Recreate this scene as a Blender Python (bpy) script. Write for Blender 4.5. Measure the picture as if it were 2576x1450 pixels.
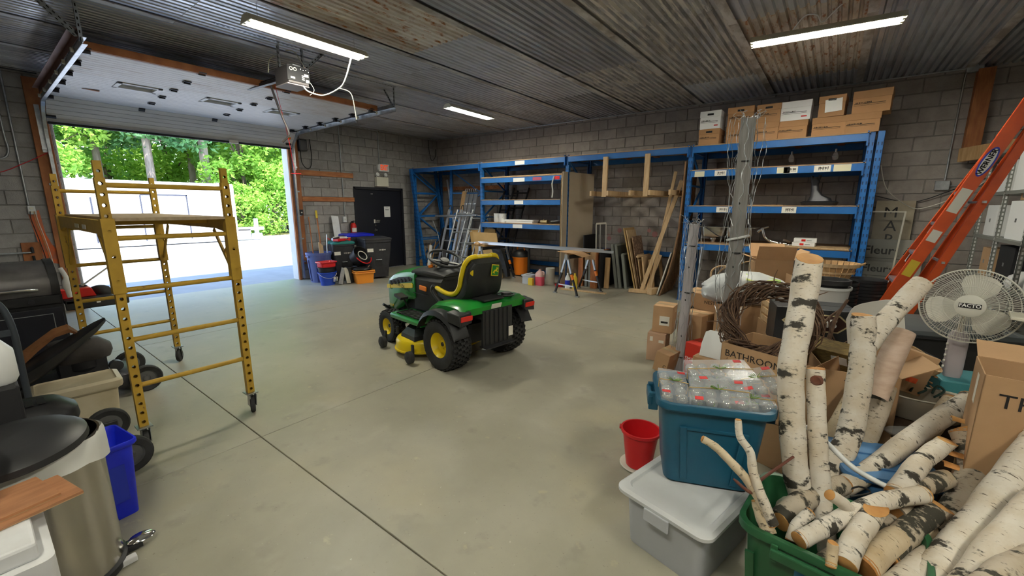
import bpy, bmesh, math, random
from mathutils import Vector, Matrix, Euler
rnd = random.Random(7)
PI = math.pi
scn = bpy.context.scene
COL = scn.collection
for o in list(bpy.data.objects): bpy.data.objects.remove(o)
R = math.radians
# ---------------------------------------------------------------- camera
TILT, AZ, ROLL, CAMH = 0.19323, 0.64910, 0.0027, 1.6
fw = Vector((-math.sin(AZ)*math.cos(TILT), math.cos(AZ)*math.cos(TILT), -math.sin(TILT)))
rt = Vector((math.cos(AZ), math.sin(AZ), 0)); up = rt.cross(fw)
rr_, uu_ = rt*math.cos(ROLL)+up*math.sin(ROLL), up*math.cos(ROLL)-rt*math.sin(ROLL)
cd = bpy.data.cameras.new('camera'); cam = bpy.data.objects.new('camera', cd); COL.objects.link(cam)
mw = Matrix((rr_, uu_, -fw)).transposed().to_4x4(); mw.translation = (0, 0, CAMH); cam.matrix_world = mw
cd.sensor_fit = 'HORIZONTAL'; cd.sensor_width = 36; cd.lens = 36*1048.96/2576; cd.clip_start = 0.02; cd.clip_end = 300
scn.camera = cam
# ---------------------------------------------------------------- sky, sun, exposure
w = bpy.data.worlds.new('sky'); scn.world = w; w.use_nodes = True
nt = w.node_tree; bg = nt.nodes['Background']
tc = nt.nodes.new('ShaderNodeTexCoord'); sp = nt.nodes.new('ShaderNodeSeparateXYZ'); rp = nt.nodes.new('ShaderNodeValToRGB')
nt.links.new(tc.outputs['Generated'], sp.inputs[0]); nt.links.new(sp.outputs[2], rp.inputs[0])
rp.color_ramp.elements[0].position = 0.0; rp.color_ramp.elements[0].color = (0.80, 0.90, 1.0, 1)
rp.color_ramp.elements[1].position = 0.7; rp.color_ramp.elements[1].color = (0.36, 0.58, 1.0, 1)
nt.links.new(rp.outputs[0], bg.inputs[0]); bg.inputs[1].default_value = 2.4
sl = bpy.data.lights.new('sun', 'SUN'); sl.energy = 6.0; sl.angle = R(0.6); sl.color = (1, 0.96, 0.9)
so = bpy.data.objects.new('sun', sl); COL.objects.link(so); so.rotation_euler = Vector((-0.50, 0.12, -0.93)).to_track_quat('-Z', 'Y').to_euler(); so.location = (6, 0, 14)
vs = scn.view_settings
scn.display_settings.display_device = 'sRGB'; vs.view_transform = 'Standard'; vs.look = 'None'; vs.exposure = 1.0; vs.gamma = 1.0; vs.use_curve_mapping = False
TUBE = 85.0          # fluorescent tube emission
# ---------------------------------------------------------------- helpers
class MB:
    def __init__(s): s.v = []; s.f = []; s.mi = []; s.cur = 0
    def add(s, vs, fs):
        k = len(s.v); s.v += [tuple(v) for v in vs]; s.f += [tuple(i+k for i in f) for f in fs]; s.mi += [s.cur]*len(fs); return s
    def box(s, c, d, rot=None):
        hx, hy, hz = d[0]/2, d[1]/2, d[2]/2
        vs = [Vector((x, y, z)) for x in (-hx, hx) for y in (-hy, hy) for z in (-hz, hz)]
        if rot is not None:
            m = rot if isinstance(rot, Matrix) else Euler(rot).to_matrix()
            vs = [m @ v for v in vs]
        c = Vector(c)
        return s.add([v+c for v in vs], [(0,1,3,2),(4,6,7,5),(0,4,5,1),(2,3,7,6),(0,2,6,4),(1,5,7,3)])
    def b2(s, x0, y0, z0, x1, y1, z1): return s.box(((x0+x1)/2, (y0+y1)/2, (z0+z1)/2), (abs(x1-x0), abs(y1-y0), abs(z1-z0)))
    def beam(s, p, q, w, h, upv=(0,0,1)):
        p, q = Vector(p), Vector(q); d = (q-p); L = d.length; d.normalize()
        u = Vector(upv); sd = d.cross(u)
        if sd.length < 1e-4: sd = d.cross(Vector((0,1,0)))
        sd.normalize(); u2 = sd.cross(d)
        return s.box((p+q)/2, (L, w, h), Matrix((d, sd, u2)).transposed())
    def ring(s, p, d, r, n, ref=None):
        d = Vector(d).normalized(); a = Vector(ref) if ref is not None else (Vector((0,0,1)) if abs(d.z) < .9 else Vector((1,0,0)))
        x = d.cross(a).normalized(); y = d.cross(x)
        return [Vector(p)+x*(r*math.cos(2*PI*i/n))+y*(r*math.sin(2*PI*i/n)) for i in range(n)]
    def loft(s, rings, cap=(True, True), closed=False):
        n = len(rings[0]); vs = [v for r in rings for v in r]; fs = []; m = len(rings)
        for j in range(m if closed else m-1):
            a, b = j*n, ((j+1) % m)*n
            for i in range(n):
                k = (i+1) % n; fs.append((a+i, a+k, b+k, b+i))
        if not closed:
            if cap[0]: fs.append(tuple(range(n-1, -1, -1)))
            if cap[1]: fs.append(tuple((m-1)*n+i for i in range(n)))
        return s.add(vs, fs)
    def tube(s, pts, r, n=8, closed=False):
        pts = [Vector(p) for p in pts]; m = len(pts); rings = []; ref = None
        for i, p in enumerate(pts):
            a = pts[(i-1) % m] if (closed or i > 0) else p; b = pts[(i+1) % m] if (closed or i < m-1) else p
            d = (b-a).normalized()
            if ref is None: ref = Vector((0,0,1)) if abs(d.z) < .9 else Vector((1,0,0))
            x = d.cross(ref).normalized(); y = d.cross(x); ref = -y if False else x.cross(d)
            rad = r[i] if isinstance(r, (list, tuple)) else r
            rings.append([p+x*(rad*math.cos(2*PI*k/n))+y*(rad*math.sin(2*PI*k/n)) for k in range(n)])
        return s.loft(rings, closed=closed)
    def cyl(s, p, q, r0, r1=None, n=16):
        r1 = r0 if r1 is None else r1; d = Vector(q)-Vector(p)
        return s.loft([s.ring(p, d, r0, n), s.ring(q, d, r1, n)])
    def lathe(s, prof, n=24, c=(0,0,0), M=None, a0=0, a1=2*PI, cap=False):
        full = abs(a1-a0-2*PI) < 1e-6; cnt = n if full else n+1; vs = []; c = Vector(c)
        for (r, z) in prof:
            for i in range(cnt):
                a = a0+(a1-a0)*i/n; v = Vector((r*math.cos(a), r*math.sin(a), z)); vs.append((M @ v if M else v)+c)
        fs = []
        for j in range(len(prof)-1):
            for i in range(n):
                k = (i+1) % cnt; fs.append((j*cnt+i, j*cnt+k, (j+1)*cnt+k, (j+1)*cnt+i))
        return s.add(vs, fs)
    def prism(s, poly, o, ux, uy, h):
        o, ux, uy, h = map(Vector, (o, ux, uy, h)); n = len(poly)
        a = [o+ux*p[0]+uy*p[1] for p in poly]
        return s.add(a+[v+h for v in a], [tuple(range(n-1, -1, -1)), tuple(range(n, 2*n))]+[(i, (i+1) % n, n+(i+1) % n, n+i) for i in range(n)])
    def mesh(s, name, mats, smooth=None):
        m = bpy.data.meshes.new(name); m.from_pydata(s.v, [], s.f)
        for t in (mats if isinstance(mats, (list, tuple)) else [mats]): m.materials.append(t)
        if s.cur: m.polygons.foreach_set('material_index', s.mi)
        bm = bmesh.new(); bm.from_mesh(m); bmesh.ops.recalc_face_normals(bm, faces=bm.faces); bm.to_mesh(m); bm.free()
        if smooth is not None:
            m.polygons.foreach_set('use_smooth', [True]*len(m.polygons)); m.set_sharp_from_angle(angle=R(smooth))
        m.update(); return m
    def build(s, name, mats, parent=None, smooth=None, bevel=0, loc=None, rot=None, label=None):
        o = bpy.data.objects.new(name, s.mesh(name, mats, smooth)); COL.objects.link(o)
        if parent is not None: o.parent = parent
        if loc: o.location = loc
        if rot: o.rotation_euler = rot
        if bevel:
            b = o.modifiers.new('bevel', 'BEVEL'); b.width = bevel; b.segments = 2; b.limit_method = 'ANGLE'; b.angle_limit = R(40)
            b.harden_normals = False
        if label: o['label'] = label
        return o
def tag(o, label, cat, group=None):
    o['label'] = label; o['category'] = cat
    if group: o['group'] = group
    return o
def thing(name, label, cat, loc=(0,0,0), rz=0, group=None, rot=None):
    o = bpy.data.objects.new(name, None); COL.objects.link(o); o.empty_display_size = .1
    o.location = loc; o.rotation_euler = rot if rot else (0, 0, rz); return tag(o, label, cat, group)
def struct(o): o['kind'] = 'structure'; return o
def copy_tree(o, parent=None):
    c = o.copy(); COL.objects.link(c)
    if parent is not None: c.parent = parent
    for ch in list(o.children): copy_tree(ch, c)
    return c
def link_mesh(name, me, parent, loc=(0,0,0), rot=(0,0,0), scale=None):
    o = bpy.data.objects.new(name, me); COL.objects.link(o); o.parent = parent; o.location = loc; o.rotation_euler = rot
    if scale: o.scale = scale
    return o
def rrect(w, d, r, n=4):
    pts = []; r = min(r, w/2-1e-4, d/2-1e-4)
    for cx, cy, a in ((w/2-r, d/2-r, 0), (-w/2+r, d/2-r, 90), (-w/2+r, -d/2+r, 180), (w/2-r, -d/2+r, 270)):
        for i in range(n+1):
            t = R(a+90*i/n); pts.append((cx+r*math.cos(t), cy+r*math.sin(t)))
    return pts
def rring(w, d, r, z, n=4, ox=0, oy=0): return [Vector((x+ox, y+oy, z)) for x, y in rrect(w, d, r, n)]
def smoothpts(pts, k=4):
    # Catmull-Rom through the points
    P = [Vector(p) for p in pts]; out = []
    for i in range(len(P)-1):
        a, b, c, d = P[max(i-1, 0)], P[i], P[i+1], P[min(i+2, len(P)-1)]
        for j in range(k):
            t = j/k; out.append(.5*((2*b)+(c-a)*t+(2*a-5*b+4*c-d)*t*t+(3*b-a-3*c+d)*t**3))
    out.append(P[-1]); return out
# ---------------------------------------------------------------- materials
def mat(name, col, rough=.6, metal=0, col2=None, scale=6, bump=0, bscale=None, detail=4, stretch=(1,1,1), ramp=(.35, .65), rand=0, trans=0, alpha=1, emit=None, es=0, spec=.5, ior=1.45, coat=0, rough2=None, coord='Object', col3=None, scale3=2, ramp3=(.55,.7), stretch3=None):
    m = bpy.data.materials.new(name); m.use_nodes = True; nt = m.node_tree; N = nt.nodes; L = nt.links; b = N['Principled BSDF']
    c4 = lambda c: (c[0], c[1], c[2], 1)
    b.inputs['Base Color'].default_value = c4(col); b.inputs['Roughness'].default_value = rough; b.inputs['Metallic'].default_value = metal
    b.inputs['Specular IOR Level'].default_value = spec; b.inputs['IOR'].default_value = ior
    if coat: b.inputs['Coat Weight'].default_value = coat; b.inputs['Coat Roughness'].default_value = .1
    if trans: b.inputs['Transmission Weight'].default_value = trans
    if alpha < 1: b.inputs['Alpha'].default_value = alpha
    if emit: b.inputs['Emission Color'].default_value = c4(emit); b.inputs['Emission Strength'].default_value = es
    out = None
    if col2 or bump or rand or col3:
        tc = N.new('ShaderNodeTexCoord'); mp = N.new('ShaderNodeMapping'); L.new(tc.outputs[coord], mp.inputs[0]); mp.inputs['Scale'].default_value = stretch
        if rand or coord == 'Object':
            oi = N.new('ShaderNodeObjectInfo'); ad = N.new('ShaderNodeVectorMath'); ad.operation = 'MULTIPLY_ADD'
            L.new(oi.outputs['Random'], ad.inputs[0]); ad.inputs[1].default_value = (17, 31, 23); L.new(tc.outputs[coord], ad.inputs[2]); L.new(ad.outputs[0], mp.inputs[0])
    def noise(sc, det, vec=None):
        t = N.new('ShaderNodeTexNoise'); t.inputs['Scale'].default_value = sc; t.inputs['Detail'].default_value = det; t.inputs['Roughness'].default_value = .6; L.new(vec or mp.outputs[0], t.inputs['Vector']); return t
    def mix(fac, a, bcol):
        x = N.new('ShaderNodeMix'); x.data_type = 'RGBA'; L.new(fac, x.inputs['Factor'])
        for s, k in ((a, 6), (bcol, 7)):
            if isinstance(s, tuple): x.inputs[k].default_value = c4(s)
            else: L.new(s, x.inputs[k])
        return x.outputs[2]
    def ramped(sock, lo, hi):
        r = N.new('ShaderNodeMapRange'); r.inputs[1].default_value = lo; r.inputs[2].default_value = hi; L.new(sock, r.inputs[0]); return r.outputs[0]
    if col2:
        t = noise(scale, detail); fac = ramped(t.outputs[0], *ramp); out = mix(fac, tuple(col), tuple(col2))
        if rough2 is not None:
            r = N.new('ShaderNodeMapRange'); r.inputs[3].default_value = rough; r.inputs[4].default_value = rough2; L.new(fac, r.inputs[0]); L.new(r.outputs[0], b.inputs['Roughness'])
    if col3:
        v = None
        if stretch3:
            m3 = N.new('ShaderNodeMapping'); m3.inputs['Scale'].default_value = stretch3; L.new(mp.inputs[0].links[0].from_socket, m3.inputs[0]); v = m3.outputs[0]
        t3 = noise(scale3, 5, v); f3 = ramped(t3.outputs[0], *ramp3); out = mix(f3, out if out else tuple(col), tuple(col3))
    if rand:
        h = N.new('ShaderNodeHueSaturation'); r = N.new('ShaderNodeMapRange'); r.inputs[3].default_value = 1-rand; r.inputs[4].default_value = 1+rand
        L.new(oi.outputs['Random'], r.inputs[0]); L.new(r.outputs[0], h.inputs['Value'])
        if out: L.new(out, h.inputs['Color'])
        else: h.inputs['Color'].default_value = c4(col)
        out = h.outputs[0]
    if out: L.new(out, b.inputs['Base Color'])
    if bump:
        t = noise(bscale or scale*4, 4); bn = N.new('ShaderNodeBump'); bn.inputs['Strength'].default_value = min(1, bump); bn.inputs['Distance'].default_value = .01*max(1, bump); L.new(t.outputs[0], bn.inputs['Height']); L.new(bn.outputs[0], b.inputs['Normal'])
    return m
M = {}
def mk(name, *a, **k): M[name] = mat(name, *a, **k)
mk('black_plastic', (.018,.018,.02), .45); mk('black_rubber', (.016,.016,.016), .75, col2=(.03,.03,.03), scale=9)
mk('black_matte', (.012,.012,.014), .7); mk('dark_metal', (.05,.05,.055), .45, metal=.6)
mk('galv', (.50,.52,.53), .38, metal=.85, col2=(.36,.38,.40), scale=14); mk('steel', (.62,.62,.62), .25, metal=1); mk('alu', (.72,.74,.77), .32, metal=.9, col2=(.6,.62,.65), scale=8, stretch=(.3,6,6))
mk('chrome', (.8,.8,.8), .1, metal=1); mk('stainless', (.52,.49,.44), .13, metal=1, col2=(.44,.41,.37), scale=5, rough2=.27, stretch=(1,1,.2))
mk('white_plastic', (.72,.73,.72), .4); mk('white_paint', (.78,.79,.80), .5, col2=(.68,.68,.68), scale=5); mk('paper', (.82,.82,.80), .8)
mk('off_white', (.66,.64,.56), .5, col2=(.58,.55,.46), scale=4); mk('ivory', (.70,.67,.55), .5)
mk('cardboard', (.47,.29,.155), .85, col2=(.41,.25,.13), scale=3, bump=.1, bscale=60, rand=.10); mk('cardboard_in', (.42,.26,.14), .9); mk('tape', (.50,.36,.2), .3)
mk('print', (.012,.010,.010), .8); mk('print_red', (.55,.04,.04), .7); mk('print_white', (.8,.8,.78), .7)
mk('wood', (.52,.33,.16), .7, col2=(.38,.22,.09), scale=4, stretch=(9,9,1), detail=5, rand=.12); mk('wood_x', (.52,.33,.16), .7, col2=(.38,.22,.09), scale=4, stretch=(1,9,9), detail=5, rand=.12)
mk('pale_wood', (.60,.43,.25), .7, col2=(.47,.31,.16), scale=4, stretch=(9,9,1), detail=5, rand=.08); mk('orange_wood', (.42,.16,.055), .7, col2=(.27,.09,.03), scale=3, stretch=(7,2,1.2), detail=5, rand=.1)
mk('orange_wood_h', (.46,.19,.07), .7, col2=(.30,.10,.035), scale=3, stretch=(7,1.2,7), detail=5, rand=.1)
mk('rack_blue', (.012,.125,.40), .38, col2=(.010,.10,.32), scale=5, col3=(.09,.16,.28), scale3=16, ramp3=(.66,.74)); mk('rack_dark', (.006,.03,.09), .6)
mk('scaf_yellow', (.50,.31,.035), .45, col2=(.40,.24,.025), scale=7, col3=(.22,.11,.03), scale3=22, ramp3=(.66,.72)); mk('hole_dark', (.02,.015,.01), .9)
mk('jd_green', (.008,.19,.022), .28, coat=.4); mk('jd_yellow', (.70,.52,.01), .35); mk('jd_black', (.02,.021,.022), .5); mk('seat_black', (.014,.016,.015), .55, bump=.1, bscale=150)
mk('orange_plastic', (.85,.22,.015), .4); mk('red_plastic', (.60,.015,.02), .35); mk('blue_plastic', (.012,.03,.42), .4); mk('cobalt', (.008,.02,.55), .4)
mk('bin_black', (.022,.022,.026), .5, col2=(.035,.035,.04), scale=6); mk('green_lid', (.02,.22,.20), .45); mk('trash_blue', (.07,.10,.30), .5, col2=(.12,.16,.38), scale=3, stretch=(4,4,.5))
mk('ladder_orange', (.70,.095,.012), .42, col2=(.60,.075,.01), scale=9); mk('label_white', (.75,.72,.64), .6); mk('label_yellow', (.72,.52,.04), .6)
mk('glass', (.85,.9,.9), .05, trans=.9, alpha=.5); mk('clear_plastic', (.86,.88,.90), .18, alpha=.22); mk('frost_plastic', (.62,.64,.68), .45, alpha=.72)
mk('red_paint', (.62,.02,.015), .35)
GROUT = mat('mortar', (.27,.255,.235), .95, col2=(.20,.19,.175), scale=8)
def text(s, size, loc, rot, m, parent, name='lettering', align='CENTER', shear=0, sx=1, ext=.0004, bold=0):
    cu = bpy.data.curves.new(name, 'FONT'); cu.body = s; cu.size = size; cu.align_x = align; cu.align_y = 'CENTER'; cu.extrude = ext; cu.shear = shear; cu.resolution_u = 2; cu.offset = bold
    t = bpy.data.objects.new('tmp', cu); COL.objects.link(t)
    me = bpy.data.meshes.new_from_object(t); bpy.data.objects.remove(t); me.name = name; me.materials.clear(); me.materials.append(m)
    if sx != 1: me.transform(Matrix.Diagonal((sx, 1, 1, 1)))
    return link_mesh(name, me, parent, loc, rot)

def marks(w, h, loc, rot, m, parent, n=9, seed=1):
    # a line of print too small to read: upright strokes of uneven height
    rr = random.Random(seed); b = MB(); x = -w/2; st = w/n
    for i in range(n):
        hh = h*rr.uniform(.55, 1); b.b2(x, -hh/2, -.0003, x+st*rr.uniform(.35, .8), hh/2, .0003); x += st
    return b.build('print_line', m, parent, loc=loc, rot=rot)

# ================================================================ ROOM SHELL
XG, YR, ZC = -9.236, 8.602, 3.47
XE, YB = 4.2, -4.0
JX, JY = (-6.21, -3.03, 0.6), (-2.1, 1.07, 4.9)
floor_m = mat('concrete_floor', (.37,.352,.278), .48, col2=(.285,.27,.21), scale=.9, detail=8, ramp=(.36,.66), bump=.06, bscale=9, coord='Generated', rough2=.38)
# the slabs read their pattern from world position
def world_coord(m):
    nt = m.node_tree; g = nt.nodes.new('ShaderNodeNewGeometry')
    for n in nt.nodes:
        if n.type == 'MAPPING':
            for l in list(n.inputs[0].links): nt.links.remove(l)
            nt.links.new(g.outputs['Position'], n.inputs[0])
    return m
def floor_extra(m):
    nt = m.node_tree; N = nt.nodes; L = nt.links; b = N['Principled BSDF']; src = b.inputs['Base Color'].links[0].from_socket
    g = N.new('ShaderNodeNewGeometry'); cur = src
    for sc, lo, hi, c, k in ((2.7, .58, .74, (.47,.45,.38), .35), (.55, .56, .70, (.20,.185,.145), .5), (1.3, .54, .72, (.42,.37,.24), .45), (5.5, .60, .70, (.25,.235,.19), .5), (60, .66, .74, (.14,.125,.10), .6), (42, .70, .75, (.55,.53,.47), .6), (11, .66, .73, (.46,.41,.27), .5)):
        t = N.new('ShaderNodeTexNoise'); t.inputs['Scale'].default_value = sc; t.inputs['Detail'].default_value = 7; L.new(g.outputs['Position'], t.inputs[0])
        r = N.new('ShaderNodeMapRange'); r.inputs[1].default_value = lo; r.inputs[2].default_value = hi; r.inputs[4].default_value = k; L.new(t.outputs[0], r.inputs[0])
        x = N.new('ShaderNodeMix'); x.data_type = 'RGBA'; L.new(r.outputs[0], x.inputs[0]); L.new(cur, x.inputs[6]); x.inputs[7].default_value = (*c, 1); cur = x.outputs[2]
    L.new(cur, b.inputs['Base Color'])
world_coord(floor_m); floor_extra(floor_m)
joint_m = mat('joint_dirt', (.14,.10,.05), .95, col2=(.16,.11,.06), scale=20)
fl = MB().b2(XG-.2, YB-.2, -.16, XE+.2, YR+.2, -.014).build('floor', joint_m); struct(fl); fl['label'] = 'grey concrete floor with sawn control joints'
xs = [XG-.2, *JX, XE+.1]; ys = [YB-.1, *JY, YR+.1]
for i in range(len(xs)-1):
    for j in range(len(ys)-1):
        g = .003
        MB().b2(xs[i]+(g if i else 0), ys[j]+(g if j else 0), -.10, xs[i+1]-g, ys[j+1]-g, 0).build('slab', floor_m, fl, bevel=.004)
# ---- block walls
block_m = mat('concrete_block', (.36,.34,.325), .92, col2=(.28,.265,.25), scale=7, bump=.5, bscale=70, rand=.13, detail=6, col3=(.12,.11,.10), scale3=45, ramp3=(.68,.74))
block_w = mat('concrete_block_warm', (.40,.355,.325), .92, col2=(.32,.28,.255), scale=7, bump=.5, bscale=70, rand=.11, detail=6, col3=(.13,.115,.10), scale3=45, ramp3=(.69,.74))
_bm = {}
def block_mesh(wd, h, m, axis):
    k = (round(wd, 2), round(h, 2), m.name, axis)
    if k not in _bm:
        c = .004; b = MB(); x, z = k[0]/2, k[1]/2; d = .012
        v = [(-x, 0, -z), (x, 0, -z), (x, 0, z), (-x, 0, z), (-x+c, -d, -z+c), (x-c, -d, -z+c), (x-c, -d, z-c), (-x+c, -d, z-c)]
        b.add(v, [(4,5,6,7), (0,1,5,4), (1,2,6,5), (2,3,7,6), (3,0,4,7), (3,2,1,0)]); me = b.mesh('block', m)
        if axis == 'y': me.transform(Matrix.Rotation(PI/2, 4, 'Z'))
        _bm[k] = me
    return _bm[k]
def block_wall(wall, axis, pos, u0, u1, holes, m, single, zmax=ZC, off=0):
    stuff = MB(); n = 0
    for r in range(int(zmax/.2)+1):
        z0, z1 = r*.2, min((r+1)*.2, zmax)
        if z1-z0 < .04: continue
        cuts = sorted([(h[0], h[1]) for h in holes if h[2] < z0+.1 < h[3]]); segs = []; a = u0
        for c0, c1 in cuts: segs.append((a, c0)); a = c1
        segs.append((a, u1)); sh = (.2 if r % 2 else 0)+off
        for a, b in segs:
            k = math.floor((a-sh)/.4)
            while sh+k*.4 < b-.02:
                s0, s1 = max(a, sh+k*.4), min(b, sh+(k+1)*.4); k += 1
                if s1-s0 < .05: continue
                uc, zc, wd, hh = (s0+s1)/2, (z0+z1)/2, s1-s0-.009, z1-z0-.009; j = rnd.uniform(0, .003)
                loc = (pos+j-.002, uc, zc) if axis == 'y' else (uc, pos-j+.002, zc)
                if single(uc, zc) and n < 300:
                    link_mesh('block', block_mesh(wd, hh, m, axis), wall, loc, (0, 0, 0)); n += 1
                else:
                    me = block_mesh(wd, hh, m, axis); stuff.add([Vector(v.co)+Vector(loc) for v in me.vertices], [tuple(p.vertices) for p in me.polygons])
    if stuff.v: o = stuff.build('blocks', m, wall); o['kind'] = 'stuff'
OY0, OY1, OZ = 1.05, 4.40, 3.02                      # overhead door opening
DY0, DY1, DZ = 5.86, 7.32, 2.06                      # black man door
wl = MB()
T = .22
for a in ((YB, OY0, 0, ZC), (OY0, OY1, OZ, ZC), (OY1, DY0, 0, ZC), (DY0, DY1, DZ, ZC), (DY1, YR+T, 0, ZC)): wl.b2(XG-T, a[0], a[2], XG, a[1], a[3])
wall_l = struct(wl.build('wall_left', GROUT)); wall_l['label'] = 'grey concrete block wall with the overhead door'
block_wall(wall_l, 'y', XG, YB, YR, [(OY0, OY1, 0, OZ), (DY0, DY1, 0, DZ)], block_m, lambda u, z: u > .3, off=.06)
wr = struct(MB().b2(XG-T, YR, 0, XE, YR+T, ZC).build('wall_back', GROUT)); wr['label'] = 'grey concrete block wall behind the blue racks'
block_wall(wr, 'x', YR, XG, XE, [], block_w, lambda u, z: -4.35 < u < 2.45)
struct(MB().b2(XE, YB, 0, XE+T, YR+T, ZC).build('wall_right', block_m)); struct(MB().b2(XG-T, YB-T, 0, XE+T, YB, ZC).build('wall_front', block_m))
roof_m = mat('roof_sheet', (.25,.25,.25), .7)
struct(MB().b2(XG-.45, YB-T, ZC+.12, XE+T, YR+.4, ZC+.30).build('roof', roof_m))
# outside face trim over the opening, jamb returns
jamb_m = mat('jamb_white', (.68,.69,.70), .6, col2=(.58,.58,.58), scale=3)
for k, (a, b) in enumerate(((OY0-.02, OY0+.015), (OY1-.012, OY1+.03))):
    struct(MB().b2(XG-T-.02, a, 0, XG-.004, b, OZ).build('trim_%d' % (k+1), jamb_m, bevel=.004))
struct(MB().b2(XG-T-.02, OY0-.02, OZ-.03, XG+.0, OY1+.03, OZ+.02).build('trim_3', jamb_m))
# ---- corrugated ceiling sheets
galv_c = mat('ceiling_galv', (.80,.84,.90), .30, metal=.6, col2=(.55,.58,.63), scale=2.2, detail=7, ramp=(.35,.7), stretch=(3,.6,1), rand=.22, rough2=.55, col3=(.52,.50,.48), scale3=3.2, ramp3=(.62,.74), stretch3=(6,1.0,1))
galv_d = mat('ceiling_dark', (.66,.70,.76), .28, metal=.65, col2=(.42,.44,.48), scale=1.6, detail=7, stretch=(3,.5,1), rand=.2, rough2=.5, col3=(.42,.42,.42), scale3=2.5, ramp3=(.64,.74), stretch3=(5,.5,1))
galv_r = mat('ceiling_rusty', (.84,.80,.74), .40, metal=.35, col2=(.50,.43,.35), scale=1.8, detail=7, ramp=(.38,.62), stretch=(2,.7,1), rand=.1, col3=(.42,.17,.05), scale3=5.0, ramp3=(.54,.66), stretch3=(4,1.2,1))
galv_w = mat('ceiling_white', (.60,.61,.62), .38, metal=.5, col2=(.40,.40,.41), scale=3, detail=7, ramp=(.4,.6), stretch=(5,.7,1), rand=.1, col3=(.78,.76,.72), scale3=2.6, ramp3=(.50,.57), stretch3=(9,.8,1))
for m_ in (galv_c, galv_d, galv_r, galv_w): pass
ceil_top = MB().b2(XG-T, YB, ZC+.03, XE+T, YR+T, ZC+.12).build('ceiling', mat('ceiling_back', (.05,.05,.05), .9)); struct(ceil_top); ceil_top['label'] = 'corrugated metal sheet ceiling with rust and pale patches'
lap_m = mat('ceiling_lap', (.74,.73,.72), .45, metal=.4, col2=(.36,.33,.30), scale=3, stretch=(2,.8,1), detail=7, ramp=(.4,.6), rand=.15, col3=(.30,.18,.10), scale3=5, ramp3=(.64,.72))
def sheet(x0, x1, y0, y1, z, m, pitch=.08, amp=.0155, lip=True):
    b = MB(); n = max(2, int(round((x1-x0)/pitch))); prof = []
    P = (x1-x0)/n
    for i in range(n):
        x = x0+i*P
        flat = lip and i == 0
        if flat: prof += [(x, 0), (x+P*1.0, 0)]
        else: prof += [(x+P*.10, 0), (x+P*.24, -amp*2), (x+P*.76, -amp*2), (x+P*.90, 0)]
    prof.append((x1+.012, 0))
    vs = []; m_ = len(prof)
    for y in (y0, y1): vs += [(x, y, z+dz) for x, dz in prof]
    for y in (y0, y1): vs += [(x, y, z+dz+.004) for x, dz in prof]
    fs = [(i, i+1, m_+i+1, m_+i) for i in range(m_-1)]+[(2*m_+i, 3*m_+i, 3*m_+i+1, 2*m_+i+1) for i in range(m_-1)]
    fs += [(i, 2*m_+i, 2*m_+i+1, i+1) for i in range(m_-1)]+[(m_+i, m_+i+1, 3*m_+i+1, 3*m_+i) for i in range(m_-1)]
    MB().b2(x0-.03, y0, z-.036, x0+.055, y1, z-.030).build('lap_strip', lap_m, ceil_top)
    return b.add(vs, fs).build('roof_sheet', m, ceil_top)
cols = [(-9.236, -7.9, [YB, 3.1, 6.0, YR], 'dddd'), (-7.9, -6.72, [YB, 2.6, 5.4, YR], 'ddcd'), (-6.72, -5.6, [YB, .9, 3.6, 6.4, YR], 'dddcd'), (-5.6, -4.45, [YB, 1.7, 4.2, 6.6, YR], 'dccdd'), (-4.45, -3.32, [YB, 1.2, 3.7, 6.7, YR], 'crcdc'),
        (-3.32, -2.17, [YB, 2.6, 5.65, YR], 'cdwc'), (-2.17, -1.06, [YB, 1.8, 4.65, 7.2, YR], 'cwwcd'), (-1.06, .06, [YB, 2.5, 5.1, 7.75, YR], 'dcrdd'), (.06, 1.2, [YB, 3.0, 5.6, YR], 'dddd'), (1.2, 2.7, [YB, 3.6, 6.3, YR], 'dddd'), (2.7, XE, [YB, 3.0, 6.0, YR], 'ddd')]
mm = dict(c=galv_c, d=galv_d, r=galv_r, w=galv_w)
for x0, x1, yy, cs in cols:
    for j in range(len(yy)-1): sheet(x0, x1, yy[j]-(.05 if j else 0), yy[j+1], ZC-(.003 if j % 2 else 0), mm[cs[j]])
# ---- conduits run round the top of the walls
def conduit(pts, label, r=.012, m='galv'): return tag(MB().tube(pts, r, 8).build('conduit', M[m], smooth=50), label, 'conduit', 'wall conduits')
conduit([(-9.15, 8.50, 3.43), (1.2, 8.50, 3.43)], 'long metal conduit running under the ceiling above the blue racks')
tag(MB().box((1.27, 8.52, 3.42), (.16, .10, .09)).build('junction_box', M['galv'], bevel=.006), 'grey junction box at the end of the ceiling conduit', 'junction box')
conduit([(1.2, 8.50, 3.42), (1.2, 8.575, 3.33), (1.2, 8.575, 1.98)], 'vertical conduit down to the grey box behind the orange ladder')
tag(MB().box((1.18, 8.565, 1.91), (.15, .07, .13)).build('junction_box', M['galv'], bevel=.006), 'grey junction box on the wall behind the orange ladder', 'junction box')
conduit([(1.25, 8.575, 1.90), (2.4, 8.575, 1.90)], 'horizontal conduit leaving the grey box behind the ladder')
conduit([(XG+.03, 5.58, 3.44), (XG+.03, 5.58, 1.36)], 'thin conduit down to the light switch left of the black door')
conduit([(XG+.03, 6.62, 3.44), (XG+.03, 6.62, 2.62)], 'thin conduit down to the exit sign')
conduit([(XG+.03, .66, 3.44), (XG+.03, .66, 1.60)], 'conduit running down to the outlet left of the overhead door')
conduit(smoothpts([(XG+.03, .57, 3.44), (XG+.03, .575, 2.6), (XG+.03, .585, 2.36), (XG+.03, .54, 2.25), (XG+.03, .43, 2.23), (XG+.03, .2, 2.23)], 3), 'conduit that bends to the left at the garage wall')
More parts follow.
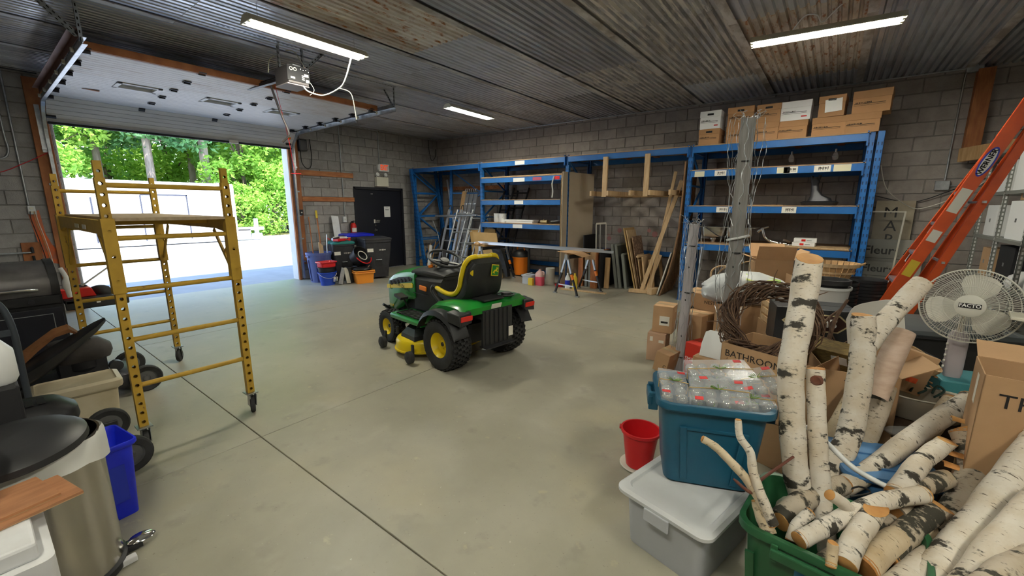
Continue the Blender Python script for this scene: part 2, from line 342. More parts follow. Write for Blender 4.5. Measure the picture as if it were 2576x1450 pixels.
conduit([(XG+.03, YB+.2, 3.43), (XG+.03, 1.0, 3.43)], 'dark conduit tucked under the ceiling left of the overhead door', m='dark_metal')
conduit(smoothpts([(XG+.04, 4.75, 3.43), (XG+.04, 6.2, 3.43), (XG+.04, 8.2, 3.43), (-9.15, 8.50, 3.43)], 2), 'conduit under the ceiling over the black door')
for a, b, l in (((XG+.06, .5, 3.1), (XG+.05, -.4, 2.0), 'short'),): pass
tag(MB().tube(smoothpts([(XG+.09, 1.0, 2.38), (XG+.05, .7, 2.18), (XG+.05, .40, 2.02), (XG+.05, -.2, 1.9)], 4), .006, 6).build('cord', M['red_plastic'], smooth=60), 'thin red cord strung across the wall left of the overhead door', 'cord')
oc = thing('electrical_outlet', 'white wall outlet box with cords left of the overhead door', 'outlet', (XG+.012, .68, 1.53))
MB().box((.025, 0, 0), (.05, .075, .12)).build('box', M['white_plastic'], oc, bevel=.006)
for z in (.025, -.025): MB().box((.052, 0, z), (.006, .035, .03)).build('socket', M['ivory'], oc, bevel=.002)
for k, (dy, c) in enumerate(((-.02, 'black_rubber'), (.02, 'wood'), (.04, 'off_white'))):
    MB().tube(smoothpts([(.055, dy, -.02), (.10, dy-.01, -.12), (.06, dy+.02, -.35), (.05, dy+.05, -.62), (.09, dy+.06, -.9)], 4), .005, 6).build('cord', M[c], oc, smooth=60)
op = mat('orange_spray', (.75,.14,.03), .8, col2=(.45,.15,.08), scale=9)
tag(MB().prism([(-.06, .55), (.05, .6), (.07, .25), (.11, .1), (.18, -.05), (.15, -.2), (.02, -.16), (-.02, .1)], (XG+.014, .70, .93), (0,1,0), (0,0,1), (.002,0,0)).build('spray_paint', op), 'patch of orange spray paint on the block wall below the outlet', 'paint mark')
vb = thing('air_valve', 'shut-off valve on a plywood square under the orange paint', 'valve', (XG+.012, .60, .90))
MB().box((.012, 0, 0), (.024, .19, .34)).build('backing_board', M['orange_wood'], vb, bevel=.003)
MB().tube([(.06, -1.2, .03), (.06, 0, .03)], .012).build('pipe', M['galv'], vb, smooth=60); MB().cyl((.06, 0, .02), (.06, 0, .1), .018).cyl((.06, 0, .1), (.10, 0, .1), .01).build('valve_body', M['dark_metal'], vb, smooth=50)
MB().tube([(.06, 0, -.02), (.06, .01, -.3), (.09, .03, -.5)], .014).build('hose', M['black_rubber'], vb, smooth=60)
# wood framing of the overhead door
def board(name, label, x, y0, z0, y1, z1, t=.04, m='orange_wood_h', cat='board', grp=None): return tag(MB().b2(x, y0, z0, x+t, y1, z1).build(name, M[m], bevel=.004), label, cat, grp)
board('door_post', 'orange-brown wooden post left of the overhead door', XG+.013, .84, 0, 1.02, 3.36, .05, 'orange_wood', 'post')
board('door_post', 'orange-brown wooden post right of the overhead door', XG+.013, 4.475, .33, 4.59, 3.0, .05, 'orange_wood', 'post')
board('door_post', 'narrow dark red wooden stop at the right door jamb', XG+.013, 4.385, 0, 4.44, 3.0, .04, 'orange_wood', 'post')
board('wall_board', 'upper horizontal wooden board between overhead door and black door', XG+.013, 4.56, 2.25, 5.86, 2.36, .04)
board('wall_board', 'lower horizontal wooden board touching the black door frame', XG+.013, 4.60, 1.70, 5.85, 1.80, .04)
# ---- black man door
dr = struct(MB().b2(XG-.09, DY0+.05, .01, XG-.045, DY1-.05, DZ-.05).build('door_1', mat('door_black', (.010,.011,.017), .42), bevel=.003)); dr['label'] = 'black steel door under the exit sign'
MB().b2(XG-.10, DY0, 0, XG+.02, DY0+.05, DZ).b2(XG-.10, DY1-.05, 0, XG+.02, DY1, DZ).b2(XG-.10, DY0, DZ-.05, XG+.02, DY1, DZ).build('door_frame', mat('door_frame_black', (.012,.013,.018), .5), dr, bevel=.003)
MB().lathe([(.0,.075),(.022,.072),(.032,.05),(.026,.028),(.014,.02),(.014,.006),(.034,.005),(.034,0)], 16, (XG-.045, 6.45, 1.0), Matrix.Rotation(PI/2, 3, 'Y')).build('knob', M['chrome'], dr, smooth=50)
MB().lathe([(0,.02),(.025,.02),(.028,0)], 14, (XG-.045, 6.45, 1.12), Matrix.Rotation(PI/2, 3, 'Y')).build('deadbolt', M['steel'], dr, smooth=50)
nb = MB().box((XG-.043, 6.44, 1.22), (.004, .04, .09)).build('sticker', M['label_white'], dr)
marks(.13, .022, (XG-.0435, 6.54, 1.24), (PI/2, 0, PI/2), M['label_white'], dr, 8, 4); marks(.12, .022, (XG-.0435, 6.535, 1.20), (PI/2, 0, PI/2), M['label_white'], dr, 8, 5)
pp = MB().box((XG-.043, 6.835, 1.455), (.003, .185, .27)).build('notice', M['paper'], dr)
for k, (z, wd) in enumerate(((1.56, .03), (1.515, .12), (1.50, .10))): MB().box((XG-.0408, 6.835, z), (.001, wd, .007)).build('print_line', M['print'], pp)
MB().b2(XG-.10, DY0, -.008, XG, DY1, .012).build('sill', M['alu'], dr)
MB().box((XG-.042, 6.4, 1.90), (.006, .06, .012)).build('sticker', M['label_white'], dr)
# exit sign, emergency light, switch
ex = thing('exit_sign', 'white exit sign with red letters above the black door', 'exit sign', (XG+.012, 6.73, 2.545))
MB().box((.03, 0, 0), (.06, .30, .18)).build('housing', M['white_plastic'], ex, bevel=.006)
MB().box((.04, -.165, .01), (.07, .04, .12)).build('mounting_box', M['white_plastic'], ex, bevel=.004)
text('EXIT', .175, (.0625, 0, 0), (PI/2, 0, PI/2), mat('exit_red', (.75,.06,.01), .5, emit=(1,.10,.02), es=.25), ex, sx=.62, bold=.006)
em = thing('emergency_light', 'cream emergency light unit with two round lamp heads over the black door', 'emergency light', (XG+.012, 6.62, 2.20))
MB().box((.05, .02, 0), (.10, .35, .23)).build('battery_case', M['ivory'], em, bevel=.01)
for y in (-.12, .12):
    h = MB().cyl((.05, y, .115), (.05, y, .15), .012, n=8).build('swivel', M['white_plastic'], em)
    MB().lathe([(0,-.03),(.03,-.03),(.045,.02),(.045,.035),(0,.03)], 16, (.07, y, .17), Euler((0, R(75), 0)).to_matrix()).build('lamp_head', M['white_plastic'], em, smooth=45)
sw = thing('light_switch', 'white light switch box at the end of the conduit', 'switch', (XG+.012, 5.56, 1.29)); MB().box((.025, 0, 0), (.05, .08, .13)).build('box', M['white_plastic'], sw, bevel=.005); MB().box((.055, 0, 0), (.012, .012, .03)).build('toggle', M['ivory'], sw)
pk = thing('door_button', 'dark push-button control on the right door post', 'button', (XG+.064, 4.53, 1.46)); MB().box((.02, 0, 0), (.04, .07, .12)).build('case', M['black_plastic'], pk, bevel=.005); MB().cyl((.04, 0, 0), (.046, 0, 0), .015).build('push_button', M['label_white'], pk)
se = thing('spring_motor', 'black box with hanging cable beside the right door track', 'motor', (XG+.012, 4.68, 2.86)); MB().box((.07, 0, 0), (.14, .16, .24)).build('case', M['black_plastic'], se, bevel=.02)
MB().tube(smoothpts([(.1, -.06, -.10), (.06, -.03, -.35), (.05, .08, -.47), (.05, .17, -.40), (.05, .20, -.2), (.05, .18, .15)], 5), .009, 8).build('cable', M['black_rubber'], se, smooth=60)
tag(MB().tube(smoothpts([(XG+.04, 8.25, 3.4), (XG+.04, 8.28, 3.1), (XG+.04, 8.36, 2.86), (XG+.04, 8.5, 2.98), (XG+.04, 8.52, 3.18)], 5), .008, 6).build('cable', M['black_rubber'], smooth=60), 'short loop of dark cable hanging near the room corner', 'cable')
# ---- overhead sectional door, open
gd_m = mat('door_panel_white', (.70,.68,.66), .45, col2=(.62,.60,.58), scale=2, stretch=(6,1,1), bump=.03, bscale=40)
gd_s = mat('door_panel_stained', (.72,.69,.67), .5, col2=(.60,.54,.49), scale=2.2, stretch=(2.2,.9,1), detail=6, ramp=(.45,.68), col3=(.40,.27,.18), scale3=2.6, ramp3=(.60,.74), stretch3=(3,.7,1))
gd = struct(thing('door_2', 'open white sectional overhead door', 'door', (0, 0, 0)))
del gd['category']
path = [(-9.07, 2.825), (-8.80, 3.09), (-8.27, 3.10), (-7.74, 3.11), (-7.21, 3.12), (-6.68, 3.13), (-6.15, 3.14)]
GY0, GY1 = 1.0, 4.42
for i in range(6):
    a, b = Vector((path[i][0], 0, path[i][1])), Vector((path[i+1][0], 0, path[i+1][1]))
    if i == 0: a = b+(a-b).normalized()*.45
    d = (b-a); L = d.length; d.normalize(); nrm = Vector((-d.z, 0, d.x))
    if nrm.z < 0: nrm = -nrm
    m_ = MB(); np_ = 6
    holes = [(1.48, 1.93), (2.42, 2.87), (3.30, 3.75)] if i == 3 else []
    W = L/np_
    sec = None
    ysegs = [(GY0, GY1)]
    for k in range(np_):
        p0 = a+d*(k*W+.003); p1 = a+d*((k+1)*W-.003)
        segs = [(GY0, GY1)]
        if holes and k in (1, 2, 3, 4):
            segs = []; c = GY0
            for h0, h1 in holes: segs.append((c, h0)); c = h1
            segs.append((c, GY1))
        for s0, s1 in segs:
            poly = [p0, p1, p1+nrm*.03, p0+nrm*.03]
            m_.add([Vector((q.x, s0, q.z)) for q in poly]+[Vector((q.x, s1, q.z)) for q in poly], [(0,1,2,3),(7,6,5,4),(0,4,5,1),(1,5,6,2),(2,6,7,3),(3,7,4,0)])
    q0, q1 = a+nrm*.012, b+nrm*.012
    for s0, s1 in ([(GY0, GY1)] if not holes else []):
        m_.add([(q0.x, s0, q0.z), (q1.x, s0, q1.z), (q1.x, s1, q1.z), (q0.x, s1, q0.z)], [(0,1,2,3)])
    sec = m_.build('section', gd_s if i in (4, 5) else gd_m, gd)
    for h0, h1 in holes:
        x0, x1 = (a+d*W).x, (a+d*(5*W)).x; z = a.z
        for (ya, yb, xa, xb) in ((h0, h0+.05, x0, x1), (h1-.05, h1, x0, x1), (h0, h1, x0, x0+.05), (h0, h1, x1-.05, x1)):
            MB().b2(xa, ya, z-.004, xb, yb, z+.04).build('window_frame', M['white_paint'], sec, bevel=.004)
        MB().b2(x0+.05, h0+.05, z+.03, x1-.05, h1-.05, z+.036).build('window_pane', mat('door_pane', (.75,.77,.78), .15, alpha=.6), sec)
    hm = M['dark_metal']
    for y in (GY0+.04, 2.02, 3.0, GY1-.10):
        h = MB().box(b-nrm*.008+Vector((0, y, 0)), (.10, .075, .012), Matrix((d, Vector((0,1,0)), nrm)).transposed()); c0 = b+Vector((0, y, 0))-nrm*.02
        h.cyl(c0-Vector((0,.035,0)), c0+Vector((0,.035,0)), .010, n=8)
        if y in (GY0+.04, GY1-.10):
            sgn = -1 if y < 2 else 1; h.box(c0-nrm*.02+Vector((0,0,0)), (.05, .06, .03)); h.cyl(c0-nrm*.02, c0-nrm*.02+Vector((0, sgn*.10, 0)), .008, n=8)
        h.build('hinge', hm, gd)
        if y in (GY0+.04, GY1-.10):
            MB().lathe([(0,-.012),(.022,-.012),(.024,-.004),(.024,.004),(.022,.012),(0,.012)], 12, c0-nrm*.02+Vector((0, (-.1 if y < 2 else .10), 0)), Matrix.Rotation(PI/2, 3, 'X')).build('roller', M['off_white'], gd, smooth=40)
MB().b2(-6.16, GY0, 3.125, -6.11, GY1, 3.20).build('top_rail', M['orange_wood'], gd)
MB().box((-9.09, 2.71, 2.76), (.05, 3.42, .035), (0, 0, 0)).build('bottom_seal', M['black_rubber'], gd, bevel=.008)
for y in (1.04, 4.34): MB().box((-9.07+.02, y, 2.86), (.03, .10, .09), (0, R(-40), 0)).build('corner_bracket', M['dark_metal'], gd)
MB().box((-8.98, 1.13, 2.955), (.004, .10, .07), (0, R(44), 0)).build('sticker', M['tape'], gd); MB().box((-8.94, 4.32, 2.94), (.004, .07, .05), (0, R(44), 0)).build('sticker', M['orange_plastic'], gd)
MB().prism([(0,0),(.17,.02),(.17,-.06)], (-8.0, 1.25, 3.095), (0,1,0), (1,0,0), (0,0,.006)).build('paint_chip', M['orange_wood'], gd)
MB().box((-9.05, 3.35, 2.77), (.03, .15, .06)).build('lift_handle', M['off_white'], gd, bevel=.006)
def track(y, s, label):
    t = thing('door_track', label, 'track', (0, 0, 0), group='overhead door tracks')
    def chan(pts):                                   # U channel opening towards the door
        m_ = MB()
        for p, q in zip(pts[:-1], pts[1:]):
            p, q = Vector((p[0], y, p[1])), Vector((q[0], y, q[1])); d = (q-p).normalized(); n = Vector((-d.z, 0, d.x))
            m_.beam(p-d*.002, q+d*.002, .004, .06, n)
            for sg in (-1, 1): m_.beam(p+n*(.03*sg)-Vector((0, s*.018, 0)), q+n*(.03*sg)-Vector((0, s*.018, 0)), .036, .003, n)
        return m_
    chan([(-9.15, .03), (-9.15, 2.55)]).build('vertical_rail', M['galv'], t)
    cv = [(-9.15+.38*(1-math.cos(k*PI/12)), 2.55+.50*math.sin(k*PI/12)) for k in range(7)]; chan(cv).build('curved_rail', M['galv'], t)
    chan([(cv[-1][0], cv[-1][1]), (-5.72, 3.10)]).build('horizontal_rail', M['galv'], t)
    yo = y+s*.012
    m_ = MB().beam((-8.75, yo, 3.12), (-5.75, yo, 3.165), .004, .07); m_.beam((-8.75, yo+s*.03, 3.15), (-5.75, yo+s*.03, 3.20), .06, .004); m_.build('stiffening_angle', M['galv'] if s > 0 else mat('rail_rust', (.22,.11,.08), .5, metal=.5), t)
    for k in range(5): MB().box((-9.18, y+s*.03, .4+k*.5), (.08, .05, .03)).build('rail_bracket', M['galv'], t)
    MB().b2(-9.215, y-s*.0, 2.35, -9.165, y+s*.05, 3.0).build('flag_bracket', M['galv'], t)
    pa = perf_angle([(-5.78, yo, 3.10), (-5.78, yo, ZC-.03)]); link_mesh('hanger', pa, t)
    link_mesh('brace', perf_angle([(-5.78, yo, 3.12), (-6.02, yo, ZC-.03)] if s > 0 else [(-5.78, yo, 3.14), (-5.45, yo-.42, ZC-.03)]), t)
    if s > 0: link_mesh('ceiling_angle', perf_angle([(-5.7, yo, ZC-.035), (-5.75, yo-.9, ZC-.035)]), t)
    return t
def perf_angle(pp, wd=.032):
    # slotted angle: two flanges, one with a row of dark slots
    p, q = map(Vector, pp); m_ = MB(); d = (q-p); L = d.length; d.normalize(); a = Vector((0,0,1)) if abs(d.z) < .8 else Vector((1,0,0)); s1 = d.cross(a).normalized(); s2 = s1.cross(d)
    m_.beam(p+s1*wd/2, q+s1*wd/2, wd, .003, s2); m_.beam(p+s2*wd/2, q+s2*wd/2, wd, .003, s1); m_.cur = 1; n = int(L/.05)
    for i in range(n):
        c = p+d*((i+.5)*L/n)
        m_.beam(c+s1*wd*.5-d*.012, c+s1*wd*.5+d*.012, .010, .0045, s2); m_.beam(c+s2*wd*.5-d*.012, c+s2*wd*.5+d*.012, .010, .0045, s1)
    return m_.mesh('slotted_angle', [M['galv'], M['hole_dark']])
track(.955, -1, 'rusty left track of the overhead door'); track(4.475, 1, 'shiny galvanised right track of the overhead door')
# ---- door opener
op_ = thing('door_opener', 'grey overhead door opener box hung from slotted angles under the ceiling', 'opener', (-5.30, 2.66, 2.99))
case = mat('opener_case', (.085,.075,.075), .5); MB().b2(-.16, -.12, 0, .16, .12, .20).build('motor_case', case, op_, bevel=.012)
MB().b2(-.15, -.13, -.012, .15, .13, .004).build('light_cover', mat('opener_lens', (.34,.30,.30), .5), op_, bevel=.01)
MB().b2(.16, -.13, .03, .166, .13, .19).build('control_panel', M['black_matte'], op_)
for dy in (-.085, -.04): MB().lathe([(.013,0),(.02,0),(.02,.003),(.013,.003),(.013,0)], 16, (.167, dy, .155), Matrix.Rotation(PI/2, 3, 'Y')).build('dial', M['label_white'], op_)
for (dy, z, a, b) in ((-.07, .06, .05, .02), (.05, .10, .03, .012), (.05, .06, .03, .012), (.05, .08, .03, .012), (.09, .11, .05, .03), (.10, .05, .04, .03)): MB().box((.167, dy, z), (.002, a, b)).build('sticker', M['label_white'], op_)
for dy, z in ((.02,.165),(.05,.16),(.08,.165),(.11,.15)): MB().cyl((.16, dy, z), (.18, dy, z), .006, n=8).build('terminal', M['steel'], op_)
MB().b2(-.02, -.03, .20, .10, .07, .235).build('capacitor_cover', M['galv'], op_, bevel=.01)
for (x, y, xx, yy) in ((-.10, -.10, -.10, -.10), (.0, .13, .0, .13), (.03, .13, .03, .40)): link_mesh('hanger', perf_angle([(x, y, .18), (xx, yy, ZC-2.99-.03)]), op_)
link_mesh('ceiling_angle', perf_angle([(.0, -.75, ZC-2.99-.035), (.0, .85, ZC-2.99-.035)]), op_)
MB().beam((-.16, 0, .12), (-3.72, 0, .26), .05, .035).build('drive_rail', M['dark_metal'], op_); MB().tube([(-.16, .0, .16), (-3.7, 0, .29)], .006, 6).build('drive_chain', M['black_matte'], op_)
MB().tube(smoothpts([(-.55, .0, .10), (-.50, .06, -.2), (-.46, .12, -.43), (-.47, .12, -.50), (-.55, .08, -.57)], 4), .014, 8).build('door_arm', mat('arm_metal', (.15,.13,.13), .5, metal=.4), op_, smooth=60)
MB().tube(smoothpts([(-.5, .03, .1), (-.48, .12, -.5), (-.46, .14, -.8), (-.44, .16, -1.0)], 4), .003, 5).build('release_cord', M['red_plastic'], op_)
MB().tube([(-.45, .10, -.97), (-.43, .22, -.97)], .008, 6).build('release_handle', M['red_plastic'], op_)
MB().tube(smoothpts([(.14, .14, .06), (.17, .17, -.03), (.14, .13, -.09)], 4), .003, 5).build('antenna', M['label_white'], op_)
for pts in ([(-.12, -.12, .33), (-.15, -.17, .28), (-.16, -.19, .14)], [(-.05, -.02, .40), (.02, .06, .38), (.12, .14, .13), (.17, .10, .10)]): MB().tube(smoothpts(pts, 4), .006, 6).build('cable', mat('cable_cream', (.62,.60,.48), .5), op_, smooth=60)
tag(MB().tube(smoothpts([(-4.50, 2.95, 3.24), (-4.62, 2.93, 3.02), (-4.72, 2.90, 2.93), (-4.95, 2.84, 2.88), (-5.05, 2.72, 2.91), (-5.13, 2.70, 2.98)], 6), .008, 8).build('cable', M['white_plastic'], smooth=60), 'white cable hanging from the fluorescent light over to the opener', 'cable')
tag(MB().tube(smoothpts([(-4.70, 2.905, 2.93), (-4.62, 2.99, 2.88), (-4.62, 3.03, 2.7), (-4.62, 3.04, 2.60)], 6), .005, 8).build('cable', M['ivory'], smooth=60), 'loose cable end with a plug dangling below the fluorescent light', 'cable')
tag(MB().cyl((-4.62, 3.04, 2.60), (-4.62, 3.04, 2.56), .012, .006, n=8).build('plug', M['dark_metal'], smooth=40), 'small plug at the end of the dangling cable', 'plug')
# ---- fluorescent fixtures
lit = mat('tube_glow', (.9,.9,.85), .5, emit=(1.0,.97,.84), es=TUBE)
housing_m = mat('fixture_white', (.62,.60,.50), .45)
def fixture(x, y, z, rz, label, drop=True, warm=housing_m):
    t = thing('fluorescent_light', label, 'ceiling light', (x, y, z), rz, 'fluorescent shop lights')
    P = [(-.05, .055), (.05, .055), (.105, -.005), (.098, -.01), (.045, .043), (-.045, .043), (-.098, -.01), (-.105, -.005)]
    MB().prism(P, (-.61, 0, 0), (0,1,0), (0,0,1), (1.22,0,0)).build('reflector', warm, t)
    for s in (-1, 1):
        MB().prism([(-.05,.056),(.05,.056),(.108,-.012),(-.108,-.012)], (s*.61-.004, 0, 0), (0,1,0), (0,0,1), (.008,0,0)).build('end_cap', warm, t)
        MB().cyl((-.59, s*.042, .008), (.59, s*.042, .008), .0165, n=12).build('tube', lit, t, smooth=50)
        for e in (-1, 1): MB().box((e*.595, s*.042, .008), (.02, .035, .045)).build('lamp_holder', M['ivory'], t)
        MB().tube([(s*.5, 0, .055), (s*.5, 0, ZC-z)], .002, 5).build('hanging_wire', M['galv'], t)
    return t
fixture(-4.48, 2.48, 3.26, PI/2, 'fluorescent light nearest the overhead door opener')
fixture(-.30, 5.41, 3.28, R(6), 'fluorescent light hung crosswise in front of the file boxes')
fixture(-5.60, 6.08, 3.30, PI/2+R(2), 'small-looking fluorescent light far off near the exit corner')
fixture(-.6, -.6, 3.28, R(0), 'fluorescent light over the camera position'); fixture(1.7, .8, 3.28, PI/2, 'fluorescent light over the stored boxes')  # two extra fixtures out of view, added to brighten the near side
tag(MB().tube(smoothpts([(-.55, 5.35, 3.33), (-.45, 5.28, 3.42), (-.35, 5.26, 3.40), (-.30, 5.30, 3.34), (-.18, 5.27, 3.44), (-.12, 5.25, 3.45)], 5), .006, 6).build('cord', M['white_plastic'], smooth=60), 'curled white power cord above the crosswise fluorescent light', 'cord')

# ================================================================ OUTSIDE
ground_m = mat('gravel_yard', (.50,.48,.46), .9, col2=(.42,.40,.38), scale=1.3, detail=6, bump=.3, bscale=30, coord='Generated'); world_coord(ground_m)
g_ = struct(MB().b2(-90, -60, -.25, XG-.2, 90, -.02).build('ground', ground_m)); g_['label'] = 'pale sunlit yard outside the overhead door'
struct(MB().b2(XG-3.2, OY0-1.5, -.2, XG-.2, OY1+1.5, -.005).build('threshold', mat('apron', (.29,.29,.30), .8, col2=(.24,.24,.25), scale=2)))
verge = mat('verge', (.18,.26,.05), .95, col2=(.30,.17,.08), scale=.8)
struct(MB().b2(-60, -40, -.1, -24.9, 80, .03).build('verge', verge))
cont = thing('storage_container', 'sunlit white storage container standing in the yard', 'container', (-23.2, 5.15, 0))
cw = mat('container_white', (.80,.80,.82), .5)
MB().b2(-1.2, -2.68, .12, 1.2, 2.68, 2.5).build('body', cw, cont)
MB().b2(-1.22, -2.7, 2.42, 1.22, 2.7, 2.56).build('roof_rail', M['white_paint'], cont, bevel=.01); MB().b2(-1.22, -2.7, .02, 1.22, 2.7, .16).build('base_rail', mat('container_rail', (.45,.5,.55), .6), cont)
for y in (-2.66, 2.66): MB().b2(1.14, y-.06, .05, 1.24, y+.06, 2.5).build('corner_post', M['white_paint'], cont)
for k in range(13): MB().b2(1.2, -2.5+k*.4, .2, 1.225, -2.32+k*.4, 2.4).build('wall_rib', cw, cont)
df = mat('container_gap', (.06,.065,.09), .7)
for (a, b, c, d_) in ((-.62, -.58, .2, 2.0), (.90, .94, .2, 2.05), (-.60, .94, 2.0, 2.05)): MB().b2(1.2, a, c, 1.235, b, d_).build('door_frame', df, cont)
MB().b2(1.2, -2.05, .2, 1.235, -2.0, 1.9).build('door_frame', df, cont)
c2 = thing('storage_container', 'pale blue container end behind the white one', 'container', (-25.6, 2.1, 0)); MB().b2(-1.0, -1.4, .1, 1.0, 1.3, 2.62).build('body', mat('container_blue', (.42,.58,.75), .6), c2)
for k in range(6): MB().b2(1.0, -1.3+k*.42, .2, 1.03, -1.1+k*.42, 2.55).build('wall_rib', mat('container_blue_rib', (.40,.56,.73), .6), c2)
cb = thing('concrete_bollard', 'pale concrete post with a barrier beam at the edge of the yard', 'bollard', (-22.2, 8.75, 0))
MB().cyl((0,0,0), (0,0,.3), .26, .22).cyl((0,0,.3), (0,0,1.0), .10, .09).build('post', mat('bollard', (.55,.6,.68), .7), cb, smooth=40); MB().b2(-.2, -1.1, .1, .1, -.3, .5).b2(-.1, -1.2, .45, .1, .3, .6).build('barrier', M['white_paint'], cb)
# ---- trees
def leaf_mat(name, c, c2, tr=.35):
    m = mat(name, c, .6, col2=c2, scale=.9, detail=3); b = m.node_tree.nodes['Principled BSDF']
    nt = m.node_tree; td = nt.nodes.new('ShaderNodeBsdfTranslucent'); mx = nt.nodes.new('ShaderNodeMixShader'); o = nt.nodes['Material Output']
    nt.links.new(b.inputs['Base Color'].links[0].from_socket, td.inputs[0]); mx.inputs[0].default_value = tr
    nt.links.new(b.outputs[0], mx.inputs[1]); nt.links.new(td.outputs[0], mx.inputs[2]); nt.links.new(mx.outputs[0], o.inputs[0]); return m
LM = [leaf_mat('leaf_bright', (.30,.56,.08), (.44,.66,.12)), leaf_mat('leaf_mid', (.16,.38,.08), (.28,.50,.11)), leaf_mat('leaf_pine', (.10,.27,.11), (.18,.36,.13))]
bark = mat('bark', (.20,.15,.12), .95, col2=(.10,.075,.06), scale=4, stretch=(4,4,.6), bump=.5); bark2 = mat('bark_pale', (.38,.31,.27), .95, col2=(.24,.19,.16), scale=4, stretch=(3,3,.6), bump=.4)
def leaf(b, p, s, rr):
    d = Vector((rr.gauss(0,1), rr.gauss(0,1), rr.gauss(0,.7))).normalized(); e = d.cross(Vector((rr.gauss(0,1), rr.gauss(0,1), rr.gauss(0,1)))).normalized()
    n = d.cross(e)*(s*.18)
    b.add([p-d*s*.5, p+e*s*.28+n, p+d*s*.55, p-e*s*.28+n], [(0,1,2),(0,2,3)])
def broadleaf(seed, h, spread, n, s, base=.25):
    rr = random.Random(seed); b = MB(); cl = []
    for k in range(26):
        t = rr.uniform(base, 1); rad = spread*(math.sin(PI*min(1, (t-base)/(1-base)*.85+.12)))*rr.uniform(.35, 1); a = rr.uniform(0, 2*PI)
        cl.append((Vector((rad*math.cos(a), rad*math.sin(a), h*t)), rr.uniform(.55, 1.15)*spread*.42))
    for i in range(n):
        c, r = cl[i % 26]; q = Vector((rr.gauss(0,1), rr.gauss(0,1), rr.gauss(0,.75))); q = q.normalized()*(r*rr.uniform(.35, 1.0)**.5); leaf(b, c+q, s*rr.uniform(.7, 1.3), rr)
    tr = MB().tube(smoothpts([(0,0,-.3), (.1, .05, h*.3), (-.05, .1, h*.6), (0,0,h*.9)], 3), [.17*h/9*(1-.8*i/9) for i in range(10)], 7)
    for c, r in cl[:9]: tr.tube([(0, 0, c.z*.6), tuple((c+Vector((0,0,c.z*.75)))/2.0), tuple(c)], [.05, .035, .01], 5)
    return b, tr
def pine(seed, h, spread, n, s, base=.3):
    rr = random.Random(seed); b = MB(); tr = MB().tube([(0,0,-.3), (0,0,h*.5), (0,0,h)], [.19*h/13, .14*h/13, .03], 8); arms = []
    for k in range(46):
        t = base+(1-base)*k/46; L = spread*(1-t*.72)*rr.uniform(.6, 1.1); a = k*2.4+rr.uniform(-.3, .3); d = Vector((math.cos(a), math.sin(a), 0)); p0 = Vector((0,0,h*t)); p1 = p0+d*L+Vector((0,0,L*rr.uniform(-.05,.15)-.15*L))
        arms.append((p0, p1)); tr.tube([p0, (p0+p1)/2+Vector((0,0,.1)), p1], [.04, .025, .008], 5)
    for i in range(n):
        p0, p1 = arms[i % 46]; u = rr.uniform(.25, 1.03); p = p0.lerp(p1, u)+Vector((rr.gauss(0,.34), rr.gauss(0,.34), rr.gauss(.03,.13)))*(spread/3.4)
        leaf(b, p, s*rr.uniform(.7, 1.3), rr)
    return b, tr
protos = []
for k, (fn, args, lm, bk, nm) in enumerate(((broadleaf, (1, 9, 3.0, 7800, .27), 0, bark, 'maple_tree'), (broadleaf, (2, 11, 3.3, 8200, .29), 1, bark, 'leafy_tree'), (pine, (3, 14, 4.0, 9500, .26, .34), 2, bark2, 'pine_tree'), (pine, (4, 13, 3.6, 8500, .26, .38), 1, bark2, 'pine_tree'), (broadleaf, (5, 3.2, 1.6, 3600, .20, .02), 0, bark, 'shrub'), (broadleaf, (6, 7.5, 2.4, 7000, .24, .12), 0, bark, 'young_tree'))):
    b, tr = fn(*args); protos.append((b.mesh('foliage', LM[lm]), tr.mesh('trunk', bk, 50), nm, lm))
_used = set()
def plant(k, x, y, s, rz, label, cat='tree', grp='trees at the edge of the yard'):
    fo, tr, nm, lm = protos[k]; t = thing(nm, label, cat, (x, y, 0), rz, grp); t.scale = (s, s, s)
    link_mesh('foliage', fo, t); link_mesh('trunk', tr, t)
for k, x, y, s, l in ((2, -27.0, 6.15, 1.0, 'tall pine standing behind the middle of the white container'), (3, -26.6, 8.35, 1.25, 'pine with a thick pale trunk behind the right end of the container'), (0, -27.5, 2.3, .95, 'bright maple at the left edge of the door opening'), (3, -29.5, 4.7, 1.0, 'leafy green tree behind the pale blue container'),
                      (5, -27.5, 10.4, 1.1, 'young tree to the right of the container'), (0, -28.8, 13.4, 1.05, 'bright leafy tree showing beside the right door jamb'), (1, -31.5, 11.8, 1.15, 'dark leafy tree behind the young trees'), (3, -33, 9.6, 1.1, 'slim pine behind the young tree'), (5, -26.4, 12.6, .85, 'small bright tree at the yard edge by the right jamb'),
                      (2, -34, 2.0, 1.05, 'far pine behind the left of the container'), (1, -36, 6.0, 1.3, 'far tall tree behind the container middle'), (3, -37, 13.0, 1.35, 'far pine at the right of the opening'), (0, -36, 9.0, 1.3, 'far bright tree between the pines'), (2, -38, 16.5, 1.2, 'far pine beyond the right jamb'), (1, -37, -1.0, 1.3, 'far tree beyond the left jamb'), (0, -31, .2, 1.1, 'bright tree hidden partly by the left jamb'), (1, -33, 16.0, 1.2, 'leafy tree beyond the right jamb')):
    plant(k, x, y, s, rnd.uniform(0, 6), l)
for x, y, s, l in ((-25.2, 9.3, .8, 'low shrub beside the concrete bollard'), (-25.6, 11.0, .9, 'low shrub under the young trees'), (-25.0, 12.9, .75, 'low shrub nearest the right door jamb'), (-26.2, 7.9, .8, 'shrub behind the container corner'), (-27.0, 14.8, 1.1, 'large shrub beyond the right jamb')):
    plant(4, x, y, s, rnd.uniform(0, 6), l, 'shrub', 'shrubs at the edge of the yard')

